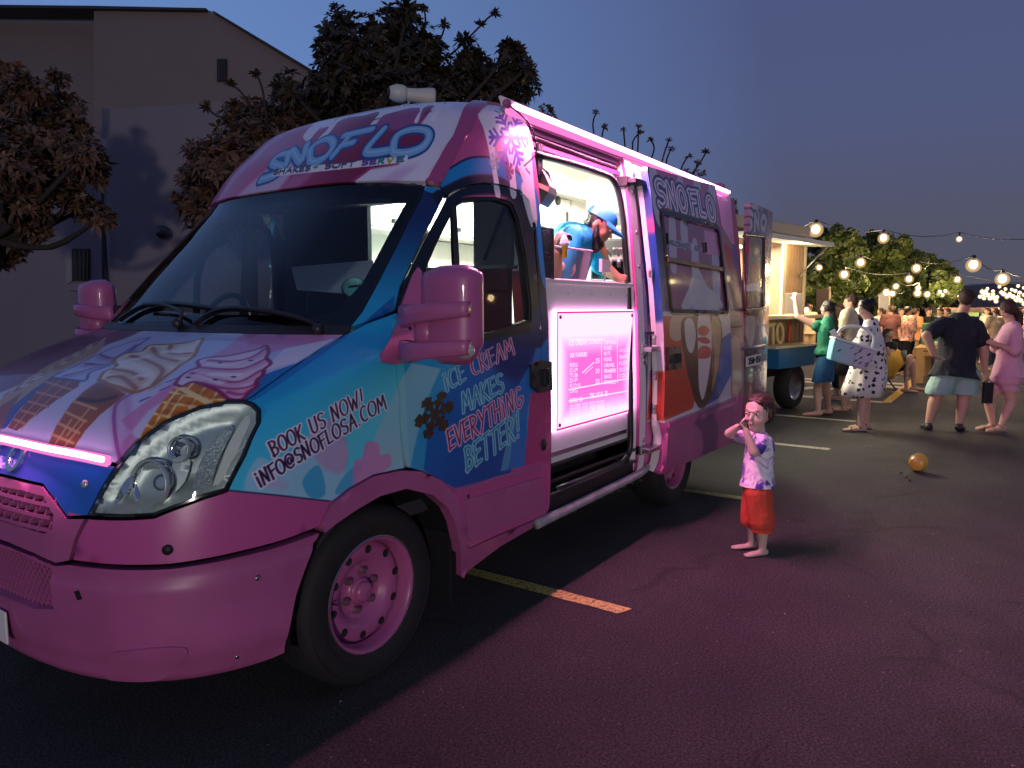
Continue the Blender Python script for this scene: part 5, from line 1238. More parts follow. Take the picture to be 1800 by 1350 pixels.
# --- wheels
def wheel(x, s):
    root = empty('wheel', (x, s*.80, .35)); root.parent = VAN
    Mx = axes((0, 0, 0), (1, 0, 0), (0, 0, 1), (0, s, 0)) if s < 0 else axes((0, 0, 0), (1, 0, 0), (0, 0, -1), (0, s, 0))
    W = .115
    b = MB(); b.lathe([(.222, -W+.01), (.245, -W), (.31, -W-.004), (.335, -W+.012), (.349, -W+.03), (.350, -.03), (.350, .03), (.349, W-.03), (.338, W-.012), (.325, W-.001), (.300, W+.008), (.270, W+.007), (.245, W+.002), (.232, W-.004), (.222, W-.010)], 72, Mx); ty = b.build('tyre', M_TYRE, root)
    gr = MB()
    for h in (-.055, -.02, .02, .055): gr.lathe([(.3495, h-.004), (.3515, h-.002), (.3515, h+.002), (.3495, h+.004)], 48, Mx)
    for rr_ in (.262, .318): gr.lathe([(rr_, W+.0), (rr_+.002, W+.0085 if rr_ < .3 else W+.006), (rr_+.004, W+.0)], 60, Mx)
    gr.build('tyre_rib', M_TYRE, root)
    b = MB(); b.lathe([(.205, -W+.01), (.207, .02), (.212, W-.025), (.226, W-.018), (.230, W-.006), (.224, W-.002), (.214, W-.010), (.207, W-.030), (.201, W-.060)], 64, Mx); b.build('rim', M_PINK, root)
    d = MB(); d.lathe([(.203, W-.075), (.188, W-.058), (.172, W-.052), (.150, W-.050), (.128, W-.062), (.112, W-.085), (.098, W-.094), (.055, W-.094), (.05, W-.078), (.046, W-.070), (.0005, W-.068)], 64, Mx); d.build('rim_disc', M_PINK, root)
    lipw = MB(); lipw.lathe([(.2245, W-.0035), (.229, W-.0015), (.2325, W-.004)], 64, Mx); lipw.build('rim_edge', M_STEEL, root)
    for k in range(10):
        a = 2*PI*k/10+.2; c = Mx @ Vector((.169*math.cos(a), .169*math.sin(a), W-.0515)); M2 = axes(c, Mx.to_3x3() @ Vector((1, 0, 0)), Mx.to_3x3() @ Vector((0, 1, 0)), Mx.to_3x3() @ Vector((0, 0, 1)))
        h = MB(); h.lathe([(.0005, .0015), (.0135, .0015), (.0150, .003), (.0165, .0005)], 16, M2); h.build('rim_hole_disc', M_DARK, root)  # dark disc laid on the rim for the shade inside a hole
    for k in range(6):
        a = 2*PI*k/6+.3; c = Mx @ Vector((.078*math.cos(a), .078*math.sin(a), W-.094)); M2 = axes(c, Mx.to_3x3() @ Vector((1, 0, 0)), Mx.to_3x3() @ Vector((0, 1, 0)), Mx.to_3x3() @ Vector((0, 0, 1)))
        h = MB(); h.lathe([(.016, 0), (.0155, .014), (.012, .026), (.0005, .027)], 6, M2, smooth=False); h.build('wheel_nut', mat('worn_pink_steel', (.30, .16, .22), .35, metal=.5, noise=.4, nscale=40), root)
    b = MB(); b.lathe([(.040, W-.072), (.040, W-.055), (.030, W-.046), (.0005, W-.044)], 20, Mx); b.build('hub_cap', M_PINK, root)
    v = MB(); c = Mx @ Vector((-.185, .02, W-.04)); v.tube([c, c+(Mx.to_3x3() @ Vector((-.004, .004, .035)))], .0045, 8); v.build('tyre_valve', M_DARK, root)
    return root
w1 = wheel(0.0, -1); w2 = copy_tree(w1, VAN); w2.location = (3.10, -.80, .35)
w3 = wheel(0.0, 1); w4 = copy_tree(w3, VAN); w4.location = (3.10, .80, .35)
# wheel housings, underbody, mud flap
for s in (-1, 1):
    b = MB(); vs = []
    for (cx_, r_) in ((0.0, .445),):
        n = 24
        for yy_ in (.965, .55):
            for i in range(n+1):
                a = R(-10)+(PI+R(20))*i/n; vs.append((cx_+r_*math.cos(a)*1.0, s*yy_, .35+r_*math.sin(a)*.98))
        b.add(vs, [(i, i+1, n+1+i+1, n+1+i) for i in range(n)], True)
    b.build('wheel_housing', M_DARK, VAN)
    b = MB(); b.box((.405, min(s*.70, s*.96), .20), (.42, max(s*.70, s*.96), .50)); b.build('mud_flap', M_DARK, VAN)
b = MB(); b.box((-.75, -.55, .30), (-.40, .55, .75)); b.box((.46, -.93, .33), (2.60, .90, .40)); b.box((2.6, -.5, .35), (4.3, .5, .50)); b.box((-.40, -.55, .32), (.46, .55, .60)); b.tube([(3.1, -.75, .35), (3.1, .75, .35)], .06, 10); b.box((3.55, -.9, .38), (4.40, .9, .50)); b.build('underbody', M_DARK, VAN)
# --- rear door swung round
hinge = on(0, 4.45, 1303, 500); 
A = Vector((4.49, -.955, 0)); e1 = on(1, -.95, 1348, 500); Bv = Vector((e1.x, e1.y, 0)); dx_ = (Bv-A); wdt = dx_.length; dx_.normalize(); nz_ = Vector((dx_.y, -dx_.x, 0)); 
if nz_.dot(CAMP-A) < 0: nz_ = -nz_
zb_, zt_ = .50, 2.36
def rd_uv(px_, py_):
    """photo pixel -> (along, up) metres on the rear door's face"""
    d = ray(px_, py_); t = (A+nz_*.03-CAMP).dot(nz_)/d.dot(nz_); p = CAMP+d*t; return ((p-A).dot(dx_), p.z)
RDW, RDH = 300, 640; RC = Canvas(RDW, RDH, rgb(120, 60, 92))
def rt_(px_, py_): u, z = rd_uv(px_, py_); return (u/wdt*RDW, (z-zb_)/(zt_-zb_)*RDH)
RC.poly([rt_(*p) for p in ((1290, 350), (1350, 355), (1350, 660), (1290, 660))], rgb(150, 130, 140))
RC.poly([rt_(*p) for p in ((1296, 355), (1304, 356), (1306, 500), (1306, 640), (1296, 640))], rgb(150, 50, 90))
RC.poly([rt_(*p) for p in ((1303, 358), (1330, 360), (1332, 378), (1322, 372), (1314, 384), (1306, 372))], rgb(205, 205, 215))
RC.poly([rt_(*p) for p in ((1340, 362), (1349, 364), (1349, 660), (1340, 660))], rgb(50, 64, 120))
for ch, bl_, br2, tl, tr_ in (('S', (1311, 402), (1321, 403), (1313, 372), (1323, 374)), ('N', (1325, 403), (1333, 403), (1325, 377), (1333, 378)), ('O', (1335, 403), (1344, 404), (1336, 380), (1345, 381))):
    wd_, st_ = F[ch]
    for s_ in st_:
        qq = []
        for a_, b2 in s_:
            a_ /= wd_; bx = (bl_[0]+(br2[0]-bl_[0])*a_, bl_[1]+(br2[1]-bl_[1])*a_); tx = (tl[0]+(tr_[0]-tl[0])*a_, tl[1]+(tr_[1]-tl[1])*a_); qq.append(rt_(bx[0]+(tx[0]-bx[0])*b2, bx[1]+(tx[1]-bx[1])*b2))
        RC.stroke(qq, 34, rgb(50, 54, 110)); RC.stroke(qq, 18, rgb(200, 200, 215))
# a girl in sunglasses with a cone printed on the glass -> plain generic figure shapes
RC.poly([rt_(*p) for p in ((1304, 412), (1340, 416), (1340, 545), (1304, 545))], rgb(100, 84, 96))
RC.poly([rt_(*p) for p in ((1312, 430), (1322, 428), (1320, 445), (1314, 448))], rgb(150, 40, 60)); RC.poly([rt_(*p) for p in ((1322, 460), (1338, 470), (1338, 500), (1316, 500))], rgb(176, 80, 60), soft=3)
RC.poly(spline([rt_(*p) for p in ((1306, 512), (1312, 502), (1324, 498), (1336, 506), (1340, 516), (1328, 511), (1314, 512))], 4), rgb(220, 220, 225))
RC.poly(spline([rt_(*p) for p in ((1308, 516), (1320, 513), (1336, 517), (1338, 545), (1322, 560), (1310, 548))], 4), rgb(90, 50, 44))
RC.poly(spline([rt_(*p) for p in ((1312, 560), (1320, 555), (1326, 562), (1324, 590), (1318, 612), (1311, 590))], 4), rgb(206, 196, 180)); RC.poly([rt_(*p) for p in ((1306, 612), (1341, 606), (1341, 655), (1306, 660))], rgb(50, 40, 44))
for x_, y_ in ((1314, 640), (1320, 650), (1328, 638), (1332, 650), (1318, 660), (1326, 655)): RC.poly(spline([rt_(x_-3, y_), rt_(x_, y_-3), rt_(x_+3, y_), rt_(x_, y_+3)], 4), rgb(190, 190, 196))
rimg = RC.image('rear_door_print'); RM = tex_material('rear_door_wrap', rimg, rough=.22, coat=.8)
Mr = axes(A, dx_, Vector((0, 0, 1)).cross(dx_), (0, 0, 1))
me = bpy.data.meshes.new('rear_door'); vs = []; uvs = []; fs = []
nx_, nz2 = 10, 30
for side_ in (0, 1):
    for j in range(nz2+1):
        for i in range(nx_+1):
            u_ = i/nx_; w_ = j/nz2; bul = .03+.012*math.sin(PI*u_) if side_ == 0 else -.02
            vs.append(A+dx_*wdt*u_+nz_*bul+Vector((0, 0, zb_+(zt_-zb_)*w_))); uvs.append((u_, w_))
n1 = nx_+1; tot = n1*(nz2+1)
for side_ in (0, 1):
    for j in range(nz2):
        for i in range(nx_):
            a = side_*tot+j*n1+i; fs.append((a, a+1, a+n1+1, a+n1))
for j in range(nz2):
    for i in (0, nx_): a = j*n1+i; fs.append((a, a+n1, tot+a+n1, tot+a))
for i in range(nx_):
    for j in (0, nz2): a = j*n1+i; fs.append((a, a+1, tot+a+1, tot+a))
me.from_pydata([tuple(v) for v in vs], [], fs); uvl = me.uv_layers.new(name='UVMap'); li = [l.vertex_index for l in me.loops]
for k, i in enumerate(li): uvl.data[k].uv = uvs[i]
me.materials.append(RM); rdo = link(bpy.data.objects.new('rear_door', me), VAN)
def rdp(px_, py_, h): u, z = rd_uv(px_, py_); return A+dx_*u+nz_*h+Vector((0, 0, z))
b = MB(); b.tube([rdp(*p, .045) for p in roundc([(1304.5, 412), (1340, 416), (1339, 541), (1305, 544)], 5)+[(1304.5, 425)]], .014, 6); b.build('window_frame', mat('bronze_trim', None), rdo)
wv = roundc([rd_uv(1305, 413), rd_uv(1340, 417), rd_uv(1339, 541), rd_uv(1305.5, 544)], .05)
b = MB(); b.tube([rdp(1305, 613, .045), rdp(1341, 607, .045)], .016, 6); b.build('door_rail', M_STEEL, rdo)
b = MB(); pl = [rd_uv(*p) for p in ((1308, 627), (1334, 621), (1334, 640), (1308, 645))]
b.add([A+dx_*u+nz_*.052+Vector((0, 0, z)) for u, z in pl]+[A+dx_*u+nz_*.044+Vector((0, 0, z)) for u, z in pl], [(0, 1, 2, 3), (7, 6, 5, 4), (0, 4, 5, 1), (1, 5, 6, 2), (2, 6, 7, 3), (3, 7, 4, 0)]); plo = b.build('number_plate', mat('plate_white', None), rdo)
b = MB()
for q in lay('350-151', (1311, 640), (1332, 635.5), (0, -10), track=.25): b.tube([rdp(x, y, .0535) for x, y in q], .007, 4)
b.build('plate_digits', M_DARK, plo)
b = MB(); pl = [rd_uv(*p) for p in ((1300, 664), (1345, 655), (1344, 700), (1298, 715))]; 
# ------------------------------------------------------------------ ground
def asphalt():
    m = bpy.data.materials.new('asphalt'); m.use_nodes = True; t = m.node_tree; b = t.nodes['Principled BSDF']; L = t.links
    tcn = t.nodes.new('ShaderNodeTexCoord')
    def noise(s, d=6, r=.5): n = t.nodes.new('ShaderNodeTexNoise'); n.inputs['Scale'].default_value = s; n.inputs['Detail'].default_value = d; n.inputs['Roughness'].default_value = r; L.new(tcn.outputs['Object'], n.inputs['Vector']); return n.outputs[0]
    def ramp(src, *st):
        r = t.nodes.new('ShaderNodeValToRGB'); L.new(src, r.inputs[0]); e = r.color_ramp.elements
        e[0].position, e[0].color = st[0][0], (*st[0][1], 1); e[1].position, e[1].color = st[-1][0], (*st[-1][1], 1)
        for p, c in st[1:-1]: q = e.new(p); q.color = (*c, 1)
        return r.outputs[0]
    base = ramp(noise(.9, 8, .6), (.3, (.036, .036, .038)), (.55, (.055, .054, .056)), (.75, (.075, .072, .074)))
    grit = ramp(noise(95, 3, .8), (.34, (.25, .25, .25)), (.5, (1, 1, 1)), (.68, (2.5, 2.4, 2.4)))
    mx = t.nodes.new('ShaderNodeMix'); mx.data_type = 'RGBA'; mx.blend_type = 'MULTIPLY'; mx.inputs['Factor'].default_value = 1; L.new(base, mx.inputs['A']); L.new(grit, mx.inputs['B'])
    # dark stains
    st = ramp(noise(.55, 5, .65), (.36, (.45, .42, .40)), (.46, (1, 1, 1)), (1.0, (1, 1, 1)))
    m2 = t.nodes.new('ShaderNodeMix'); m2.data_type = 'RGBA'; m2.blend_type = 'MULTIPLY'; m2.inputs['Factor'].default_value = .7; L.new(mx.outputs['Result'], m2.inputs['A']); L.new(st, m2.inputs['B'])
    # pale specks
    vo = t.nodes.new('ShaderNodeTexVoronoi'); vo.inputs['Scale'].default_value = 26; L.new(tcn.outputs['Object'], vo.inputs['Vector'])
    sp = ramp(vo.outputs['Distance'], (.0, (1, 1, 1)), (.055, (1, 1, 1)), (.075, (0, 0, 0)))
    vr = t.nodes.new('ShaderNodeSeparateColor'); L.new(vo.outputs['Color'], vr.inputs[0]); gt = t.nodes.new('ShaderNodeMath'); gt.operation = 'GREATER_THAN'; L.new(vr.outputs[0], gt.inputs[0]); gt.inputs[1].default_value = .90
    ml = t.nodes.new('ShaderNodeMath'); ml.operation = 'MULTIPLY'; L.new(sp, ml.inputs[0]); L.new(gt.outputs[0], ml.inputs[1])
    m3 = t.nodes.new('ShaderNodeMix'); m3.data_type = 'RGBA'; L.new(ml.outputs[0], m3.inputs['Factor']); L.new(m2.outputs['Result'], m3.inputs['A']); m3.inputs['B'].default_value = (.30, .28, .27, 1)
    wn = t.nodes.new('ShaderNodeTexNoise'); wn.inputs['Scale'].default_value = 2.2; wn.inputs['Detail'].default_value = 5; L.new(tcn.outputs['Object'], wn.inputs['Vector']); wm = t.nodes.new('ShaderNodeMix'); wm.data_type = 'VECTOR'; wm.inputs['Factor'].default_value = .30; L.new(tcn.outputs['Object'], wm.inputs['A']); L.new(wn.outputs['Color'], wm.inputs['B'])
    vc = t.nodes.new('ShaderNodeTexVoronoi'); vc.feature = 'DISTANCE_TO_EDGE'; vc.inputs['Scale'].default_value = .85; L.new(wm.outputs['Result'], vc.inputs['Vector']); ck = ramp(vc.outputs['Distance'], (.0, (1, 1, 1)), (.006, (.8, .8, .8)), (.018, (0, 0, 0)))
    km = ramp(noise(.8, 2, .5), (.47, (0, 0, 0)), (.58, (.42, .42, .42)), (1, (.42, .42, .42))); mk = t.nodes.new('ShaderNodeMath'); mk.operation = 'MULTIPLY'; L.new(ck, mk.inputs[0]); L.new(km, mk.inputs[1])
    m4 = t.nodes.new('ShaderNodeMix'); m4.data_type = 'RGBA'; L.new(mk.outputs[0], m4.inputs['Factor']); L.new(m3.outputs['Result'], m4.inputs['A']); m4.inputs['B'].default_value = (.010, .009, .010, 1)
    L.new(m4.outputs['Result'], b.inputs['Base Color']); b.inputs['Roughness'].default_value = .78; b.inputs['Specular IOR Level'].default_value = .35
    bp = t.nodes.new('ShaderNodeBump'); bp.inputs['Strength'].default_value = 1.0; bp.inputs['Distance'].default_value = .02; L.new(noise(85, 4, .8), bp.inputs['Height']); L.new(bp.outputs[0], b.inputs['Normal'])
    return m
b = MB(); b.add([(-200, -200, 0), (400, -200, 0), (400, 300, 0), (-200, 300, 0)], [(0, 1, 2, 3)]); go = b.build('ground', asphalt()); tag(go, kind='structure', label='dark worn asphalt of the car park under the van')
def paintmat(name, col):
    m = bpy.data.materials.new(name); m.use_nodes = True; t = m.node_tree; b = t.nodes['Principled BSDF']; L = t.links; tcn = t.nodes.new('ShaderNodeTexCoord')
    n = t.nodes.new('ShaderNodeTexNoise'); n.inputs['Scale'].default_value = 55; n.inputs['Detail'].default_value = 7; n.inputs['Roughness'].default_value = .75; L.new(tcn.outputs['Object'], n.inputs['Vector'])
    r = t.nodes.new('ShaderNodeValToRGB'); L.new(n.outputs[0], r.inputs[0]); e = r.color_ramp.elements; e[0].position = .40; e[0].color = (.07, .06, .05, 1); e[1].position = .50; e[1].color = (*col, 1)
    L.new(r.outputs[0], b.inputs['Base Color']); b.inputs['Roughness'].default_value = .7
    bp = t.nodes.new('ShaderNodeBump'); bp.inputs['Strength'].default_value = .5; bp.inputs['Distance'].default_value = .006; L.new(n.outputs[0], bp.inputs['Height']); L.new(bp.outputs[0], b.inputs['Normal'])
    return m
M_LINE = paintmat('yellow_line_paint', (.56, .50, .12)); M_LINE2 = paintmat('pale_line_paint', (.50, .46, .34))
def line(name, poly, m, kind='structure', z=.004):
    b = MB(); P_ = dens([tuple(p) for p in poly], .08); b.add([(x+random.uniform(-.003, .003), y+random.uniform(-.003, .003), z) for x, y in P_], [tuple(range(len(P_)))]); o = b.build(name, m); tag(o, kind=kind); return o
line('parking_line', [(1.10, .9), (1.10, -1.43), (1.19, -1.46), (1.20, .9)], M_LINE)
line('parking_line', [(3.50, .9), (3.50, -1.46), (3.60, -1.46), (3.60, .9)], M_LINE)
line('parking_line', [(5.94, .9), (5.94, -1.44), (6.05, -1.44), (6.05, .9)], M_LINE2)
line('parking_line', [(8.08, 1.5), (8.08, -1.34), (8.20, -1.34), (8.20, 1.5)], M_LINE2)

# loose grit on the tarmac
rs = np.random.RandomState(4); b = MB()
for k in range(1500):
    r_ = rs.uniform(0, 1)**.6*9; a = rs.uniform(-1.5, 1.3); x, y = -1.95+r_*math.cos(a-.1)*1.1, -2.9+r_*math.sin(a)*.8; s_ = rs.uniform(.0015, .0055)
    if abs(y) < .9 and -1 < x < 4.5: continue
    d = rs.uniform(.6, 1.4, 5)*s_; b.add([(x-d[0], y-d[1]*.4, .001), (x+d[1], y-d[2]*.8, .001), (x+d[2]*.3, y+d[3], .001), (x, y, d[4]*1.3)], [(0, 1, 3), (1, 2, 3), (2, 0, 3)])
tag(b.build('gravel', mat('stone_chip', (.24, .22, .21), .8, noise=.5, nscale=3)), kind='stuff')
b = MB()
for k in range(48):
    x, y = (rs.normal(3.3, 1.6), rs.normal(-1.9, .7)) if k % 3 else (rs.uniform(5, 9), rs.uniform(-4.5, -.5)); s_ = rs.uniform(.004, .011); a = rs.uniform(0, 6)
    if y > -1.15 and x < 4.6: continue
    b.add([(x+s_*math.cos(a+t)*q, y+s_*math.sin(a+t)*q*.7, .003+.006*((i*7) % 3)/2) for i, (t, q) in enumerate(((0, 1), (1.3, .6), (2.4, 1.1), (3.9, .7), (5.1, .9)))], [(0, 1, 2, 3, 4)])
tag(b.build('scattered_crumbs', mat('pale_crumb', (.26, .24, .22), .7)), kind='stuff')
# ------------------------------------------------------------------ inside the van
M_CRM = mat('cream_wall', (.80, .79, .70), .45, noise=.05); M_CAB = mat('cab_trim', (.035, .038, .045), .6, bump=.06); M_RED = mat('red_panel', (.42, .02, .04), .35)
M_LGREY = mat('light_grey_lining', (.38, .38, .38), .6); M_WL = mat('white_laminate', (.85, .84, .80), .3)
def boxp(name, a, b_, m, parent=VAN, bev=.0, M=None):
    b = MB(); b.box(a, b_, M=M); return b.build(name, m, parent, bevel=bev)
FZ = .66
boxp('floor_deck', (-.25, -.88, FZ-.06), (RX-.02, .88, FZ), M_CAB)
boxp('interior_wall', (1.06, .86, FZ), (RX-.1, .89, 2.30), M_CRM)
boxp('interior_wall', (2.62, -.86, FZ), (RX-.1, -.83, 2.30), M_CRM)
boxp('partition_panel', (2.62, -.86, 1.60), (2.64, -.40, 2.38), M_CRM)
boxp('interior_ceiling', (1.05, -.80, 2.40), (RX-.1, .80, 2.42), M_CRM)
b = MB(); b.box((0, -.10, 0), (RX-1.15, .0, .012), M=axes((1.05, -.80, 2.40), (1, 0, 0), (0, -.35, -.93), (0, -.93, .35))); b.build('ceiling_cove', M_CRM, VAN)
boxp('rear_bulkhead', (RX-.13, -.86, FZ), (RX-.11, .86, 2.40), M_CRM)
def pq(name, pts, x, th, m, par=VAN, ax=0):
    v = [on(ax, x, *p) for p in pts]; d = Vector((th, 0, 0)) if ax == 0 else Vector((0, th, 0)); n = len(v); b = MB(); b.add(v+[p+d for p in v], [tuple(range(n)), tuple(range(2*n-1, n-1, -1))]+[(i, i+n, (i+1) % n+n, (i+1) % n) for i in range(n)]); return b.build(name, m, par)
pq('upper_window_band', [(1040, 398), (1040, 378), (1125, 370), (1125, 390)], 2.60, .02, mat('grey_band', (.20, .21, .21), .4))
sg = pq('exit_sign', [(1058, 415), (1058, 402), (1112, 399), (1112, 412)], 2.595, .02, mat('sign_cream', (.70, .62, .45), .5))
b = MB()
for q in lay('EMERGENCY EXIT', (1060, 412.5), (1108, 410), (0, -8)): b.tube([on(0, 2.59, x, y) for x, y in q], .0022, 4)
b.build('sign_letter', mat('sign_brown', (.22, .06, .03), .5), sg)
# overhead cupboards on the far wall
cw = boxp('overhead_cupboard', (1.1, .60, 1.98), (3.9, .86, 2.32), M_WL, bev=.004)
for k, x in enumerate((1.12, 1.82, 2.52, 3.22)):
    d = boxp('cupboard_door', (x, .585, 2.0), (x+.66, .60, 2.30), M_WL, cw, bev=.004); 
    boxp('cupboard_knob', (x+.58, .555, 2.03), (x+.61, .586, 2.06), M_PLAS, d, bev=.006)
# working bench and splashback windows
cb = boxp('base_cabinet', (1.1, .38, FZ), (3.3, .86, 1.50), M_WL, bev=.004)
for k, x in enumerate((1.15, 1.70, 2.25, 2.80)):
    d = boxp('cabinet_door', (x, .365, .75), (x+.50, .38, 1.42), M_WL, cb, bev=.004); boxp('cabinet_knob', (x+.42, .335, 1.34), (x+.45, .366, 1.37), M_PLAS, d, bev=.006)
for k, (xa, xb) in enumerate(((941, 967), (970, 1002), (1006, 1040))):
    d = pq('wall_cupboard_door', [(xa, 394+k*4), (xa, 346+k*3), (xb, 350+k*3), (xb, 398+k*4)], .34, .02, M_WL, VAN, 1)
    b = MB(); b.ell(on(1, .33, xb-(4 if k != 1 else 21), 349+k*4), (.035, .02, .042), 10, 6); b.build('cupboard_knob', M_PLAS, d)
pq('cupboard_carcass', [(936, 402), (936, 338), (1046, 352), (1046, 414)], .37, .02, M_CRM, VAN, 1)
pq('wall_shelf', [(936, 330), (936, 326), (1030, 336), (1030, 340)], .36, .10, mat('shelf_edge', (.5, .5, .44), .4), VAN, 1)
pq('door_slot', [(996, 392), (996, 372), (1000, 373), (1000, 393)], .33, .01, M_PLAS, VAN, 1)
boxp('shelf_lining', (2.2, .80, 1.98), (3.9, .86, 2.0), M_WL)
# ceiling light fittings
cl = boxp('ceiling_light', (1.5, -.12, 2.37), (3.6, .12, 2.395), emis('ceiling_tube', (1.0, .97, .82), 5.0))
light('van_ceiling_lamp', 'AREA', (2.6, .0, 2.36), 105, (1.0, .98, .88), (2.6, 0, 0), shape='RECTANGLE', size=2.2, size_y=.30)
light('van_back_lamp', 'POINT', (1.9, .30, 2.15), 30, (1.0, .96, .80), shadow_soft_size=.12)
# folded black speaker-like box hanging in the doorway
def wpt(px_, py_, x): return on(0, x, px_, py_)
q = [wpt(940, 288, 1.30), wpt(950, 292, 1.30), wpt(966, 326, 1.30), wpt(964, 338, 1.30), wpt(950, 359, 1.30), wpt(942, 352, 1.30)]
b = MB(); dx = Vector((.16, .05, 0)); b.add(q+[p+dx for p in q], [tuple(range(6)), tuple(range(11, 5, -1))]+[(i, i+6, (i+1) % 6+6, (i+1) % 6) for i in range(6)]); b.build('hanging_monitor', M_PLAS, VAN)
q = [wpt(941, 318, 1.29), wpt(964.5, 329, 1.29), wpt(963, 337, 1.29), wpt(941, 326, 1.29)]
b = MB(); b.add(q+[p+Vector((.01, .003, 0)) for p in q], [(0, 1, 2, 3), (7, 6, 5, 4), (0, 4, 5, 1), (1, 5, 6, 2), (2, 6, 7, 3), (3, 7, 4, 0)]); b.build('monitor_stripe', mat('pink_beige', (.6, .38, .30), .5), VAN)
b = MB(); b.box((1.27, -.86, 2.14), (1.31, -.80, 2.30)); b.build('monitor_bracket', M_PLAS, VAN)
# dark purple printed poster at the left of the hatch
PO = Canvas(90, 260, (.07, .03, .13)); rs = random.Random(3)
for k in range(46):
    x, y = rs.uniform(0, 90), rs.uniform(0, 260); PO.stroke([(x, y), (x+rs.uniform(-30, 30), y+rs.uniform(-30, 30))], rs.uniform(1, 4), rs.choice([(.45, .2, .7), (.25, .2, .6), (.7, .5, .85), (.15, .05, .3)]), alpha=.7)
for k in range(8): PO.poly([(20+rs.uniform(-10, 50), k*32+rs.uniform(0, 20)) for _ in range(4)], (.14, .06, .26), alpha=.8)
pim = PO.image('poster_print'); pmx = tex_material('poster_paper', pim, rough=.3, coat=.4)
me = bpy.data.meshes.new('purple_poster'); pa = [wpt(947, 487, 1.25), wpt(974, 491, 1.25), wpt(973, 402, 1.25), wpt(947, 398, 1.25)]; dz = Vector((.012, .004, 0))
me.from_pydata([tuple(p) for p in pa]+[tuple(p+dz) for p in pa], [], [(0, 1, 2, 3), (7, 6, 5, 4), (0, 4, 5, 1), (1, 5, 6, 2), (2, 6, 7, 3), (3, 7, 4, 0)]); uv = me.uv_layers.new(name='UVMap')
for i, c in enumerate(((0, 0), (1, 0), (1, 1), (0, 1))): uv.data[i].uv = c
me.materials.append(pmx); link(bpy.data.objects.new('purple_poster', me), VAN)
# cab
b = MB(); b.box((-.22, -.80, 1.02), (.16, .80, 1.27)); b.build('dashboard', M_CAB, VAN, bevel=.05, seg=4)
b = MB(); b.ell((-.02, .40, 1.30), (.18, .26, .10), 18, 10); b.build('instrument_hood', M_CAB, VAN)
b = MB(); Mw = axes((.26, .40, 1.34), (0, 1, 0), Vector((.35, 0, .94)), Vector((.94, 0, -.35)))
pts = [Mw @ Vector((.20*math.cos(a), .20*math.sin(a), 0)) for a in np.linspace(0, 2*PI, 33)]; b.tube(pts, .014, 8, caps=False)
for a in (0, PI, 1.5*PI): b.tube([Mw @ Vector((0, 0, .02)), Mw @ Vector((.195*math.cos(a), .195*math.sin(a), 0))], .014, 6)
b.tube([Mw @ Vector((0, 0, .04)), (.05, .40, 1.20)], .04, 8); b.build('steering_wheel', M_PLAS, VAN)
def seat(y):
    r = empty('cab_seat', (0, 0, 0)); r.parent = VAN
    boxp('seat_cushion', (.55, y-.24, .98), (1.0, y+.24, 1.12), M_CAB, r, .04)
    boxp('seat_back', (0, -.24, 0), (.14, .24, .62), M_CAB, r, .05, M=Matrix.Translation((.92, y, 1.08)) @ Matrix.Rotation(R(10), 4, 'Y'))
    boxp('head_rest', (0, -.13, 0), (.10, .13, .20), M_CAB, r, .04, M=Matrix.Translation((1.05, y, 1.72)) @ Matrix.Rotation(R(10), 4, 'Y'))
seat(.42); seat(-.10)
# bulkhead with a pass-through: red cabinet back with a white top, grey lining
boxp('red_cabinet', (1.02, -.84, FZ), (1.06, -.30, 1.655), M_RED); boxp('cabinet_top', (1.00, -.85, 1.655), (1.10, -.28, 1.675), M_WL, bev=.003)
boxp('bulkhead_lining', (1.02, -.30, FZ), (1.05, .86, 1.70), M_CAB)
boxp('bulkhead_lining', (1.02, .12, 1.70), (1.05, .84, 2.30), mat('dark_lining', (.07, .075, .085), .6))
boxp('bulkhead_header', (1.02, -.78, 2.06), (1.05, .12, 2.40), M_LGREY)
boxp('pillar_lining', (1.02, -.86, 1.675), (1.05, -.63, 2.06), M_LGREY)
b = MB(); b.tube([(1.0, -.86, 2.0), (.99, -.72, 1.7)], .010, 6); b.build('seat_belt', M_PLAS, VAN)
# headliner of the cab
b = MB(); vs = [(.45, -.74, 1.99), (.45, .74, 1.99), (1.04, .82, 2.03), (1.04, -.82, 2.03)]; b.add(vs+[(x, y, z+.01) for x, y, z in vs], [(0, 1, 2, 3), (7, 6, 5, 4), (0, 4, 5, 1), (1, 5, 6, 2), (2, 6, 7, 3), (3, 7, 4, 0)]); b.build('headliner', mat('headliner_grey', (.16, .16, .17), .8), VAN)
# sheet of card on the dashboard
pc = [on(0, .34, 512, 470), on(0, .34, 654, 458), on(0, .27, 664, 520), on(0, .24, 522, 510)]
b = MB(); b.add(pc+[p+Vector((.006, 0, .002)) for p in pc], [(0, 1, 2, 3), (7, 6, 5, 4), (0, 4, 5, 1), (1, 5, 6, 2), (2, 6, 7, 3), (3, 7, 4, 0)]); o = b.build('windscreen_card', mat('grey_card', (.42, .44, .50), .6)); tag(o, 'pale grey folded card propped inside the windscreen above the dashboard', 'card')
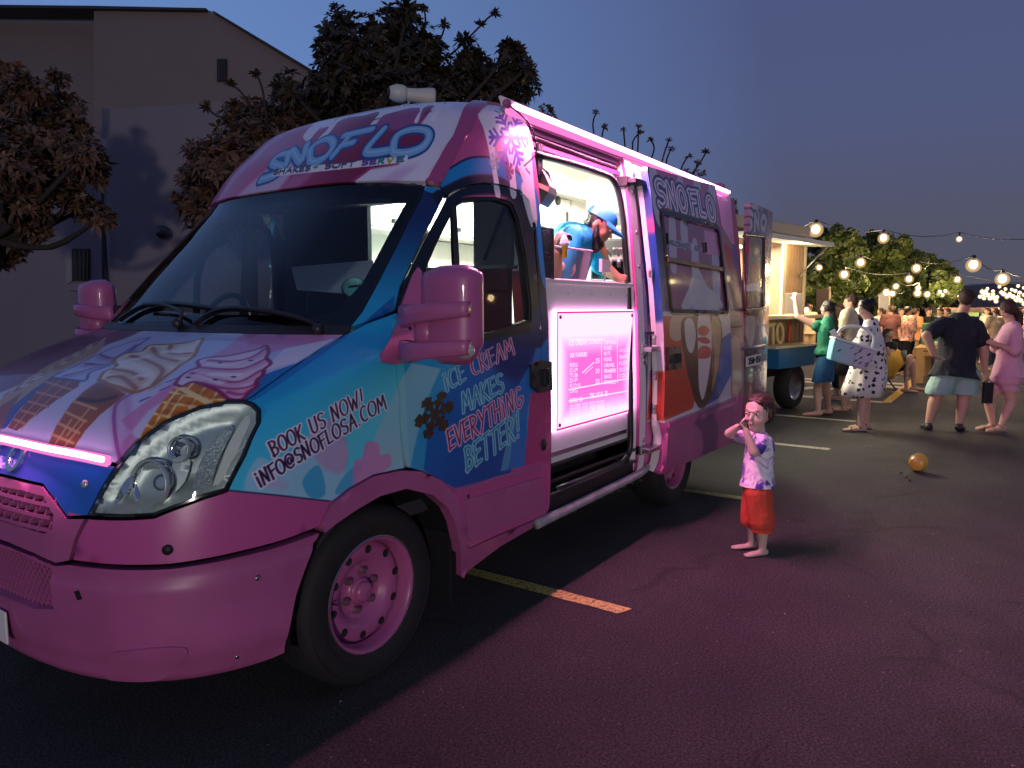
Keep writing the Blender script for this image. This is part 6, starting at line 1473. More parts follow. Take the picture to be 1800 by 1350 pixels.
# --- soft serve machine (stands in the van)
sm = empty('soft_serve_machine', (2.40, -.66, FZ), 0, 'white soft serve machine with black drip bay behind the server, inside the van', 'machine')
inv_ = Matrix.Translation((-2.40, .66, -FZ))
def mq(*a_, **k_): o = pq(*a_, **k_); o.location = (-2.40, .66, -FZ); return o
def bx_(name, a, b_, m, parent, bev=.006): return boxp(name, a, b_, m, parent, bev)
bx_('machine_body', (.0, -.24, .0), (.30, .26, 1.30), M_WL, sm, .02)
mq('control_panel', [(1040, 450), (1040, 421), (1116, 419), (1116, 446)], 2.392, .01, mat('panel_grey', (.20, .22, .22), .4), sm)
mq('display_strip', [(1064, 445), (1064, 424), (1111, 422), (1111, 442)], 2.386, .006, mat('panel_dark', (.12, .14, .13), .3), sm)
for k in range(6): mq('panel_button', [(1077+k*5, 438), (1077+k*5, 435), (1080+k*5, 435), (1080+k*5, 438)], 2.38, .006, M_WL, sm)
mq('drip_bay', roundc([(1042, 495), (1042, 461), (1104, 459), (1104, 493)], 6), 2.388, .01, M_BLACK, sm)
b = MB(); b.tube([on(0, 2.385, x, y) for x, y in roundc([(1040, 497), (1040, 459), (1106, 457), (1106, 495)], 7)+[(1041, 492)]], .008, 8); b.build('bay_trim', M_STEEL, sm).location = (-2.40, .66, -FZ)
for k, x in enumerate((1060, 1074, 1088)):
    b = MB(); p = on(0, 2.36, x, 456); b.tube([p, p-Vector((0, 0, .05))], [.018, .012], 12); b.tube([p+Vector((0, 0, .02)), p+Vector((-.05, 0, .055))], .006, 8); b.ell(p+Vector((-.055, 0, .06)), .012, 10, 6); b.build('nozzle', M_STEEL, sm).location = (-2.40, .66, -FZ)
# --- tub of cups on the counter
zt = CT+.022
tc0 = on(1, -.80, 974, 495); tub = empty('clear_tub', (0, 0, 0), 0, 'clear plastic tub of paper cups on the counter in front of the server', 'tub')
g_t = glass('clear_plastic', (.86, .82, .80), .9, .12, 1.35, base=.22, basecol=(.75, .62, .58))
x0, x1 = 1.30, 1.78; y0, y1 = -.90, -.66
b = MB(); h_ = .17; ins = .03
vs = [(x0+ins, y0+ins*.6, zt+.002), (x1-ins, y0+ins*.6, zt+.002), (x1-ins, y1-ins*.6, zt+.002), (x0+ins, y1-ins*.6, zt+.002), (x0, y0, zt+h_), (x1, y0, zt+h_), (x1, y1, zt+h_), (x0, y1, zt+h_)]
b.add(vs, [(3, 2, 1, 0), (0, 1, 5, 4), (1, 2, 6, 5), (2, 3, 7, 6), (3, 0, 4, 7)]); b.build('tub_wall', g_t, tub)
b = MB(); b.tube([Vector(v) for v in vs[4:]]+[Vector(vs[4])], .006, 6); b.build('tub_rim', mat('milky_plastic', (.75, .72, .70), .3), tub)
for k, x in enumerate((1.56, 1.62, 1.70)):
    b = MB(); M_ = axes((x, -.78, zt+.075), (0, 1, 0), (0, 0, 1), (1, 0, 0)); r_ = .045 if k < 2 else .058; b.lathe([(r_*.7, -.09), (r_, 0), (r_*1.05, .003), (r_*.96, -.002), (r_*.66, -.088), (.001, -.088)], 20, M_)
    o = b.build('paper_cup', mat('paper_white', (.82, .72, .70), .6)); tag(o, 'white paper cup lying inside the clear tub, %s of three' % ('leftmost', 'middle', 'rightmost and largest')[k], 'cup', 'cups in the clear tub')
b = MB(); c_ = on(1, -.88, 1063, 480); b.box((-.055, -.01, 0), (.055, .01, .075), M=Matrix.Translation((c_.x, c_.y, zt+.06))); b.tube([(c_.x, c_.y, zt), (c_.x, c_.y, zt+.07)], .006, 6); o = b.build('menu_card_holder', mat('paper_white', None)); tag(o, 'small white card on a stand at the right of the clear tub', 'card holder')
# ------------------------------------------------------------------ people
def AT(px_, py_, D): d = ray(px_, py_); return CAMP+d*(D/d.dot(FW))
def depth_of(p): return (Vector(p)-CAMP).dot(FW)
TMPC = bpy.data.collections.new('tmp'); COL.children.link(TMPC)
def cap_mesh(mb, p0, r0, p1, r1, lat=None, n=14):
    """tapered capsule; r = number or (lateral, depth)"""
    p0, p1 = Vector(p0), Vector(p1); a = r0 if isinstance(r0, tuple) else (r0, r0); c = r1 if isinstance(r1, tuple) else (r1, r1)
    d = p1-p0; L = d.length; z = d.normalized() if L > 1e-6 else Vector((0, 0, 1))
    x = Vector(lat) if lat is not None else z.orthogonal()
    x = (x-z*x.dot(z)); x = x.normalized() if x.length > 1e-6 else z.orthogonal().normalized(); y = z.cross(x)
    vs = []; rings = []
    for k in range(5): t = PI/2*(1-k/4); rings.append((p0-z*min(a)*math.sin(t), a[0]*math.cos(t)+1e-4, a[1]*math.cos(t)+1e-4))
    for k in range(1, 4): t = k/4; rings.append((p0.lerp(p1, t), a[0]+(c[0]-a[0])*t, a[1]+(c[1]-a[1])*t))
    for k in range(5): t = PI/2*k/4; rings.append((p1+z*min(c)*math.sin(t), c[0]*math.cos(t)+1e-4, c[1]*math.cos(t)+1e-4))
    for q, rx, ry in rings:
        for j in range(n): an = 2*PI*j/n; vs.append(q+x*math.cos(an)*rx+y*math.sin(an)*ry)
    k = len(rings); fs = [(i*n+j, i*n+(j+1) % n, (i+1)*n+(j+1) % n, (i+1)*n+j) for i in range(k-1) for j in range(n)]+[tuple(range(n))[::-1], tuple((k-1)*n+j for j in range(n))]
    mb.add(vs, fs, True)
def blob(name, prims, voxel, m, parent=None, smooth=3, cuts=(), thick=0.0, noise=0.0, nsc=20, disp=None):
    mb = MB()
    for p in prims:
        if p[0] == 'c': cap_mesh(mb, *p[1:])
        elif p[0] == 'e': mb.ell(p[1], p[2], 16, 12, M=p[3] if len(p) > 3 else None)
    me = bpy.data.meshes.new('t'); me.from_pydata(mb.v, [], mb.f); o = bpy.data.objects.new('t', me); TMPC.objects.link(o)
    r = o.modifiers.new('r', 'REMESH'); r.mode = 'VOXEL'; r.voxel_size = voxel; r.use_smooth_shade = True
    if smooth: s = o.modifiers.new('s', 'SMOOTH'); s.factor = .5; s.iterations = smooth
    dg = bpy.context.evaluated_depsgraph_get(); ev = o.evaluated_get(dg); m2 = bpy.data.meshes.new_from_object(ev)
    bpy.data.objects.remove(o); bpy.data.meshes.remove(me)
    if cuts or noise or disp:
        bm = bmesh.new(); bm.from_mesh(m2)
        for co, no in cuts: bmesh.ops.bisect_plane(bm, geom=bm.verts[:]+bm.edges[:]+bm.faces[:], plane_co=co, plane_no=no, clear_outer=True)
        if noise:
            from mathutils import noise as mn
            bm.normal_update()
            for v in bm.verts: q = Vector((v.co.x, v.co.y, v.co.z*.45))*nsc; v.co += v.normal*(mn.noise(q)+.8*(1-2*abs(mn.noise(q*1.9+Vector((3, 1, 7))))))*noise
        if disp:
            bm.normal_update()
            for v in bm.verts: v.co += v.normal*disp(v.co)
        bm.to_mesh(m2); bm.free()
    m2.name = name; m2.materials.clear(); m2.materials.append(m); m2.polygons.foreach_set('use_smooth', [True]*len(m2.polygons)); m2.update()
    o = bpy.data.objects.new(name, m2); link(o, parent)
    if thick: s = o.modifiers.new('th', 'SOLIDIFY'); s.thickness = thick; s.offset = -1
    return o
def strands(hair_o, f, m, parent, n, ln, wd, seed=1, fall=.6):
    rs = np.random.RandomState(seed); me0 = hair_o.data; k = len(me0.vertices); V, Fc = [], []
    off = hair_o.location
    for i in rs.randint(0, k, n):
        v = me0.vertices[int(i)]; no = v.normal; p = v.co+Vector(off); d = (Vector((0, 0, -1))*fall-f*.35+Vector(rs.normal(0, .35, 3))); d = (d-no*d.dot(no)*.92).normalized(); s_ = d.cross(no)
        if s_.length < 1e-3 or no.dot(f) > .45: continue
        s_ = s_.normalized()*wd; L = ln*rs.uniform(.5, 1.2); b_ = len(V); a = p+no*.001; c = a+d*L*.5+no*L*.05; e = a+d*L+no*L*rs.uniform(-.04, .06)
        V += [a-s_, a+s_, c+s_, c-s_, e]; Fc += [(b_, b_+1, b_+2, b_+3), (b_+3, b_+2, b_+4)]
    me = bpy.data.meshes.new('hair_strands'); me.from_pydata([tuple(v) for v in V], [], Fc); me.materials.append(m); o = bpy.data.objects.new('hair_strands', me); link(o, parent); o['kind'] = 'stuff'; return o
def skinmat(name, c): return mat(name, c, .5, noise=.10, nscale=12, sss=.15)
SK1 = skinmat('skin_fair', (.62, .38, .30)); SK2 = skinmat('skin_tan', (.42, .23, .15)); SK3 = skinmat('skin_warm', (.52, .31, .22))
HAIRB = mat('hair_black', (.012, .010, .010), .35, bump=.5, bscale=60); HAIRN = mat('hair_brown', (.06, .030, .020), .45, bump=.5, bscale=60); HAIRS = mat('hair_sandy', (.22, .13, .07), .5, bump=.5, bscale=60)
EYEW = mat('eye_white', (.7, .68, .66), .2); EYED = mat('eye_dark', (.02, .012, .01), .15); LIP = mat('lips', (.35, .10, .10), .4)
def hand(prims, wr, d, pn, s, curl=.5, side=1, spread=.22):
    """wr wrist, d hand direction, pn palm normal, s hand length"""
    d = Vector(d).normalized(); pn = Vector(pn); pn = (pn-d*pn.dot(d)).normalized(); lt = d.cross(pn).normalized()*side
    wr = Vector(wr); pc = wr+d*s*.28
    prims.append(('c', wr+d*s*.06, (s*.17, s*.10), wr+d*s*.40, (s*.22, s*.085), lt))
    for k, (off, ln) in enumerate(((.165, .40), (.06, .46), (-.05, .43), (-.155, .34))):
        p = wr+d*s*.42+lt*off*s; dd_ = (d+lt*off*spread*2).normalized(); r = s*.048
        q = p
        for j, fr in enumerate((.45, .32, .25)):
            an = curl*(j+.5)*1.0; e = (dd_*math.cos(an)+pn*math.sin(an))*ln*s*fr; prims.append(('c', q, r*(1-.08*j), q+e, r*(1-.08*(j+1)))); q = q+e
    p = wr+d*s*.12+lt*s*.17; e = (d*.65+lt*.6+pn*.35).normalized(); q = p+e*s*.26; prims.append(('c', p, s*.062, q, s*.052)); prims.append(('c', q, s*.052, q+(d*.9+pn*.35+lt*.1).normalized()*s*.22, s*.045))
def head(prims, c, f, up, s, ears=True, jaw=1.0):
    """c centre, f face direction, s head height"""
    f = Vector(f).normalized(); up = Vector(up); up = (up-f*up.dot(f)).normalized(); l = up.cross(f).normalized(); c = Vector(c)
    Mx = Matrix((l, f, up)).transposed()
    prims.append(('e', c+up*s*.10-f*s*.05, (s*.335, s*.40, s*.385), Mx.to_4x4()))
    prims.append(('c', c+f*s*.12-up*s*.02, (s*.26*jaw, s*.22), c+f*s*.17-up*s*.34, (s*.15*jaw, s*.13), l))
    prims.append(('e', c+f*s*.20-up*s*.12, (s*.27*jaw, s*.15, s*.17), Mx.to_4x4()))
    prims.append(('c', c+f*s*.33+up*s*.03, s*.030, c+f*s*.42-up*s*.09, s*.045))
    prims.append(('c', c+f*s*.33+up*s*.10-l*s*.12, s*.04, c+f*s*.33+up*s*.10+l*s*.12, s*.04))
    prims.append(('c', c+f*s*.30-up*s*.22-l*s*.06, s*.045, c+f*s*.30-up*s*.22+l*s*.06, s*.045))
    if ears:
        for q in (-1, 1): prims.append(('e', c+l*q*s*.335-f*s*.04-up*s*.02, (s*.035, s*.06, s*.10), Mx.to_4x4()))
    return f, up, l
def face(parent, c, f, up, l, s, brows=HAIRN, lip=LIP, eyes=True):
    c = Vector(c)
    for q in (-1, 1):
        e = c+f*s*.335+up*s*.035+l*q*s*.135
        if eyes:
            b = MB(); Mx = Matrix((l, f, up)).transposed().to_4x4(); b.ell(e, (s*.048, s*.028, s*.026), 12, 8, M=Mx); b.build('eye', EYEW, parent)
            b = MB(); b.ell(e+f*s*.022, (s*.027, s*.014, s*.025), 10, 6, M=Mx); b.build('iris', EYED, parent)
        b = MB(); b.tube([e+up*s*.085-l*q*s*.07+f*s*.02, e+up*s*.105+f*s*.035, e+up*s*.085+l*q*s*.08-f*s*.0], s*.008, 6); b.build('eyebrow', brows, parent)
    b = MB(); m0 = c+f*s*.345-up*s*.225; b.tube([m0-l*s*.09-f*s*.03, m0+f*s*.005, m0+l*s*.09-f*s*.03], [s*.010, s*.017, s*.010], 8); b.build('mouth', lip, parent)
def cut_at(p, d): return (Vector(p), Vector(d).normalized())
def figure(label, group, J, Hh, skin, wear, fat=1.0, vox=.010, headf=None, headup=(0, 0, 1), hs=None, hair=None, hands=True, faces=True, hcurl=.5, armf=1.0, palm=None, legf=1.0):
    """J: world joints. wear: list of dicts"""
    root = empty('person', (J['hipc'].x, J['hipc'].y, 0), 0, label, 'person', group)
    inv = Matrix.Translation((-J['hipc'].x, -J['hipc'].y, 0))
    u = Hh; lat = (J['shL']-J['shR']).normalized(); hs = hs or .128*u; hf = Vector(headf) if headf is not None else lat.cross(Vector((0, 0, 1)))*-1
    A = {}
    tors = [('c', J['hipc'], (.092*u*fat, .066*u*fat), J['waist'], (.078*u*fat, .060*u*fat), lat), ('c', J['waist'], (.078*u*fat, .060*u*fat), J['chest'], (.092*u*fat**.6, .064*u*fat**.7), lat),
            ('c', J['chest'], (.092*u*fat**.6, .062*u*fat**.7), J['neck']-Vector((0, 0, .035*u)), (.06*u, .042*u), lat),
            ('c', J['shL'], .034*u*fat**.4, J['shR'], .034*u*fat**.4)]
    nk = [('c', J['neck']-Vector((0, 0, .03*u)), .034*u*fat**.4, J['head']-Vector(headup).normalized()*hs*.15, .030*u*fat**.4)]
    arms = []
    for k in 'LR': arms += [('c', J['sh'+k], .031*u*fat**.5*armf, J['el'+k], .024*u*fat**.4*armf), ('c', J['el'+k], .025*u*fat**.4*armf, J['wr'+k], .0165*u*fat**.2*armf)]
    legs = []
    for k in 'LR':
        hp_, kn, an = J['hip'+k], J['kn'+k], J['an'+k]; cf = kn.lerp(an, .30)+ (kn-an).normalized().cross(lat)*-.0*u
        legs += [('c', hp_, .052*u*fat*legf, kn, .034*u*fat**.6*legf), ('c', kn, .033*u*fat**.6*legf, cf, .034*u*fat**.6*legf), ('c', cf, .034*u*fat**.6*legf, an, .0205*u*fat**.3)]
        td = J['toe'+k]-an; td.z = 0; tdn = td.normalized(); sd = Vector((0, 0, 1)).cross(tdn)
        heel = Vector((an.x, an.y, .022*u))-tdn*.020*u; ball = heel+tdn*.105*u; tip = heel+tdn*.145*u; ball.z = .015*u; tip.z = .012*u
        if 'footz' in J: 
            for q in (heel, ball, tip): q.z += J['footz']
        legs += [('c', heel, .021*u, ball, (.028*u, .016*u), sd), ('c', ball, (.028*u, .015*u), tip, (.024*u, .011*u), sd), ('c', an, .021*u, heel+tdn*.04*u, .020*u)]
        A['foot'+k] = (heel, ball, tip, sd, tdn)
    hd = []; f, up, l = head(hd, J['head'], hf, headup, hs)
    hn = []
    if hands:
        for k, sd_ in (('L', 1), ('R', -1)):
            d = (J['ha'+k]-J['wr'+k]); pn = (palm or {}).get(k, -lat*sd_*1.0); hand(hn, J['wr'+k], d, pn, .105*u, hcurl, sd_ if False else 1)
    if vox <= .012: body = blob('body', tors+nk+arms+legs+hd+hn, vox, skin, root, smooth=2)
    else: body = blob('body', tors+nk+arms+legs+hd+hn, vox, skin, root, smooth=1)
    if faces: face(root, J['head'], f, up, l, hs)
    if hair:
        hp2 = hair['prims'](J['head'], f, up, l, hs); ho = blob('hair', hp2, max(.006, vox*.8), hair['m'], root, smooth=2, noise=hair.get('noise', .006), nsc=hair.get('nsc', 26))
        if hair.get('n', 900) and vox < .015 and len(ho.data.vertices): strands(ho, f, hair['m'], root, hair.get('n', 900), hair.get('ln', .05), hair.get('wd', .0022))
    for wdef in wear:
        kind = wdef['t']; g = wdef.get('g', .008)*1.0; m_ = wdef['m']; pr = []; cuts = []
        gr = lambda r: tuple(q+g for q in r) if isinstance(r, tuple) else r+g
        if kind == 'shirt':
            hem = wdef.get('hem', .03); sl_ = wdef.get('sleeve', .55)
            for p in tors: pr.append(('c', p[1], gr(p[2]), p[3], gr(p[4]))+tuple(p[5:]))
            dn = (J['hipc']-J['waist']).normalized(); pr.append(('c', J['hipc'], (.095*u*fat+g, .070*u*fat+g), J['hipc']+dn*hem*u*1.0, (.102*u*fat+g*2.2*wdef.get('flare', 1), .078*u*fat+g*2.2*wdef.get('flare', 1)), lat))
            cuts.append((J['hipc']+dn*(hem)*u, dn)); nd = wdef.get('ncut', Vector((0, 0, 1))); cuts.append((J['neck']+nd.normalized()*.012*u, nd))
            sleeves = []
            for k in 'LR':
                if sl_ > 0:
                    a, b_ = J['sh'+k], J['el'+k]; e = a.lerp(b_, min(sl_, 1)); pr.append(('c', a, .036*u*fat**.4+g*.7, a.lerp(b_, max(0, min(sl_, 1)-.05)), .031*u*fat**.5+g*1.2))
                    if sl_ > 1: pr.append(('c', b_, .026*u*fat**.4+g, b_.lerp(J['wr'+k], sl_-1), .021*u+g))
            blob(wdef.get('name', 'shirt'), pr, vox, m_, root, smooth=3, cuts=cuts, noise=wdef.get('noise', .0075*u/1.7), nsc=wdef.get('nsc', 9))
        if kind == 'shorts':
            ln = wdef.get('len', .8); 
            pr += [('c', J['hipc']-Vector((0, 0, .0)), (.090*u*fat+g*.5, .064*u*fat+g*.5), J['waist'].lerp(J['hipc'], .45), (.078*u*fat+g*.3, .056*u*fat+g*.3), lat)]
            for k in 'LR':
                a, b_ = J['hip'+k], J['kn'+k]; e = a.lerp(b_, ln) if ln <= 1 else b_; pr.append(('c', a, .056*u*fat*legf+g, e, .046*u*fat*legf+g*1.8))
                if ln > 1: pr.append(('c', b_, .040*u*fat*legf+g*1.5, b_.lerp(J['an'+k], ln-1+(.42 if wdef.get('hemz') else 0)), .040*u*fat*legf+g*1.5 if wdef.get('hemz') else .036*u+g*1.6))
            cuts.append((J['waist'].lerp(J['hipc'], .35), (0, 0, 1)))
            if wdef.get('hemz'): cuts.append((Vector((0, 0, wdef['hemz'])), (0, 0, -1)))
            if wdef.get('cut', True) and ln <= 1:
                zc = min(J['hip'+k].lerp(J['kn'+k], ln).z for k in 'LR'); cuts.append((Vector((0, 0, zc)), (0, 0, -1)))
            blob(wdef.get('name', 'shorts'), pr, vox, m_, root, smooth=2, cuts=cuts, noise=.0065*u/1.7, nsc=10)
        if kind == 'dress':
            vs = []; rings = wdef['rings']; n = 40; mb = MB()
            for (c_, rx, ry) in rings:
                fdir = Vector((0, 0, 1)).cross(lat)
                for j in range(n):
                    an = 2*PI*j/n; k_ = 1+.05*math.sin(an*7)*(1 if c_.z < J['waist'].z else 0); vs.append(c_+lat*math.cos(an)*rx*k_+fdir*math.sin(an)*ry*k_)
            k = len(rings); mb.add(vs, [(i*n+j, i*n+(j+1) % n, (i+1)*n+(j+1) % n, (i+1)*n+j) for i in range(k-1) for j in range(n)], True); o = mb.build(wdef.get('name', 'skirt'), m_, root)
            s_ = o.modifiers.new('t', 'SOLIDIFY'); s_.thickness = .004
        if kind == 'shoes':
            for k in 'LR':
                heel, ball, tip, sd, tdn = A['foot'+k]; pp = [('c', heel+Vector((0, 0, .006*u)), .026*u, ball, (.033*u, .020*u), sd), ('c', ball, (.033*u, .020*u), tip, (.029*u, .017*u), sd), ('c', J['an'+k]-Vector((0, 0, .008*u)), .026*u, heel+tdn*.03*u, .026*u)]
                blob('shoe', pp, .008, m_, root, smooth=1, cuts=[((0, 0, .001), (0, 0, -1))])
        if kind == 'sandals':
            for k in 'LR':
                heel, ball, tip, sd, tdn = A['foot'+k]; b = MB(); o0 = heel-tdn*.022*u; x = sd; y = tdn
                pol = [(-.026, 0), (.026, 0), (.032, .10), (.028, .16), (0, .185), (-.028, .16), (-.032, .10)]
                extrude_poly([(q[0]*u, q[1]*u) for q in roundc(pol, .02)], .001, .010, axes((o0.x, o0.y, 0), x, y, (0, 0, 1)), b); 
                b.tube([ball-sd*.030*u, ball+Vector((0, 0, .020*u))-tdn*.01*u, ball+sd*.030*u], .005*u, 6)
                b.tube([heel+tdn*.03*u-sd*.024*u+Vector((0, 0, .01)), heel+tdn*.05*u+Vector((0, 0, .035*u)), heel+tdn*.03*u+sd*.024*u+Vector((0, 0, .01))], .004*u, 6)
                b.build('sandal', m_, root)
    for ch in root.children: ch.matrix_parent_inverse = Matrix.Identity(4); ch.location = (-root.location.x, -root.location.y, 0)
    return root, A
def stand(g, Hh, ang, lean=0.0, D=None, **ov):
    """default joints for somebody standing at ground point g facing ang (radians in the XY plane)"""
    u = Hh; f = Vector((math.cos(ang), math.sin(ang), 0)); l = Vector((-f.y, f.x, 0)); Z = Vector((0, 0, 1)); g = Vector((g[0], g[1], 0))
    P_ = lambda a, b_, c: g+f*a*u+l*b_*u+Z*c*u
    J = dict(head=P_(.012, 0, .925), neck=P_(-.005, 0, .85), chest=P_(0, 0, .735), waist=P_(0, 0, .62), hipc=P_(0, 0, .53), shL=P_(0, .098, .815), shR=P_(0, -.098, .815),
             elL=P_(-.01, .135, .63), elR=P_(-.01, -.135, .63), wrL=P_(.03, .14, .495), wrR=P_(.03, -.14, .495), haL=P_(.045, .14, .44), haR=P_(.045, -.14, .44),
             hipL=P_(0, .05, .50), hipR=P_(0, -.05, .50), knL=P_(.008, .058, .275), knR=P_(.008, -.058, .275), anL=P_(-.01, .062, .05), anR=P_(-.01, -.062, .05), toeL=P_(.12, .08, .02), toeR=P_(.12, -.08, .02))
    for k, v in ov.items(): J[k] = P_(*v)
    return J, f, l
def hair_short(c, f, up, l, s):
    Mx = Matrix((l, f, up)).transposed().to_4x4()
    return [('e', c+up*s*.17-f*s*.09, (s*.365, s*.40, s*.36), Mx), ('e', c-f*s*.20+up*s*.0, (s*.31, s*.25, s*.28), Mx), ('c', c+up*s*.38+f*s*.16-l*s*.15, s*.11, c+up*s*.40+f*s*.18+l*s*.15, s*.11)]
def hair_long(ln, wd=.30):
    def fn(c, f, up, l, s):
        Mx = Matrix((l, f, up)).transposed().to_4x4(); Z = Vector((0, 0, 1))
        return [('e', c+up*s*.15-f*s*.08, (s*.40, s*.43, s*.41), Mx), ('c', c-f*s*.22, (s*.36, s*.22), c-f*s*.52-Z*s*ln*.45, (s*.36, s*.20), l), ('c', c-f*s*.52-Z*s*ln*.45, (s*.36, s*.20), c-f*s*.60-Z*s*ln, (s*wd, s*.14), l)]
    return fn
def hair_bun(c, f, up, l, s):
    Mx = Matrix((l, f, up)).transposed().to_4x4()
    return [('e', c+up*s*.15-f*s*.10, (s*.39, s*.42, s*.40), Mx), ('e', c-f*s*.22-up*s*.05, (s*.33, s*.25, s*.30), Mx), ('e', c-f*s*.48+up*s*.30, (s*.19, s*.19, s*.21), Mx)]
def spots(name, base, spot, sc, th=.42, soft=.02):
    m = bpy.data.materials.new(name); m.use_nodes = True; t = m.node_tree; b = t.nodes['Principled BSDF']; L = t.links; tcn = t.nodes.new('ShaderNodeTexCoord'); v = t.nodes.new('ShaderNodeTexVoronoi'); v.inputs['Scale'].default_value = sc; v.inputs['Randomness'].default_value = .75
    nz = t.nodes.new('ShaderNodeTexNoise'); nz.inputs['Scale'].default_value = sc*1.2; L.new(tcn.outputs['Object'], nz.inputs['Vector']); mxv = t.nodes.new('ShaderNodeMix'); mxv.data_type = 'VECTOR'; mxv.inputs['Factor'].default_value = .06; L.new(tcn.outputs['Object'], mxv.inputs['A']); L.new(nz.outputs['Color'], mxv.inputs['B']); L.new(mxv.outputs['Result'], v.inputs['Vector'])
    r = t.nodes.new('ShaderNodeValToRGB'); e = r.color_ramp.elements; e[0].position = th; e[0].color = (*spot, 1); e[1].position = th+soft; e[1].color = (*base, 1); L.new(v.outputs['Distance'], r.inputs[0]); L.new(r.outputs[0], b.inputs['Base Color']); b.inputs['Roughness'].default_value = .8
    return m
def tiedye():
    m = bpy.data.materials.new('tie_dye_cloth'); m.use_nodes = True; t = m.node_tree; b = t.nodes['Principled BSDF']; L = t.links; tcn = t.nodes.new('ShaderNodeTexCoord'); nz = t.nodes.new('ShaderNodeTexNoise'); nz.inputs['Scale'].default_value = 9; nz.inputs['Detail'].default_value = 6; nz.inputs['Roughness'].default_value = .6; nz.inputs['Distortion'].default_value = 1.6; L.new(tcn.outputs['Object'], nz.inputs['Vector'])
    r = t.nodes.new('ShaderNodeValToRGB'); e = r.color_ramp.elements; e[0].position = .36; e[0].color = (.05, .04, .30, 1); e[1].position = .56; e[1].color = (.80, .80, .84, 1)
    for p, c in ((.43, (.12, .08, .42, 1)), (.47, (.62, .48, .72, 1)), (.66, (.82, .84, .86, 1)), (.72, (.60, .22, .50, 1))): q = e.new(p); q.color = c
    L.new(nz.outputs[0], r.inputs[0]); L.new(r.outputs[0], b.inputs['Base Color']); b.inputs['Roughness'].default_value = .85
    return m
# ---- the boy
g = ground(1333, 972); DB = depth_of(g)+.0
A_ = lambda x, y, dz=0: AT(x, y, DB+dz)
Jb = dict(head=A_(1333, 727, 0), neck=A_(1337, 762, 0), chest=A_(1336, 785, 0), waist=A_(1332, 822, 0), hipc=A_(1331, 855, 0), shL=A_(1337, 775, -.072), shR=A_(1331, 773, .075),
          elL=A_(1325, 795, -.15), elR=A_(1282, 762, .06), wrL=A_(1311, 757, -.14), wrR=A_(1297, 750, -.03), haL=A_(1303, 743, -.13), haR=A_(1311, 743, -.06),
          hipL=A_(1333, 866, -.045), hipR=A_(1329, 866, .045), knL=A_(1339, 918, -.05), knR=A_(1324, 914, .05), anL=A_(1341, 957, -.05), anR=A_(1322, 944, .06))
fb = -RT; Jb['toeL'] = Jb['anL']+fb*.10-FW*.03; Jb['toeR'] = Jb['anR']+fb*.10
SHR = mat('red_cloth', (.56, .075, .035), .85, noise=.2, nscale=15, bump=.2, bscale=60)
for k in 'LR': Jb['an'+k].z = .045
def hair_boy(c, f, up, l, s):
    Mx = Matrix((l, f, up)).transposed().to_4x4()
    return [('e', c+up*s*.14-f*s*.10, (s*.355, s*.405, s*.375), Mx), ('e', c-f*s*.22-up*s*.0, (s*.30, s*.23, s*.28), Mx), ('c', c+up*s*.37+f*s*.18-l*s*.14, s*.06, c+up*s*.33+f*s*.22+l*s*.16, s*.05), ('c', c+l*s*.33+up*s*.1, s*.07, c+l*s*.34-up*s*.06+f*s*.02, s*.04), ('c', c-l*s*.33+up*s*.1, s*.07, c-l*s*.34-up*s*.06+f*s*.02, s*.04)]
boy, Ab = figure('barefoot toddler in tie-dye shirt and red shorts eating with both hands at his mouth', None, Jb, .92, skinmat('skin_child', (.58, .44, .36)), [
    dict(t='shorts', m=SHR, len=1.2, g=.010, cut=False, hemz=A_(1330, 929).z), dict(t='shirt', m=tiedye(), hem=.0, sleeve=.62, g=.012, noise=.003, nsc=14, flare=.2)], fat=1.34, vox=.0055, headf=(-RT*.72-FW*.70+Vector((0, 0, -.10))), hs=.232, hair=dict(prims=hair_boy, m=mat('hair_auburn', (.050, .030, .018), .55), noise=.004, nsc=40, n=2600, ln=.034, wd=.0011), hcurl=.8, armf=1.15, legf=1.0, palm=dict(L=Vector((0, 0, 1)), R=Vector((0, 0, 1))))
b = MB(); b.ell((Jb['haL']+Jb['haR'])/2-FW*.03+Vector((0, 0, .012)), (.022, .022, .010), 12, 8); o = b.build('biscuit', mat('biscuit_brown', (.10, .04, .02), .7)); tag(o, 'dark biscuit held to the mouth of the toddler', 'biscuit')
b = MB(); b.tube([A_(1311, 855, -.06), A_(1309, 870, -.07), A_(1311, 885, -.07)], .004, 6); b.build('cord', M_DARK, boy); 
# ---- the server in the van
W = lambda x, y, z: Vector((x, y, z))
Q = AT
Jm = dict(head=Q(1053, 398, 4.36), neck=Q(1027, 404, 4.42), chest=Q(1004, 432, 4.45), waist=Q(988, 482, 4.48), hipc=Q(975, 540, 4.50), shL=Q(1044, 416, 4.64), shR=Q(1004, 420, 4.20),
          elL=Q(1062, 470, 4.72), elR=Q(973, 490, 4.12), wrL=Q(1085, 488, 4.55), wrR=Q(980, 447, 3.90), haL=Q(1095, 492, 4.50), haR=Q(984, 428, 3.90),
          hipL=W(1.42, -.20, 1.42), hipR=W(1.32, -.34, 1.42), knL=W(1.44, -.16, 1.06), knR=W(1.34, -.32, 1.06), anL=W(1.40, -.15, .72), anR=W(1.28, -.30, .72), toeL=W(1.6, -.2, .68), toeR=W(1.5, -.4, .68), footz=FZ)
h_ = Jm['hipc']
for k, y in (('L', .08), ('R', -.08)): Jm['hip'+k] = h_+RT*-y*.3+FW*y+Vector((0, 0, -.04)); Jm['kn'+k] = Jm['hip'+k]+Vector((0, .02, -.38)); Jm['an'+k] = Vector((h_.x, h_.y+y, .74)); Jm['toe'+k] = Jm['an'+k]+Vector((.15, -.05, -.05))
TEAL = mat('turquoise_cloth', (.0, .36, .62), .75, noise=.08, nscale=6)
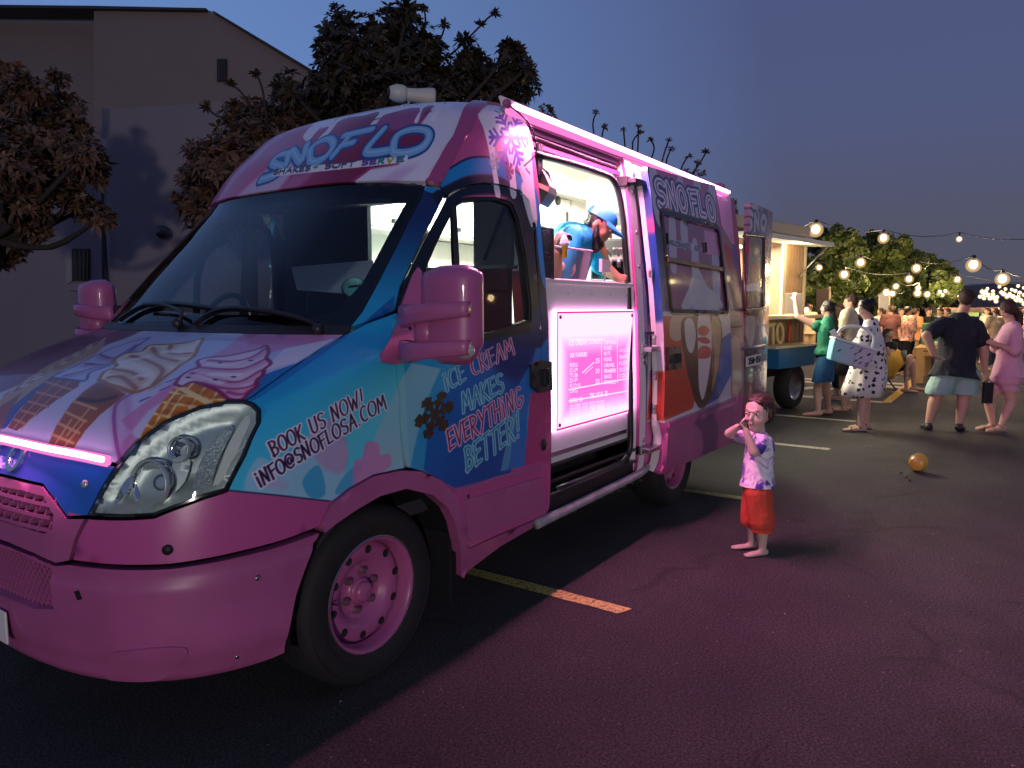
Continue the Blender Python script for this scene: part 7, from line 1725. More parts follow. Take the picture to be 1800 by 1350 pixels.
def hair_none(c, f, up, l, s):
    Mx = Matrix((l, f, up)).transposed().to_4x4(); return [('e', c+up*s*.10-f*s*.09, (s*.34, s*.385, s*.36), Mx)]
fm_ = (RT*.80-FW*.22+Vector((0, 0, -.52))).normalized(); 
man, _ = figure('bearded server in blue cap and turquoise shirt leaning over the hatch counter', None, Jm, 1.74, skinmat('skin_olive', (.40, .22, .13)), [dict(t='shorts', m=mat('navy_cloth', (.02, .03, .06), .8), len=1.9, cut=False), dict(t='shirt', m=TEAL, hem=.22, sleeve=.9, g=.016, name='polo_shirt', ncut=Vector((0, 0, 1))*.6+RT*.8)], fat=1.25, vox=.009, headf=fm_, headup=tuple(RT*.45+Vector((0, 0, .9))), hs=.235, hair=dict(prims=hair_none, m=HAIRB, noise=.002, n=0), hcurl=.6)
f_ = fm_.normalized(); up_ = RT*.45+Vector((0, 0, .9)); up_ = (up_-f_*up_.dot(f_)).normalized(); l_ = up_.cross(f_).normalized(); s_ = .235; c_ = Jm['head']; Mx_ = Matrix((l_, f_, up_)).transposed().to_4x4()
def manpart(o): o.location = (-man.location.x, -man.location.y, 0); o.matrix_parent_inverse = Matrix.Identity(4); return o
manpart(blob('beard', [('c', c_+f_*s_*.10-up_*s_*.28-l_*s_*.24, s_*.10, c_+f_*s_*.20-up_*s_*.42-l_*s_*.08, s_*.13), ('c', c_+f_*s_*.10-up_*s_*.28+l_*s_*.24, s_*.10, c_+f_*s_*.20-up_*s_*.42+l_*s_*.08, s_*.13), ('c', c_+f_*s_*.23-up_*s_*.40, s_*.15, c_+f_*s_*.24-up_*s_*.54, s_*.10), ('c', c_-up_*s_*.06+l_*s_*.30, s_*.05, c_+f_*s_*.10-up_*s_*.28+l_*s_*.25, s_*.09), ('c', c_-up_*s_*.06-l_*s_*.30, s_*.05, c_+f_*s_*.10-up_*s_*.28-l_*s_*.25, s_*.09), ('c', c_+f_*s_*.33-up_*s_*.165-l_*s_*.09, s_*.03, c_+f_*s_*.33-up_*s_*.165+l_*s_*.09, s_*.03)], .007, HAIRB, man, noise=.003, nsc=60))
CAPB = mat('cap_blue', (.02, .30, .62), .7, noise=.05); CAPL = mat('cap_light_mesh', (.12, .42, .62), .8, bump=.4, bscale=300)
b = MB(); cc = c_+up_*s_*.16-f_*s_*.05
vs = []; n = 28
for i in range(9):
    t = i/8*PI/2
    for j in range(n): a = 2*PI*j/n; vs.append(cc+l_*math.cos(a)*math.cos(t)*s_*.375+f_*math.sin(a)*math.cos(t)*s_*.44+up_*(math.sin(t)*s_*.40))
b.add(vs, [(i*n+j, i*n+(j+1) % n, (i+1)*n+(j+1) % n, (i+1)*n+j) for i in range(8) for j in range(n)], True, 0)
for k_, fidx in enumerate(range(len(b.mi))):
    j = fidx % n
    if n/2 < j < n: b.mi[fidx] = 1
manpart(b.build('cap', [CAPB, CAPL], man)); 
b = MB(); vs = []
for r_ in (0, 1):
    for j in range(17):
        a = PI*(.16+.68*j/16); q = cc+l_*math.cos(a)*s_*(.375+.02*r_)+f_*math.sin(a)*s_*(.44 if r_ == 0 else .44+.34*math.sin(a)**1.2)-up_*s_*(.0 if r_ == 0 else .10); vs += [q, q+up_*.006]
b.add(vs, [(2*j, 2*j+2, 34+2*j+2, 34+2*j) for j in range(16)]+[(2*j+1, 34+2*j+1, 34+2*j+3, 2*j+3) for j in range(16)]+[(34+2*j, 34+2*j+2, 34+2*j+3, 34+2*j+1) for j in range(16)], True); manpart(b.build('cap_peak', CAPB, man))
gl_ = []; hand(gl_, Jm['wrR'], Jm['haR']-Jm['wrR'], Vector((.9, -.3, 0)), .19, 1.0, 1)
gm = manpart(blob('glove', [(p[0], p[1], tuple(q+.003 for q in p[2]) if isinstance(p[2], tuple) else p[2]+.003, p[3], tuple(q+.003 for q in p[4]) if isinstance(p[4], tuple) else p[4]+.003)+tuple(p[5:]) for p in gl_], .006, M_PLAS, man, smooth=1))
cp_ = Q(992, 440, 3.88); cn = empty('ice_cream_cone', (cp_.x, cp_.y, cp_.z-.04), 0, 'pale swirl in an orange wafer cup held in the gloved hand of the server', 'ice cream')
cn.scale = (.62,)*3; b = MB(); b.lathe([(.001, 0), (.021, 0), (.026, .07), (.030, .075), (.030, .10), (.024, .10)], 16); b.build('wafer_cup', mat('wafer_orange', (.72, .38, .03), .6), cn)
b = MB(); b.lathe([(.030, .10), (.042, .115), (.042, .13), (.034, .138), (.036, .15), (.030, .162), (.024, .168), (.022, .18), (.010, .195), (.001, .205)], 16); b.build('soft_ice', mat('ice_white', (.80, .72, .70), .4), cn)
def ang_of(v): return math.atan2(v.y, v.x)
TOP = lambda px_, py_, g: AT(px_, py_, depth_of(g)).z
def tshirt(n, c, **k): return mat(n, c, .85, noise=.12, nscale=8, bump=.15, bscale=40, **k)
# woman in green, arm raised to the trailer counter, seen from behind-left, facing left
g = ground(1448, 730); u = TOP(1448, 527, g); J, f, l = stand(g, u, ang_of(-RT*.9+FW*.45))
D = depth_of(g); J['shR'] = AT(1440, 572, D); J['shL'] = AT(1422, 568, D-.06)+Vector((0, 0, 0))
J['shL'] = AT(1434, 573, D-.12); J['shR'] = AT(1450, 571, D+.12); J['elL'] = AT(1402, 556, D-.05); J['wrL'] = AT(1398, 528, D+.02); J['haL'] = AT(1396, 516, D+.04)
J['knL'] = AT(1437, 680, D-.05); J['anL'] = AT(1438, 726, D-.05); J['knR'] = AT(1452, 680, D+.08); J['anR'] = AT(1456, 722, D+.1); J['toeL'] = J['anL']-RT*.2; J['toeR'] = J['anR']-RT*.2
for k in 'LR': J['an'+k].z = .07
figure('woman with long black hair in green top and blue shorts reaching to the trailer counter', 'customers at the food trailer', J, u, SK1, [dict(t='shorts', m=tshirt('denim_blue', (.02, .12, .30)), len=.80, g=.012), dict(t='shirt', m=tshirt('green_cloth', (.01, .16, .09)), hem=.0, sleeve=.0, g=.014, name='vest')], fat=1.06, vox=.011, headf=-RT*.95+FW*.2+Vector((0, 0, .15)), hair=dict(prims=hair_long(1.75, .28), m=HAIRB, noise=.006), faces=True)
# man in beige tee
g = ground(1484, 722); u = TOP(1500, 513, g); J, f, l = stand(g, u, ang_of(-RT*.8+FW*.6)); D = depth_of(g); J['head'] = AT(1494, 532, D); J['elL'] = AT(1478, 590, D-.2); J['wrL'] = AT(1472, 570, D-.1); J['haL'] = AT(1470, 560, D-.05)
figure('man in beige t-shirt and black shorts standing behind the woman in green', 'customers at the food trailer', J, u, SK3, [dict(t='shorts', m=tshirt('black_cloth', (.012, .012, .014)), len=.85, g=.018), dict(t='shirt', m=tshirt('beige_cloth', (.55, .48, .36)), hem=.02, sleeve=.7, g=.016), dict(t='sandals', m=M_PLAS)], fat=1.12, vox=.012, headf=-RT+FW*.3, hair=dict(prims=hair_short, m=HAIRN, noise=.005))
g2 = ground(1473, 700); u = TOP(1475, 532, g2); J, f, l = stand(g2, u, ang_of(-RT))
figure('person in black top half hidden behind the man in beige', 'customers at the food trailer', J, u, SK2, [dict(t='shorts', m=tshirt('black_cloth', None), len=1.6, cut=False), dict(t='shirt', m=tshirt('black_cloth', None), sleeve=.7)], vox=.014, headf=-RT, hair=dict(prims=hair_short, m=HAIRS, noise=.004), hands=False)
# woman in the spotted dress with a pastel basket
g = ground(1513, 757); u = TOP(1513, 520, g); J, f, l = stand(g, u, ang_of(-RT*.92-FW*.25)); D = depth_of(g)
J['head'] = AT(1520, 541, D)+Vector((0, 0, -.01)); J['neck'] = AT(1532, 562, D); J['shL'] = AT(1521, 585, D-.15); J['shR'] = AT(1535, 580, D+.14); J['elL'] = AT(1512, 618, D-.20); J['wrL'] = AT(1484, 603, D-.22); J['haL'] = AT(1473, 596, D-.22); J['chest'] = AT(1531, 600, D); J['waist'] = AT(1529, 625, D); J['hipc'] = AT(1525, 650, D); J['hipL'] = AT(1523, 660, D-.08); J['hipR'] = AT(1523, 660, D+.08); J['elR'] = AT(1500, 615, D+.1); J['wrR'] = AT(1480, 603, D-.05); J['haR'] = AT(1473, 600, D-.1)
J['knL'] = AT(1516, 700, D-.08); J['knR'] = AT(1520, 695, D+.1); J['anL'] = AT(1514, 745, D-.08); J['anR'] = AT(1524, 735, D+.12)
for k in 'LR': J['toe'+k] = J['an'+k]-RT*.2; J['an'+k].z = .075
SPOT = spots('spotted_cloth', (.72, .66, .66), (.015, .015, .02), 15, .30)
Zv = Vector((0, 0, 1)); hc = J['hipc']
rings = [(AT(1529, 628, D), .16, .13), (AT(1526, 650, D), .185, .165), (AT(1521, 672, D), .205, .185), (AT(1515, 692, D), .225, .20)]
rings = [(AT(1530, 600, D), .17, .15), (AT(1528, 625, D), .20, .17), (AT(1526, 650, D), .235, .20), (AT(1521, 672, D), .25, .22), (AT(1515, 693, D), .265, .235)]
spw, _ = figure('dark haired woman in white dress with black spots holding a phone and a pastel basket', 'customers at the food trailer', J, u, SK1, [dict(t='shirt', m=SPOT, hem=-.02, sleeve=.85, g=.018, name='dress_bodice'), dict(t='dress', m=SPOT, rings=rings, name='dress_skirt'), dict(t='sandals', m=M_PLAS)], fat=1.22, vox=.010, headf=-RT*.95-FW*.15+Vector((0, 0, -.25)), hair=dict(prims=hair_bun, m=HAIRB, noise=.006), faces=True, legf=1.0)
for o in spw.children:
    if o.name.startswith('dress_skirt'): o.location = (-spw.location.x, -spw.location.y, 0)
ph = MB(); c = AT(1468, 590, D-.24); ph.box((-.005, -.035, -.075), (.005, .035, .075), M=axes(c, RT*.2+FW, RT*.8+Vector((0, 0, .5)), (-RT*.6+Zv).normalized())); o = ph.build('phone', M_WHITEP, None, bevel=.004); tag(o, 'pale phone in the hand of the woman in the spotted dress', 'phone')
# basket
bk = empty('basket', (0, 0, 0), 0, 'pastel blue and lilac cool box basket with white handle hanging on her arm', 'basket')
c0 = AT(1493, 622, D-.24); xa = (RT*.92-Zv*.30-FW*.2).normalized(); za = (Zv-xa*Zv.dot(xa)).normalized(); ya = za.cross(xa); Mb_ = axes(c0, xa, ya, za)
def frust(w0, d0, w1, d1, z0, z1): return [Mb_ @ Vector(p) for p in ((-w0, -d0, z0), (w0, -d0, z0), (w0, d0, z0), (-w0, d0, z0), (-w1, -d1, z1), (w1, -d1, z1), (w1, d1, z1), (-w1, d1, z1))]
def gradmat(name, a, c, axis_pts):
    m = bpy.data.materials.new(name); m.use_nodes = True; t = m.node_tree; b_ = t.nodes['Principled BSDF']; tcn = t.nodes.new('ShaderNodeTexCoord'); sx = t.nodes.new('ShaderNodeSeparateXYZ'); t.links.new(tcn.outputs['Generated'], sx.inputs[0]); r = t.nodes.new('ShaderNodeValToRGB'); e = r.color_ramp.elements; e[0].color = (*a, 1); e[1].color = (*c, 1); e[0].position = .25; e[1].position = .8; t.links.new(sx.outputs[1], r.inputs[0]); t.links.new(r.outputs[0], b_.inputs['Base Color']); b_.inputs['Roughness'].default_value = .4; return m
BX = [(3, 2, 1, 0), (4, 5, 6, 7), (0, 1, 5, 4), (1, 2, 6, 5), (2, 3, 7, 6), (3, 0, 4, 7)]
b = MB(); b.add(frust(.20, .12, .235, .14, -.13, .11), BX); b.build('basket_box', gradmat('pastel_print', (.56, .46, .66), (.30, .66, .78), None), bk, bevel=.02, seg=3)
b = MB(); b.add(frust(.24, .145, .24, .145, .11, .14), BX); b.build('basket_lid', mat('lid_white', (.75, .78, .82), .4), bk, bevel=.01)
b = MB(); b.tube([Mb_ @ Vector(p) for p in spline([(-.20, 0, .13), (-.17, 0, .26), (0, 0, .33), (.17, 0, .28), (.21, 0, .14)], 5, False)], .016, 8); b.build('basket_handle', mat('lid_white', None), bk)
rs = random.Random(5)
for k in range(12):
    x, z = rs.uniform(-.17, .18), rs.uniform(-.09, .08); b = MB(); b.tube([Mb_ @ Vector((x, -.14, z)), Mb_ @ Vector((x+.025, -.1405, z+.03))], .006, 5); b.build('basket_print', rs.choice([M_PLAS, mat('print_red', (.5, .05, .06), .6), mat('print_blue', (.05, .1, .3), .6)]), bk)
b = MB(); b.tube([Mb_ @ Vector((.04, -.137, -.12)), Mb_ @ Vector((.045, -.146, .10))], .004, 5); b.build('basket_zip', M_WHITEP, bk)
# man in the black tee, seen from behind
g = ground(1664, 757); u = TOP(1694, 504, g)*1.0; J, f, l = stand(g, u, ang_of(FW*.98+RT*.2)); D = depth_of(g)
J.update(head=AT(1699, 527, D), neck=AT(1688, 553, D), chest=AT(1684, 590, D), waist=AT(1681, 630, D), hipc=AT(1678, 652, D), shL=AT(1656, 570, D), shR=AT(1715, 575, D), elL=AT(1628, 590, D-.08), wrL=AT(1642, 624, D-.12), haL=AT(1652, 632, D-.1), elR=AT(1729, 610, D-.02), wrR=AT(1731, 652, D), haR=AT(1732, 668, D),
         hipL=AT(1662, 662, D), hipR=AT(1697, 662, D), knL=AT(1646, 694, D), knR=AT(1694, 700, D-.03), anL=AT(1632, 742, D), anR=AT(1686, 747, D-.05), toeL=AT(1625, 745, D+.2), toeR=AT(1690, 748, D+.2))
for k in 'LR': J['an'+k].z = .085
AQS = tshirt('aqua_cloth', (.30, .48, .45))
figure('stocky man seen from behind in black t-shirt and pale aqua shorts with hand on hip', 'couple standing at the right', J, u, SK3, [dict(t='shorts', m=AQS, len=.80, g=.016), dict(t='shirt', m=tshirt('navy_black_cloth', (.012, .016, .026)), hem=.05, sleeve=.72, g=.024), dict(t='shoes', m=M_PLAS)], fat=1.38, vox=.011, headf=FW*.9+RT*.5+Vector((0, 0, -.15)), hair=dict(prims=hair_short, m=mat('hair_cropped', (.05, .03, .022), .6, bump=.4), noise=.003), hs=.235, faces=False, armf=1.15)
b = MB(); c = AT(1736, 690, D); b.box((-.05, -.03, -.13), (.05, .03, .12), M=axes(c, RT, FW, Zv)); b.tube([c+Zv*.12-RT*.04, c+Zv*.17, c+Zv*.12+RT*.04], .008, 6); o = b.build('black_bag', M_PLAS, None, bevel=.012); tag(o, 'small black bag hanging from the right hand of the stocky man', 'bag')
# woman in the pink shirt
g = ground(1748, 757); u = TOP(1770, 524, g); J, f, l = stand(g, u, ang_of(-RT*.95-FW*.1)); D = depth_of(g)
J.update(head=AT(1772, 547, D), neck=AT(1780, 568, D), chest=AT(1776, 600, D), waist=AT(1773, 632, D), hipc=AT(1772, 655, D), shL=AT(1786, 582, D-.13), shR=AT(1772, 580, D+.13), elL=AT(1784, 618, D-.16), wrL=AT(1755, 606, D-.15), haL=AT(1746, 603, D-.15), elR=AT(1752, 612, D+.1), wrR=AT(1742, 602, D), haR=AT(1736, 600, D),
         hipL=AT(1772, 668, D-.07), hipR=AT(1768, 668, D+.07), knL=AT(1778, 705, D-.06), knR=AT(1738, 700, D+.05), anL=AT(1760, 747, D-.06), anR=AT(1744, 741, D+.08), toeL=AT(1740, 752, D-.1), toeR=AT(1722, 745, D+.05))
for k in 'LR': J['an'+k].z = .075
PKC = tshirt('pink_cloth', (.66, .36, .48))
rings = [(AT(1774, 632, D), .155, .13), (AT(1773, 655, D), .185, .165), (AT(1771, 674, D), .20, .18)]
pw, _ = figure('woman with brown shoulder-length hair in pink shirt dress looking at her phone', 'couple standing at the right', J, u, SK1, [dict(t='shorts', m=PKC, len=.5, g=.012), dict(t='shirt', m=PKC, hem=.04, sleeve=1.15, g=.018), dict(t='dress', m=PKC, rings=rings, name='shirt_tail'), dict(t='sandals', m=mat('sandal_tan', (.3, .18, .1), .6))], fat=1.15, vox=.011, headf=-RT*.95-FW*.1+Vector((0, 0, -.3)), hair=dict(prims=hair_long(.85, .34), m=HAIRN, noise=.008), hs=.225, armf=1.05)
b = MB(); c = AT(1738, 598, D-.12); b.box((-.004, -.035, -.07), (.004, .035, .07), M=axes(c, FW, RT*.6+Zv*.2, (Zv-RT*.3).normalized())); o = b.build('phone', M_PLAS, None, bevel=.004); tag(o, 'dark phone held by the woman in the pink shirt', 'phone')
# ---- background crowd
def far(px_, pf, pt, ang, label, top, bottom, skin=SK3, hair_=HAIRN, hf=hair_short, sleeve=.6, ln=.8, fat=1.05, **k):
    g = ground(px_, pf); u = max(1.45, TOP(px_, pt, g)); J, f, l = stand(g, u, ang)
    for kk, q in k.items(): J[kk] = AT(q[0], q[1], depth_of(g)+(q[2] if len(q) > 2 else 0))
    return figure(label, 'people in the background', J, u, skin, [dict(t='shorts', m=bottom, len=ln, g=.015, cut=ln <= 1), dict(t='shirt', m=top, sleeve=sleeve, g=.016)], fat=fat, vox=.018, hair=dict(prims=hf, m=hair_, noise=.004), hands=False, faces=False)
KH = tshirt('khaki_cloth', (.40, .28, .15)); MRN = tshirt('maroon_cloth', (.14, .05, .05)); BLK = tshirt('black_cloth', None); WHT = tshirt('white_cloth', (.60, .58, .52)); ORG = tshirt('orange_cloth', (.62, .26, .10)); DNM = tshirt('denim_dark', (.05, .06, .09))
FLR = spots('floral_cloth', (.62, .18, .12), (.72, .60, .50), 26, .45, .05)
aF, aB, aL_, aR_ = ang_of(-FW), ang_of(FW), ang_of(-RT), ang_of(RT)
far(1418, 640, 533, aF, 'man in light shirt and khaki shorts eating, far behind the woman in green', tshirt('sand_cloth', (.50, .38, .26)), KH, elL=(1408, 562), wrL=(1416, 553, -.2), haL=(1419, 550, -.2))
far(1560, 655, 535, aF, 'man in maroon t-shirt looking down, behind the seated woman', MRN, DNM, fat=1.1)
far(1592, 660, 537, aL_, 'woman in red floral shirt and dark trousers near the wooden table', FLR, BLK, ln=1.6, sleeve=.9, hair_=HAIRB)
far(1606, 655, 540, aL_, 'man in orange shirt right behind the floral shirt', ORG, KH, ln=1.5)
far(1627, 655, 541, aB, 'man in black top and jeans with his back turned, far behind the table', BLK, DNM, ln=1.8, sleeve=1.0)
far(1645, 650, 548, aR_, 'person in white top far behind, beside the man in black top', WHT, BLK)
far(1579, 652, 541, aB, 'person with brown hair between the maroon and floral shirts', tshirt('tan_cloth', (.3, .2, .14)), BLK)
far(1541, 648, 545, aR_, 'person in cream top partly hidden behind the spotted dress', WHT, KH)
far(1743, 650, 552, aF, 'woman in pale top far behind, seen between the couple', tshirt('sand_cloth', None), DNM, ln=1.7)
far(1797, 648, 545, aL_, 'person in orange top far behind at the right edge', ORG, DNM, ln=1.7)
far(1657, 652, 546, aR_, 'man in maroon top far behind, just right of the white top', MRN, DNM, ln=1.7)
far(1728, 640, 550, aR_, 'person in white top far behind, left of the woman in pale top', WHT, KH)
far(1788, 640, 548, aF, 'child in floral top far behind the woman in pink', FLR, KH)
# seated woman with the yellow blanket in a folding chair
g = ground(1590, 688); D = depth_of(g)
q = lambda x, y, dz=0: AT(x, y, D+dz)
J = dict(head=q(1562, 588), neck=q(1563, 602), chest=q(1564, 614), waist=q(1562, 634), hipc=q(1561, 648), shL=q(1570, 607, -.15), shR=q(1558, 606, .15), elL=q(1566, 630, -.28), wrL=q(1560, 612, -.28), haL=q(1560, 603, -.25), elR=q(1572, 625, .2), wrR=q(1584, 630, .05), haR=q(1588, 632, 0),
         hipL=q(1564, 652, -.1), hipR=q(1562, 650, .1), knL=q(1600, 628, -.1), knR=q(1604, 636, .08), anL=q(1592, 652, -.15), anR=q(1606, 680, .1), toeL=q(1600, 652, -.2), toeR=q(1615, 684, .1), footz=0)
J['anR'].z = .08
sw, _ = figure('woman in black top sitting cross-legged in a folding chair under a yellow blanket', 'people in the background', J, 1.62, SK3, [dict(t='shorts', m=BLK, len=.5, cut=False), dict(t='shirt', m=BLK, sleeve=.3)], vox=.014, headf=-FW*.9+RT*.3, hair=dict(prims=hair_short, m=HAIRN, noise=.004), hands=False, faces=False)
def drape(c_rows, name, m, parent=None):
    k, n = len(c_rows), len(c_rows[0]); me = bpy.data.meshes.new(name); me.from_pydata([tuple(p) for r in c_rows for p in r], [], [(i*n+j, i*n+j+1, (i+1)*n+j+1, (i+1)*n+j) for i in range(k-1) for j in range(n-1)]); me.materials.append(m); o = bpy.data.objects.new(name, me); link(o, parent)
    s = o.modifiers.new('s', 'SUBSURF'); s.levels = s.render_levels = 2; s = o.modifiers.new('t', 'SOLIDIFY'); s.thickness = .02
    me.polygons.foreach_set('use_smooth', [True]*len(me.polygons)); return o
bl = drape([[q(1546, 616, .1), q(1556, 612, 0), q(1568, 611, -.1), q(1580, 616, -.1), q(1588, 626, 0)], [q(1548, 628, -.15), q(1558, 622, -.25), q(1572, 620, -.35), q(1584, 628, -.3), q(1590, 634, -.1)], [q(1552, 645, -.2), q(1562, 642, -.35), q(1574, 640, -.42), q(1582, 642, -.36), q(1588, 640, -.2)], [q(1556, 662, -.2), q(1562, 664, -.3), q(1568, 668, -.34), q(1572, 658, -.3), q(1577, 650, -.2)]], 'yellow_blanket', tshirt('yellow_cloth', (.72, .40, .05)))
tag(bl, 'yellow blanket draped over the knees of the seated woman', 'blanket')
ch = empty('folding_chair', (0, 0, 0), 0, 'black folding camp chair holding the seated woman with the blanket', 'chair')
def tb(name, pts, r, m, par, n=6): b = MB(); b.tube(pts, r, n); return b.build(name, m, par)
for k, dz in enumerate((-.25, .25)):
    tb('leg', [q(1548, 684, dz), q(1578, 650, dz)], .013, M_STEEL, ch); tb('leg', [q(1576, 686, dz), q(1548, 652, dz)], .013, M_PLAS, ch)
    tb('back_post', [q(1548, 660, dz), q(1545, 605, dz)], .013, M_PLAS, ch); tb('arm_rest', spline([q(1546, 630, dz), q(1556, 626, dz), q(1575, 632, dz)], 3, False), .018, M_PLAS, ch)
    tb('foot_bar', [q(1548, 684, dz), q(1576, 686, dz)], .010, M_PLAS, ch)
b = MB(); b.add([q(1548, 652, -.24), q(1580, 650, -.24), q(1580, 650, .24), q(1548, 652, .24)]+[p-Zv*.02 for p in (q(1548, 652, -.24), q(1580, 650, -.24), q(1580, 650, .24), q(1548, 652, .24))], BX); b.build('seat', M_PLAS, ch)
b = MB(); b.add([q(1546, 650, -.24), q(1545, 608, -.24), q(1545, 608, .24), q(1546, 650, .24)]+[p+RT*-.02 for p in (q(1546, 650, -.24), q(1545, 608, -.24), q(1545, 608, .24), q(1546, 650, .24))], BX); b.build('backrest', M_PLAS, ch)
b = MB(); b.tube([q(1588, 635, -.2), q(1589, 616, -.2)], .045, 12); o = b.build('tumbler', mat('grey_green', (.16, .20, .17), .4)); tag(o, 'grey green tumbler on the knee of the seated woman', 'tumbler')
# wooden trestle table
g = ground(1614, 674); D2 = depth_of(g); r = lambda x, y, dz=0: AT(x, y, D2+dz)
WD = mat('yellow_pine', (.62, .36, .12), .6, noise=.25, nscale=14); tt = empty('timber_table', (0, 0, 0), 0, 'chunky pale timber table with thick legs behind the stocky man', 'table')
def post(name, x0, x1, y0, y1, dz, th): 
    p = [r(x0, y1, dz), r(x1, y1, dz), r(x1, y0, dz), r(x0, y0, dz)]; p[0].z = p[1].z = min(p[0].z, p[1].z); b = MB(); b.add(p+[v+FW.xyz*th for v in p], [(0, 1, 2, 3), (7, 6, 5, 4), (0, 4, 5, 1), (1, 5, 6, 2), (2, 6, 7, 3), (3, 7, 4, 0)]); return b.build(name, WD, tt, bevel=.006)
post('leg', 1610, 1623, 615, 674, 0, .12); post('leg', 1626, 1637, 618, 662, .7, .12); post('leg', 1690, 1702, 615, 674, 0, .12); post('leg', 1700, 1710, 618, 662, .7, .12)
tp = [r(1606, 611), r(1706, 611), r(1706, 603, 1.2), r(1622, 603, 1.2)]; b = MB(); b.add([v-Zv*.06 for v in tp]+tp, BX); b.build('table_top', WD, tt, bevel=.004)
b = MB(); b.add([v-Zv*.16 for v in tp[:2]]+[tp[1]-Zv*.075, tp[0]-Zv*.075]+[v-Zv*.16+FW*.04 for v in tp[:2]]+[tp[1]-Zv*.075+FW*.04, tp[0]-Zv*.075+FW*.04], [(0, 1, 2, 3), (7, 6, 5, 4), (0, 4, 5, 1), (1, 5, 6, 2), (2, 6, 7, 3), (3, 7, 4, 0)]); b.build('apron', WD, tt)
b = MB(); b.box((-.25, -.1, 0), (.25, .1, .45), M=axes(r(1645, 607, .7), RT, FW, Zv)); o = b.build('green_crate', mat('green_plastic', (.04, .30, .06), .5), None, bevel=.02); tag(o, 'bright green box standing on the timber table', 'box')
b = MB(); b.tube([r(1648, 607, .2), r(1648, 600, .2)], .05, 10); o = b.build('tumbler', M_WHITEP); tag(o, 'small white tub on the timber table by the elbow of the stocky man', 'tub')
# yellow toy bucket lying on the asphalt with a broken brown leaf
g = ground(1612, 829); bu = empty('toy_bucket', (g.x*.14, g.y*.14, 0), 0, 'yellow plastic bucket lying on its side on the asphalt', 'bucket')
bu.scale = (.86,)*3; dr = (RT*.55+FW*.75); dr.z = 0; dr.normalize(); xx_ = Vector((0, 0, 1)).cross(dr); Mu = axes(Vector((g.x, g.y, .088))-dr*.06, xx_, (Zv-dr*0), dr); YL = mat('yellow_plastic', (.52, .36, .05), .35, coat=.2)
b = MB(); b.lathe([(.001, .0), (.062, .0), (.070, .01), (.088, .10), (.093, .102), (.093, .112), (.084, .112), (.080, .09), (.06, .012)], 28, Mu); b.build('bucket_shell', YL, bu)
b = MB(); b.tube([Mu @ Vector(p) for p in [(.083*math.cos(a), .083*math.sin(a), .146+.03*math.sin(a)) for a in np.linspace(0, PI, 14)]], .004, 6); b.build('bucket_handle', YL, bu)
for k, (x, y) in enumerate(((1583, 833), (1598, 846), (1592, 840))):
    g = ground(x, y); b = MB(); b.add([g+Vector((a*.03*math.cos(t), a*.022*math.sin(t), .006+.012*(i % 2))) for i, (a, t) in enumerate(((1, 0), (.7, .8), (1.1, 1.7), (.6, 2.6), (1, 3.4), (.8, 4.4), (.9, 5.4)))], [tuple(range(7))]); o = b.build('dry_leaf', mat('dead_leaf', (.04, .015, .01), .7)); tag(o, '%s brown crumpled scrap on the asphalt by the yellow bucket' % ('leftmost', 'rightmost and lowest', 'middle')[k], 'litter', 'scraps by the bucket')
# ------------------------------------------------------------------ building at the left
HF = Vector((FW.x, FW.y, 0)).normalized()
def WP(px_, py_, D):
    """point on the upright plane D metres ahead of the camera"""
    d = ray(px_, py_); return CAMP+d*(D/d.dot(HF))
PLA = mat('plaster_wall', (.31, .245, .23), .9, noise=.14, nscale=.5, bump=.25, bscale=14); PLB = mat('plaster_annex', (.30, .26, .28), .9, noise=.12, nscale=.7, bump=.25, bscale=14)
def wallpoly(name, pts, D, th, m, par, holes=None):
    v = [WP(x, y, D) for x, y in pts]; n = len(v); b = MB(); b.add(v+[p+HF*th for p in v], [tuple(range(n)), tuple(range(2*n-1, n-1, -1))]+[(i, i+n, (i+1) % n+n, (i+1) % n) for i in range(n)]); return b.build(name, m, par)
bd = empty('building', (WP(300, 540, 13).x, WP(300, 540, 13).y, 0), 0, 'tall plain rendered building with sloping gable behind the trees at the left', 'building')
bd.location = (0, 0, 0)
wallpoly('gable_wall', [(165, 700), (165, 14), (358, 16), (376, 21), (556, 130), (600, 158), (600, 700)], 13.0, .4, PLA, bd)
wallpoly('side_wall', [(-400, 700), (-400, 8), (165, 14), (165, 700)], 13.5, .4, PLA, bd)
wallpoly('roof_edge', [(-400, 4), (-400, 9), (165, 15), (362, 18), (362, 14), (165, 10)], 12.9, .5, mat('roof_dark', (.05, .05, .06), .7), bd)
wallpoly('verge', [(374, 18), (376, 23), (556, 132), (600, 160), (600, 155), (556, 127)], 12.9, .5, mat('roof_dark', None), bd)
def windowat(x0, y0, x1, y1, D, par, bars=False):
    fr = wallpoly('window', [(x0, y1), (x0, y0), (x1, y0), (x1, y1)], D-.03, .06, mat('window_frame_dark', (.05, .045, .05), .6), par)
    wallpoly('pane', [(x0+2, y1-2), (x0+2, y0+2), (x1-2, y0+2), (x1-2, y1-2)], D-.045, .01, mat('dark_pane', (.012, .012, .016), .15, coat=.6), fr)
    if bars:
        for k in range(1, 4): xx_ = x0+(x1-x0)*k/4; wallpoly('glazing_bar', [(xx_-.8, y1-2), (xx_-.8, y0+2), (xx_+.8, y0+2), (xx_+.8, y1-2)], D-.06, .015, mat('window_frame_dark', None), fr)
    return fr
windowat(381, 103, 399, 143, 13.0, bd, True)
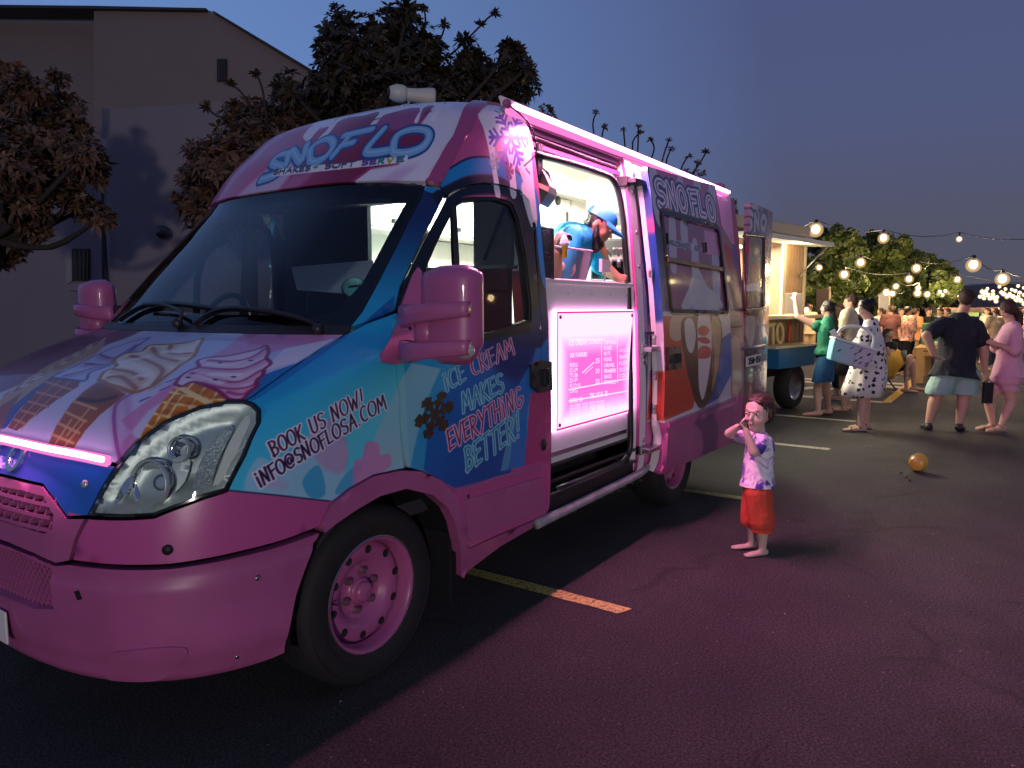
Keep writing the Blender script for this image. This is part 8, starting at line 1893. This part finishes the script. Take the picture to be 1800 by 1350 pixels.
# annex
wallpoly('annex_wall', [(198, 720), (198, 192), (345, 182), (600, 160), (620, 720)], 11.5, .3, PLB, bd)
v = [WP(198, 720, 11.5), WP(198, 192, 11.5), WP(184, 190, 12.9), WP(184, 720, 12.9)]; b = MB(); b.add(v+[p+Vector((-.02, .05, 0)) for p in v], [(0, 1, 2, 3), (7, 6, 5, 4), (0, 4, 5, 1), (1, 5, 6, 2), (2, 6, 7, 3), (3, 7, 4, 0)]); b.build('annex_return', PLB, bd)
wallpoly('low_wall', [(-400, 720), (-400, 300), (130, 268), (185, 258), (185, 720)], 12.4, .3, PLB, bd)
wallpoly('downpipe', [(176, 720), (172, 260), (177, 258), (181, 720)], 12.2, .08, mat('grey_pipe', (.25, .25, .28), .6), bd)
gt = wallpoly('gutter', [(128, 266), (128, 256), (178, 243), (192, 246), (192, 258), (178, 262)], 12.1, .25, mat('gutter_white', (.42, .42, .46), .5), bd)
wallpoly('gutter_bracket', [(160, 272), (160, 266), (190, 258), (190, 266)], 12.15, .1, mat('gutter_white', None), bd)
wl = windowat(126, 437, 157, 494, 12.4, bd, True); wallpoly('sill', [(118, 511), (118, 500), (158, 494), (158, 510)], 12.15, .25, PLB, wl)
wallpoly('window_reveal', [(116, 500), (116, 441), (126, 438), (126, 495)], 12.36, .06, mat('reveal_pale', (.36, .34, .36), .8), wl)
b = MB(); c = WP(287, 409, 11.3); b.ell(c, (.11, .11, .11), 16, 12); b.build('globe_lamp', mat('lamp_dark_glass', (.04, .04, .05), .15, coat=.5), bd)
b = MB(); b.tube([c+HF*.1, c+HF*.25], .03, 8); b.build('globe_bracket', M_PLAS, bd)
b = MB(); b.box((-.02, -.02, -3), (.02, .02, 0), M=axes(WP(178+4, 400, 11.4), RT, HF, (0, 0, 1))); b.build('cable', M_PLAS, bd)
# low boundary wall / pillar at far left
wallpoly('plinth_strip', [(-400, 760), (-400, 690), (205, 690), (205, 760)], 12.3, .1, mat('plinth', (.16, .13, .14), .9), bd)
# ------------------------------------------------------------------ trees with rosettes of long leaves
def leafmat(name, a, c, v=1.0):
    m = bpy.data.materials.new(name); m.use_nodes = True; t = m.node_tree; b_ = t.nodes['Principled BSDF']; L = t.links; at = t.nodes.new('ShaderNodeAttribute'); at.attribute_name = 'tint'
    r = t.nodes.new('ShaderNodeValToRGB'); e = r.color_ramp.elements; e[0].color = (*a, 1); e[1].color = (*c, 1); L.new(at.outputs['Fac'], r.inputs[0]); L.new(r.outputs[0], b_.inputs['Base Color']); b_.inputs['Roughness'].default_value = .5; b_.inputs['Specular IOR Level'].default_value = .4
    return m
def rosettes(name, pts, m, parent, leaf=.085, n=8, seed=1, wid=.40, spread=1.0):
    """pts: (pos, axis, scale)"""
    rs = np.random.RandomState(seed); V, Fc, TI = [], [], []
    for (p, ax, sc) in pts:
        ax = np.array(ax, float); ax /= np.linalg.norm(ax)+1e-9; o = np.cross(ax, [.3, .5, .8]); o /= np.linalg.norm(o)+1e-9; o2 = np.cross(ax, o); base_t = rs.uniform(0, 1)
        for k in range(n):
            a = 2*PI*k/n+rs.uniform(-.4, .4); el = rs.uniform(-.25, .85)*spread; d = (o*math.cos(a)+o2*math.sin(a))*math.cos(el)+ax*math.sin(el); ln = leaf*sc*rs.uniform(.7, 1.25); w_ = ln*wid*rs.uniform(.8, 1.2); s_ = np.cross(d, ax+rs.uniform(-.4, .4, 3)); s_ /= np.linalg.norm(s_)+1e-9; dn = np.array([0, 0, -1.])*ln*rs.uniform(.0, .35)
            p0 = np.array(p); b_ = len(V); V += [p0, p0+d*ln*.5+s_*w_/2+dn*.2, p0+d*ln*.5-s_*w_/2+dn*.2, p0+d*ln+dn]; Fc += [(b_, b_+1, b_+3), (b_, b_+3, b_+2)]; t_ = min(1, max(0, base_t*.6+rs.uniform(0, .5))); TI += [t_]*4
    me = bpy.data.meshes.new(name); me.from_pydata([tuple(v) for v in V], [], Fc); at = me.attributes.new('tint', 'FLOAT', 'POINT'); at.data.foreach_set('value', TI); me.materials.append(m); o = bpy.data.objects.new(name, me); link(o, parent); return o
BARK = mat('bark', (.055, .040, .035), .9, noise=.3, nscale=20)
def rtree(label, clumps, trunk_px, D, leafm, seed, dens_=1.0, leaf=.085, sprigs=(), group=None, nl=10):
    rs = random.Random(seed); base = WP(trunk_px[0], trunk_px[1], D); base.z = 0; root = empty('tree', (base.x, base.y, 0), 0, label, 'tree', group); mpp = D/FPX
    top = WP(trunk_px[2], trunk_px[3], D)
    br = MB(); path = [Vector((0, 0, 0)), (top-base)*.55+Vector((rs.uniform(-.1, .1), 0, 0)), top-base]; br.tube(path, [.16, .11, .07], 10); ro = []
    for c in clumps:
        x, y, rp = c[:3]; dz = c[3] if len(c) > 3 else rs.uniform(-.5, .5); C_ = WP(x, y, D+dz)-base; r_ = rp*mpp
        mid = (top-base).lerp(C_, .5)+Vector((rs.uniform(-.1, .1), rs.uniform(-.1, .1), -.12*(C_-(top-base)).length)); br.tube(spline([tuple(top-base), tuple(mid), tuple(C_)], 4, False), [.045]*3+[.03]*3+[.022]*3, 6, caps=False)
        k = int(rp*rp/27*dens_)+4
        for i in range(k):
            v = Vector((rs.gauss(0, 1), rs.gauss(0, 1), rs.gauss(0, 1))).normalized()*(rs.random()**.45)*r_; q = C_+v; ro.append((tuple(q), tuple(v.normalized()+Vector((0, 0, .6))), rs.uniform(.75, 1.25)))
            if i % 4 == 0: br.tube([tuple(C_+v*.15), tuple(C_+v*.6+Vector((0, 0, -.02))), tuple(q)], [.014, .011, .008], 5, caps=False)
    for s in sprigs:
        pts = [WP(x, y, D)-base for x, y in s]; br.tube(spline([tuple(p) for p in pts], 3, False), .012, 5, caps=False); q = pts[-1]
        for i in range(3): ro.append((tuple(q+Vector((rs.uniform(-.03, .03),)*3)), (rs.uniform(-.3, .3), rs.uniform(-.3, .3), 1), rs.uniform(.7, 1.0)))
    br.build('trunk', BARK, root); cr_o = rosettes('crown', ro, leafm, root, leaf=leaf, seed=seed, n=nl); return root
LFD = leafmat('leaf_dark', (.020, .028, .014), (.085, .055, .035)); LFR = leafmat('leaf_reddish', (.035, .022, .014), (.21, .115, .065))
rtree('large dark leafy tree rising behind the cab of the van', [(598, 52, 34), (575, 75, 22), (622, 84, 44), (660, 60, 38), (700, 50, 40), (716, 18, 18), (735, 82, 44), (762, 118, 40), (700, 112, 48), (640, 128, 48), (598, 130, 44), (572, 150, 40), (620, 172, 50), (680, 166, 50), (740, 160, 46), (820, 92, 26), (838, 120, 34), (806, 140, 40), (850, 158, 44), (900, 88, 22), (898, 120, 32), (918, 150, 30), (890, 170, 40), (780, 172, 44), (925, 122, 14), (536, 182, 40), (505, 150, 22), (560, 220, 48), (500, 215, 44), (620, 220, 50)],
      (640, 560, 640, 250), 9.0, LFD, 3, 1.0, leaf=.105, sprigs=[[(715, 40), (712, 10), (710, -6)], [(600, 60), (592, 30), (588, 12)], [(770, 110), (800, 90), (845, 45)], [(845, 45), (860, 30), (870, 24)], [(760, 100), (778, 60), (782, 42)], [(745, 60), (748, 35), (745, 15)], [(870, 120), (878, 100), (880, 84)]])
rtree('bushy brown leaved tree between the building and the windscreen', [(452, 205, 32), (470, 255, 44), (440, 290, 46), (410, 200, 22), (415, 250, 40), (380, 290, 44), (352, 270, 26), (345, 310, 34), (372, 345, 46), (412, 340, 50), (460, 320, 46), (340, 355, 32), (365, 390, 36), (500, 262, 42), (395, 385, 44), (512, 205, 34)],
      (420, 560, 440, 380), 8.4, LFR, 5, 1.0, leaf=.10, sprigs=[[(460, 230), (440, 200), (405, 205), (382, 204), (362, 188)], [(470, 220), (462, 160), (450, 128)], [(450, 220), (430, 170), (404, 146)]])
rtree('reddish brown leaved tree at the far left edge', [(10, 130, 26), (52, 160, 32), (20, 190, 40), (105, 135, 16), (75, 200, 44), (120, 190, 28), (40, 240, 48), (95, 250, 46), (140, 225, 18), (20, 290, 48), (70, 300, 46), (120, 290, 36), (150, 270, 26), (165, 300, 28), (100, 340, 34), (40, 350, 46), (150, 365, 26), (180, 380, 20), (130, 350, 22), (20, 400, 44), (60, 390, 34), (0, 440, 36), (-60, 250, 60), (-60, 350, 60)],
      (-40, 600, -20, 420), 7.6, LFR, 8, 1.15, leaf=.088)
# sprigs of a low tree behind the van roof
rtree('thin branched tree showing only its top sprigs over the roof of the van', [(1170, 330, 34), (1120, 300, 34), (1210, 330, 40), (1050, 270, 30), (960, 200, 16)], (1150, 620, 1150, 420), 10.5, LFR, 12, .5, leaf=.075,
      sprigs=[[(1050, 270), (1042, 220), (1048, 198)], [(1055, 270), (1058, 240), (1062, 222)], [(1100, 280), (1098, 250), (1096, 228)], [(1115, 285), (1112, 250), (1126, 232)], [(1120, 290), (1122, 240), (1122, 222)], [(1160, 300), (1168, 268), (1176, 246)], [(1170, 310), (1172, 280), (1180, 262)], [(1190, 320), (1200, 290), (1210, 274)], [(1205, 320), (1228, 290), (1241, 268)], [(1210, 325), (1222, 300), (1226, 286)], [(1140, 290), (1150, 262), (1144, 245)], [(985, 215), (972, 200), (966, 192)]], nl=9)
rtree('small yellowish sprig tree seen just beyond the rear of the van', [(1288, 355, 7), (1289, 368, 7)], (1289, 600, 1289, 380), 11.0, leafmat('leaf_yellow', (.12, .11, .03), (.34, .28, .08)), 14, 2.0, leaf=.06)
# ------------------------------------------------------------------ big trees on the right, thousands of small leaves
def crown(name, clumps, D, m, parent, n_leaf, leaf, seed):
    rs = np.random.RandomState(seed); mpp = D/FPX; w_ = np.array([c[2]**2 for c in clumps], float); w_ /= w_.sum(); V, Fc, TI = [], [], []
    cs = [WP(c[0], c[1], D+rs.uniform(-1.2, 1.2)) for c in clumps]; base = parent.location
    sub = []
    for i, c in enumerate(clumps):
        for k in range(14): v = rs.normal(size=3); v /= np.linalg.norm(v); v[:2] *= 1.0; sub.append((np.array(cs[i])+v*c[2]*mpp*rs.uniform(.5, .95), c[2]*mpp*rs.uniform(.22, .42), rs.uniform(0, 1)))
    for k in range(n_leaf):
        p, r_, t_ = sub[rs.randint(len(sub))]; v = rs.normal(size=3); v /= np.linalg.norm(v); q = p+v*r_*rs.uniform(.5, 1)**.5-np.array(base); a = rs.normal(size=3); a /= np.linalg.norm(a); b2 = np.cross(a, v+rs.normal(size=3)*.5); b2 /= np.linalg.norm(b2)+1e-9; L = leaf*rs.uniform(.6, 1.3); b_ = len(V)
        V += [tuple(q-a*L/2), tuple(q+b2*L*.3), tuple(q+a*L/2), tuple(q-b2*L*.3)]; Fc.append((b_, b_+1, b_+2, b_+3)); tt_ = min(1, max(0, t_*.5+rs.uniform(0, .5))); TI += [tt_]*4
    me = bpy.data.meshes.new(name); me.from_pydata(V, [], Fc); at = me.attributes.new('tint', 'FLOAT', 'POINT'); at.data.foreach_set('value', TI); me.materials.append(m); return link(bpy.data.objects.new(name, me), parent)
LFG = leafmat('leaf_green', (.030, .060, .016), (.13, .17, .045))
def btree(label, clumps, px_, D, n, leaf, seed, m=LFG):
    b0 = WP(px_, 560, D); b0.z = 0; root = empty('tree', b0, 0, label, 'tree', 'trees behind the market'); t_ = WP(px_, sum(c[1] for c in clumps)/len(clumps), D)-b0
    br = MB(); br.tube([(0, 0, 0), tuple(t_*.5), tuple(t_)], [.28, .20, .12], 10)
    for c in clumps: q = WP(c[0], c[1], D)-b0; br.tube([tuple(t_*.6), tuple((t_*.6).lerp(q, .6)+Vector((0, 0, -.1))), tuple(q)], [.10, .07, .04], 6)
    br.build('trunk', BARK, root); crown('crown', clumps, D, m, root, n, leaf, seed)
btree('broad green tree right beside the lit food trailer, tallest of the row', [(1415, 470, 30), (1440, 445, 34), (1475, 435, 32), (1460, 475, 40), (1430, 505, 36), (1490, 470, 36), (1475, 510, 40), (1500, 440, 28), (1410, 530, 26), (1450, 540, 28)], 1455, 21, 16000, .16, 1)
btree('rounded green tree in the middle of the row behind the market', [(1530, 440, 30), (1560, 445, 34), (1590, 455, 32), (1545, 480, 40), (1580, 490, 38), (1520, 510, 36), (1555, 520, 36), (1600, 510, 30), (1520, 465, 30)], 1555, 23, 15000, .17, 2)
btree('lower green tree sloping down at the right of the row', [(1620, 470, 28), (1645, 482, 28), (1625, 505, 34), (1655, 510, 28), (1610, 530, 28), (1645, 535, 26), (1672, 505, 18)], 1640, 26, 11000, .18, 3)
btree('dark low shrub tree beyond the wooden table', [(1575, 545, 20), (1610, 548, 22), (1650, 548, 22), (1690, 545, 18), (1540, 548, 18)], 1610, 27, 7000, .17, 4, leafmat('leaf_deep', (.012, .022, .010), (.05, .06, .025)))
# far hills, field and low buildings
b = MB(); pr = [(1380, 560), (1380, 505), (1450, 500), (1560, 508), (1680, 500), (1700, 503), (1760, 497), (1830, 503), (1900, 500), (1900, 560)]; v = [WP(x, y, 90) for x, y in pr]; n = len(v); b.add(v+[p+HF*6 for p in v], [tuple(range(n)), tuple(range(2*n-1, n-1, -1))]+[(i, i+n, (i+1) % n+n, (i+1) % n) for i in range(n)]); o = b.build('hills', mat('far_hazed', (.42, .33, .28), .9)); tag(o, kind='structure')  # hill colour paled to carry the haze of distance
for k, (x0, x1, y0, m_, lab) in enumerate(((1745, 1768, 545, (.32, .03, .02), 'red roofed stall tent beyond the woman in pink'), (1700, 1738, 548, (.05, .10, .03), 'dark green stall canopy beyond the stocky man'), (1786, 1860, 540, (.10, .04, .03), 'brown stall side at the right edge of the picture'), (1722, 1745, 541, (.42, .05, .03), 'small bright red stall panel between the couple'))):
    tn = empty('market_stall', (0, 0, 0), 0, lab, 'stall', 'stalls in the distance'); D = 24-k
    pt = [WP(x0, y0+8, D), WP(x1, y0+8, D), WP(x1-3, y0, D+.8), WP(x0+3, y0, D+.8)]; b = MB(); b.add(pt+[p+HF*2+Vector((0, 0, .0)) for p in pt], [(0, 1, 2, 3), (7, 6, 5, 4), (0, 4, 5, 1), (1, 5, 6, 2), (2, 6, 7, 3), (3, 7, 4, 0)]); b.build('canopy', mat('stall_cloth_%d' % k, m_, .8), tn)
    for x in (x0+1, x1-1): q = WP(x, y0+8, D); b = MB(); b.tube([(q.x, q.y, 0), tuple(q)], .03, 6); b.build('pole', M_STEEL, tn)
    b = MB(); q0, q1 = WP(x0+1, 575, D+.3), WP(x1-1, 575, D+.3); b.add([(q0.x, q0.y, 0), (q1.x, q1.y, 0), (q1.x, q1.y, .9), (q0.x, q0.y, .9)]+[(q0.x+HF.x*.6, q0.y+HF.y*.6, 0), (q1.x+HF.x*.6, q1.y+HF.y*.6, 0), (q1.x+HF.x*.6, q1.y+HF.y*.6, .9), (q0.x+HF.x*.6, q0.y+HF.y*.6, .9)], [(0, 1, 2, 3), (7, 6, 5, 4), (0, 4, 5, 1), (1, 5, 6, 2), (2, 6, 7, 3), (3, 7, 4, 0)]); b.build('stall_table', mat('table_cloth_dark', (.12, .09, .08), .8), tn)
# screens / notice boards among the trees
for x0, x1, y0, y1, D, c, lab in ((1435, 1457, 508, 548, 17, (.06, .035, .03), 'dark brown notice board under the bulbs behind the women'), (1546, 1562, 516, 545, 18, (.5, .5, .5), 'grey sign board on a post among the trees')):
    r_ = empty('notice_board', (0, 0, 0), 0, lab, 'sign'); wallpoly('board', [(x0, y1), (x0, y0), (x1, y0), (x1, y1)], D, .05, mat('board_%d' % x0, c, .7), r_); q = WP(x1, y1, D+.1); b = MB(); b.tube([(q.x, q.y, 0), tuple(WP(x1, y0-4, D+.1))], .04, 6); b.build('post', mat('post_pale', (.5, .42, .30), .7), r_)
# ------------------------------------------------------------------ food trailer
TY = -.30; TX1 = on(1, TY, 1410, 560).x; TX0 = 6.9
tr = empty('food_trailer', (TX0, TY, 0), 0, 'wood clad potato food trailer with raised lit hatch and blue wheel guard', 'trailer'); tr.location = (0, 0, 0)
WOOD = mat('trailer_wood', (.20, .115, .06), .5, noise=.35, nscale=5); WOODL = mat('warm_wood', (.48, .27, .12), .5, noise=.3, nscale=7)
ztop = on(1, TY, 1410, 409).z; zc1 = on(1, TY, 1410, 553).z; zb1 = on(1, TY, 1405, 628).z; zh = on(1, TY, 1404, 427).z
TRM = Matrix.Translation((TX1, TY, 0)) @ Matrix.Rotation(R(-10.8), 4, 'Z') @ Matrix.Translation((-TX1, -TY, 0)); TRI = TRM.inverted()
def tpl(px_, py_, y):
    o_ = TRI @ CAMP; d_ = (TRI.to_3x3() @ ray(px_, py_)); return o_+d_*((y-o_.y)/d_.y)
def bt(name, a, b_, m, bev=.004, par=None): return boxp(name, a, b_, m, par or tr, bev)
lw_ = bt('lower_side', (TX0, TY-.02, zb1), (TX1, TY+.04, zc1), WOOD)
for k in range(18): x = TX0+(TX1-TX0)*k/18; bt('clad_board', (x+.01, TY-.032, zb1+.01), (x+(TX1-TX0)/18-.01, TY-.019, zc1-.01), WOOD, .003, lw_)
bt('side_header', (TX0, TY-.02, zh), (TX1, TY+.04, ztop), WOOD); bt('roof_edge', (TX0-.05, TY-.06, ztop-.06), (TX1+.03, TY+.06, ztop+.10), mat('trailer_cream', (.62, .50, .32), .5), .02)
bt('roof', (TX0, TY, ztop+.02), (TX1, 1.9, ztop+.08), M_WHITED); bt('floor', (TX0, TY, zb1-.08), (TX1, 1.9, zb1), M_PLAS)
bt('corner_post', (TX1-.03, TY-.03, zb1), (TX1+.02, TY+.03, ztop), mat('trailer_cream', None), .01); bt('end_wall', (TX1-.03, TY+.03, zb1), (TX1, 1.9, ztop), WOOD); bt('back_wall', (TX0, 1.87, zb1), (TX1, 1.9, ztop), M_WL); bt('end_wall', (TX0, TY+.03, zb1), (TX0+.03, 1.9, ztop), M_WL)
xw = tpl(1381, 480, TY).x; wp_ = bt('wood_panel', (xw, TY+.005, zc1+.32), (TX1-.04, TY+.035, zh), WOODL)
for k in range(6): x = xw+(TX1-.05-xw)*k/6; bt('panel_board', (x+.008, TY-.008, zc1+.33), (x+(TX1-.05-xw)/6-.006, TY+.006, zh-.01), WOODL, .003, wp_)
bt('white_lower_panel', (xw, TY, zc1+.02), (TX1-.04, TY+.035, zc1+.31), mat('panel_white', (.8, .76, .66), .5)); bt('window_post', (xw-.10, TY-.01, zc1), (xw, TY+.03, zh), mat('trailer_cream', None))  # lower panel in one plain warm white
bt('counter_shelf', (TX0, TY-.34, zc1-.05), (TX1+.12, TY+.02, zc1), mat('counter_cream', (.66, .52, .34), .5), .006)
zf_ = on(1, TY-.5, 1457, 430).z
b = MB(); zz_ = zh; b.add([(TX0+.4, TY-.03, zz_-.03), (TX1, TY-.03, zz_-.03), (TX1+.02, TY-.42, zz_-.05), (TX0+.4, TY-.42, zz_-.05), (TX0+.4, TY-.03, zz_+.03), (TX1, TY-.03, zz_+.03), (TX1+.02, TY-.42, zz_+.01), (TX0+.4, TY-.42, zz_+.01)], BX); b.build('hatch_flap', mat('flap_pale', (.70, .72, .66), .5), tr)
b = MB(); b.tube([(TX1-.25, TY-.02, zc1+.55), (TX1-.05, TY-.36, zz_-.04)], .014, 8); b.build('gas_strut', M_STEEL, tr)
tgl = bt('green_sign', (TX1-1.9, 1.80, zh-.35), (TX1-1.3, 1.84, zh-.22), emis('green_exit', (.1, .8, .4), 1.2), 0)
light('hatch_fill', 'POINT', tuple(TRM @ Vector((TX1-.9, TY-.30, zh-.12))), 20, (1.0, .84, .56), shadow_soft_size=.08)  # added fill under the flap to brighten the trailer, no fitting there
light('trailer_lamp', 'AREA', ((TX0+TX1)/2, .75, zh-.05), 430, (1.0, .88, .64), ((TX0+TX1)/2, .6, 0), shape='RECTANGLE', size=2.4, size_y=1.2)
bt('ceiling_light', ((TX0+TX1)/2-1.0, .45, zh-.02), ((TX0+TX1)/2+1.0, .75, zh+.01), emis('trailer_tube', (1.0, .9, .7), 6.0), 0)
bt('fryer', (TX1-1.6, .5, zc1-.3), (TX1-1.0, 1.0, zc1+.12), M_STEEL); b = MB(); b.ell((TX1-1.1, -.15, zc1+.06), (.16, .10, .06), 12, 8); b.build('foil_tray', M_PLAS, tr)
def tletters(txt, p0, p1, h0, h1, m, r_, y):
    b = MB()
    for q in lay(txt, (0, 0), (1, 0), (0, 1), track=.16):
        b.tube([tpl(p0[0]+(p1[0]-p0[0])*x, (p0[1]+(p1[1]-p0[1])*x)-(h0+(h1-h0)*x)*yy_, y) for x, yy_ in q], r_, 6)
    return b.build('side_letter', m, tr)
tletters('KRYTO', (1318, 603), (1376, 603), 34, 34, mat('letter_cream', (.70, .56, .30), .5), .026, TY-.036); tletters('POTATO', (1316, 634), (1373, 634), 24, 24, mat('letter_orange', (.66, .24, .04), .5), .02, TY-.036)
b = MB(); b.ell(tpl(1388, 586, TY-.04), (.06, .012, .16), 10, 8); b.build('logo_shape', mat('logo_red', (.5, .06, .03), .5), tr)
fx = Vector((TX1-.62, 0, 0)); zt1 = on(1, -.45, 1380, 640).z
bt('wheel_guard', (fx.x-.75, TY-.30, .62), (fx.x+.42, TY-.02, .90), mat('guard_blue', (.01, .13, .34), .4)); bt('guard_top', (fx.x-.9, TY-.33, .90), (fx.x+.55, TY-.0, .935), mat('counter_cream', None))
for sx in (0, ):
    wt = empty('wheel', (fx.x, TY-.12, .33)); wt.parent = tr; My = axes((0, 0, 0), (1, 0, 0), (0, 0, 1), (0, -1, 0)); b = MB(); b.lathe([(.19, -.09), (.30, -.10), (.33, -.07), (.33, .07), (.30, .10), (.20, .09)], 40, My); b.build('tyre', M_TYRE, wt); b = MB(); b.lathe([(.001, .03), (.06, .04), (.16, .02), (.19, .07), (.205, .092)], 30, My); b.build('rim', M_STEEL, wt)
jl = on(1, TY-.1, 1402, 640); bt('corner_jack', (jl.x-.03, TY-.14, .0), (jl.x+.03, TY-.06, zb1), M_PLAS)
bt('chassis', (TX0, TY+.1, .45), (TX1, 1.8, zb1-.08), M_PLAS)
tr.matrix_world = TRM
# ------------------------------------------------------------------ more painted lines
M_Y2 = paintmat('bright_yellow_paint', (.72, .40, .03))
line('parking_line', [(g_.x, g_.y) for g_ in (ground(1400, 698), ground(1552, 709), ground(1550, 706), ground(1400, 694))], M_LINE2, z=.0045)
line('kerb_line', [(g_.x, g_.y) for g_ in (ground(1549, 709), ground(1566, 709), ground(1612, 672), ground(1600, 668))], M_Y2, z=.009)
line('parking_line', [(g_.x, g_.y) for g_ in (ground(1400, 667), ground(1610, 678), ground(1610, 675), ground(1400, 664))], M_LINE2, z=.0045)
line('parking_line', [(g_.x, g_.y) for g_ in (ground(1400, 672), ground(1606, 684), ground(1606, 681), ground(1400, 669))], M_LINE2, z=.005)
line('arrow_mark', [(g_.x, g_.y) for g_ in (ground(1402, 682), ground(1428, 680), ground(1466, 683), ground(1462, 686), ground(1425, 684), ground(1404, 687))], M_LINE2, z=.0055)
line('parking_line', [(10.35, -1.42), (10.35, -6.5), (10.43, -6.5), (10.43, -1.42)], M_LINE2, z=.0065) if False else None
# ------------------------------------------------------------------ festoon lights
BUL = emis('bulb_glow', (1.0, .74, .38), 22.0); BUL.cycles.emission_sampling = 'NONE'
SCK = M_PLAS
HALO = bpy.data.materials.new('bulb_halo_glow'); HALO.use_nodes = True; t = HALO.node_tree; t.nodes.clear(); lw = t.nodes.new('ShaderNodeLayerWeight'); lw.inputs[0].default_value = .35; em = t.nodes.new('ShaderNodeEmission'); em.inputs[0].default_value = (1, .62, .26, 1); em.inputs[1].default_value = 1.0; tr_ = t.nodes.new('ShaderNodeBsdfTransparent'); mr_ = t.nodes.new('ShaderNodeMapRange'); mr_.inputs['To Min'].default_value = .45; mr_.inputs['To Max'].default_value = 1.0; mr_.inputs['From Max'].default_value = .75; mx = t.nodes.new('ShaderNodeMixShader'); ou = t.nodes.new('ShaderNodeOutputMaterial'); t.links.new(lw.outputs['Facing'], mr_.inputs['Value']); t.links.new(mr_.outputs[0], mx.inputs[0]); t.links.new(em.outputs[0], mx.inputs[1]); t.links.new(tr_.outputs[0], mx.inputs[2]); t.links.new(mx.outputs[0], ou.inputs[0]); HALO.cycles.emission_sampling = 'NONE'  # see-through glow fading at its edge, standing in for bloom round a bulb
def festoon(label, pts, wire_ext=(), Dm=None, r_=.050, rig=True):
    root = empty('string_light', (0, 0, 0), 0, label, 'string light', 'festoon bulb strings over the market'); W_ = []
    for (x, y, D, s) in pts:
        p = WP(x, y, D); b = MB(); b.ell(p, (r_*s, r_*s, r_*s*1.15), 12, 8); bo = b.build('bulb', BUL, root); b = MB(); b.ell(p-Vector((0, 0, r_*s*.2)), r_*s*2.0, 16, 12); b.build('bulb_halo', HALO, bo); b = MB(); b.tube([p+Vector((0, 0, r_*s)), p+Vector((0, 0, r_*s+.09))], .025*s, 6); b.build('socket', SCK, root); W_.append(p+Vector((0, 0, r_*s+.09)))  # the larger sphere is only the bulb's halo
    full = [WP(*q) for q in wire_ext[:1]]+W_+[WP(*q) for q in wire_ext[1:]]
    path = []
    for a, c in zip(full[:-1], full[1:]):
        for t in (0, .25, .5, .75): q = a.lerp(c, t); q.z -= .10*4*t*(1-t); path.append(q)
    path.append(full[-1]); b = MB(); b.tube(path, .007, 5, caps=False); b.build('wire', SCK, root)
festoon('nearest string of warm bulbs high above the trees, with wire crossing the sky', [(1434, 403, 12, 1.25), (1553, 418, 13, 1.0), (1686, 420, 14, .62)], ((1345, 398, 11), (1830, 416, 16)))
festoon('string of warm bulbs continuing past the right edge of the market', [(1850, 420, 11, 1.1), (1990, 400, 9.5, 1.1), (2150, 385, 8.5, 1.1), (2350, 370, 7.5, 1.1), (2650, 350, 6.5, 1.1)], ((1840, 478, 11), (2800, 340, 6)))
light('festoon_lamp', 'POINT', WP(2300, 420, 8.5), 40, (1.0, .72, .38), shadow_soft_size=.15)
festoon('string of warm bulbs running down over the trees at mid height', [(1440, 470, 16, .8), (1513, 461, 15, 1.1), (1611, 471, 14, 1.0), (1711, 465, 12, 1.2), (1762, 490, 12, 1.15)], ((1420, 470, 18), (1840, 478, 11)))
festoon('string of warm bulbs sloping over the heads of the queue', [(1484, 482, 15, 1.1), (1598, 490, 16, 1.0), (1683, 491, 17, .9)], ((1420, 500, 15), (1840, 496, 18)))
festoon('low string of warm bulbs just above the queue', [(1417, 545, 15, .9), (1451, 548, 15, .8), (1458, 548, 15.2, .8), (1508, 546, 15, .9), (1558, 514, 17, 1.1), (1569, 516, 18, .9)], ((1412, 540, 15), (1590, 512, 19)))
festoon('string of small warm bulbs behind the wooden table', [(1575, 503, 18, .9), (1614, 506, 19, .9), (1613, 515, 20, 1.2), (1630, 517, 21, 1.1)], ((1570, 500, 18), (1645, 512, 22)))
rsb = random.Random(9)
for k, (x0, y0, x1, y1, n, D) in enumerate(((1652, 513, 1690, 520, 8, 25), (1655, 508, 1682, 507, 5, 28), (1726, 512, 1752, 526, 8, 24), (1722, 522, 1800, 514, 11, 26), (1765, 516, 1800, 530, 8, 22), (1735, 508, 1800, 506, 7, 30))):
    festoon('distant string of tiny warm bulbs, %s' % ('sagging right of the tree row', 'above the sagging one right of the tree row', 'between the couple and the trees', 'long one behind the couple', 'at the right edge behind the woman in pink', 'highest of the far ones behind the couple')[k], [(x0+(x1-x0)*i/(n-1)+rsb.uniform(-1, 1), y0+(y1-y0)*i/(n-1)+4*math.sin(i*2.1)+rsb.uniform(-1, 1), D, .7) for i in range(n)], (), r_=.06)
# the light those bulbs give, gathered at a few points
for x, y, D, e in ((1434, 403, 12, 60), (1513, 461, 15, 90), (1553, 418, 13, 60), (1598, 470, 15.5, 90), (1711, 465, 12.5, 80), (1762, 490, 12, 80), (1484, 500, 17.5, 90), (1620, 500, 19, 110), (1560, 505, 19.5, 110), (1670, 505, 24, 160), (1750, 515, 23, 260), (1430, 520, 18, 80), (1580, 520, 15.5, 60), (1640, 520, 18, 90), (1780, 525, 17, 110)):
    light('festoon_lamp', 'POINT', WP(x, y, D), e*(.45 if D < 15 else .85), (1.0, .70, .36), shadow_soft_size=.12)
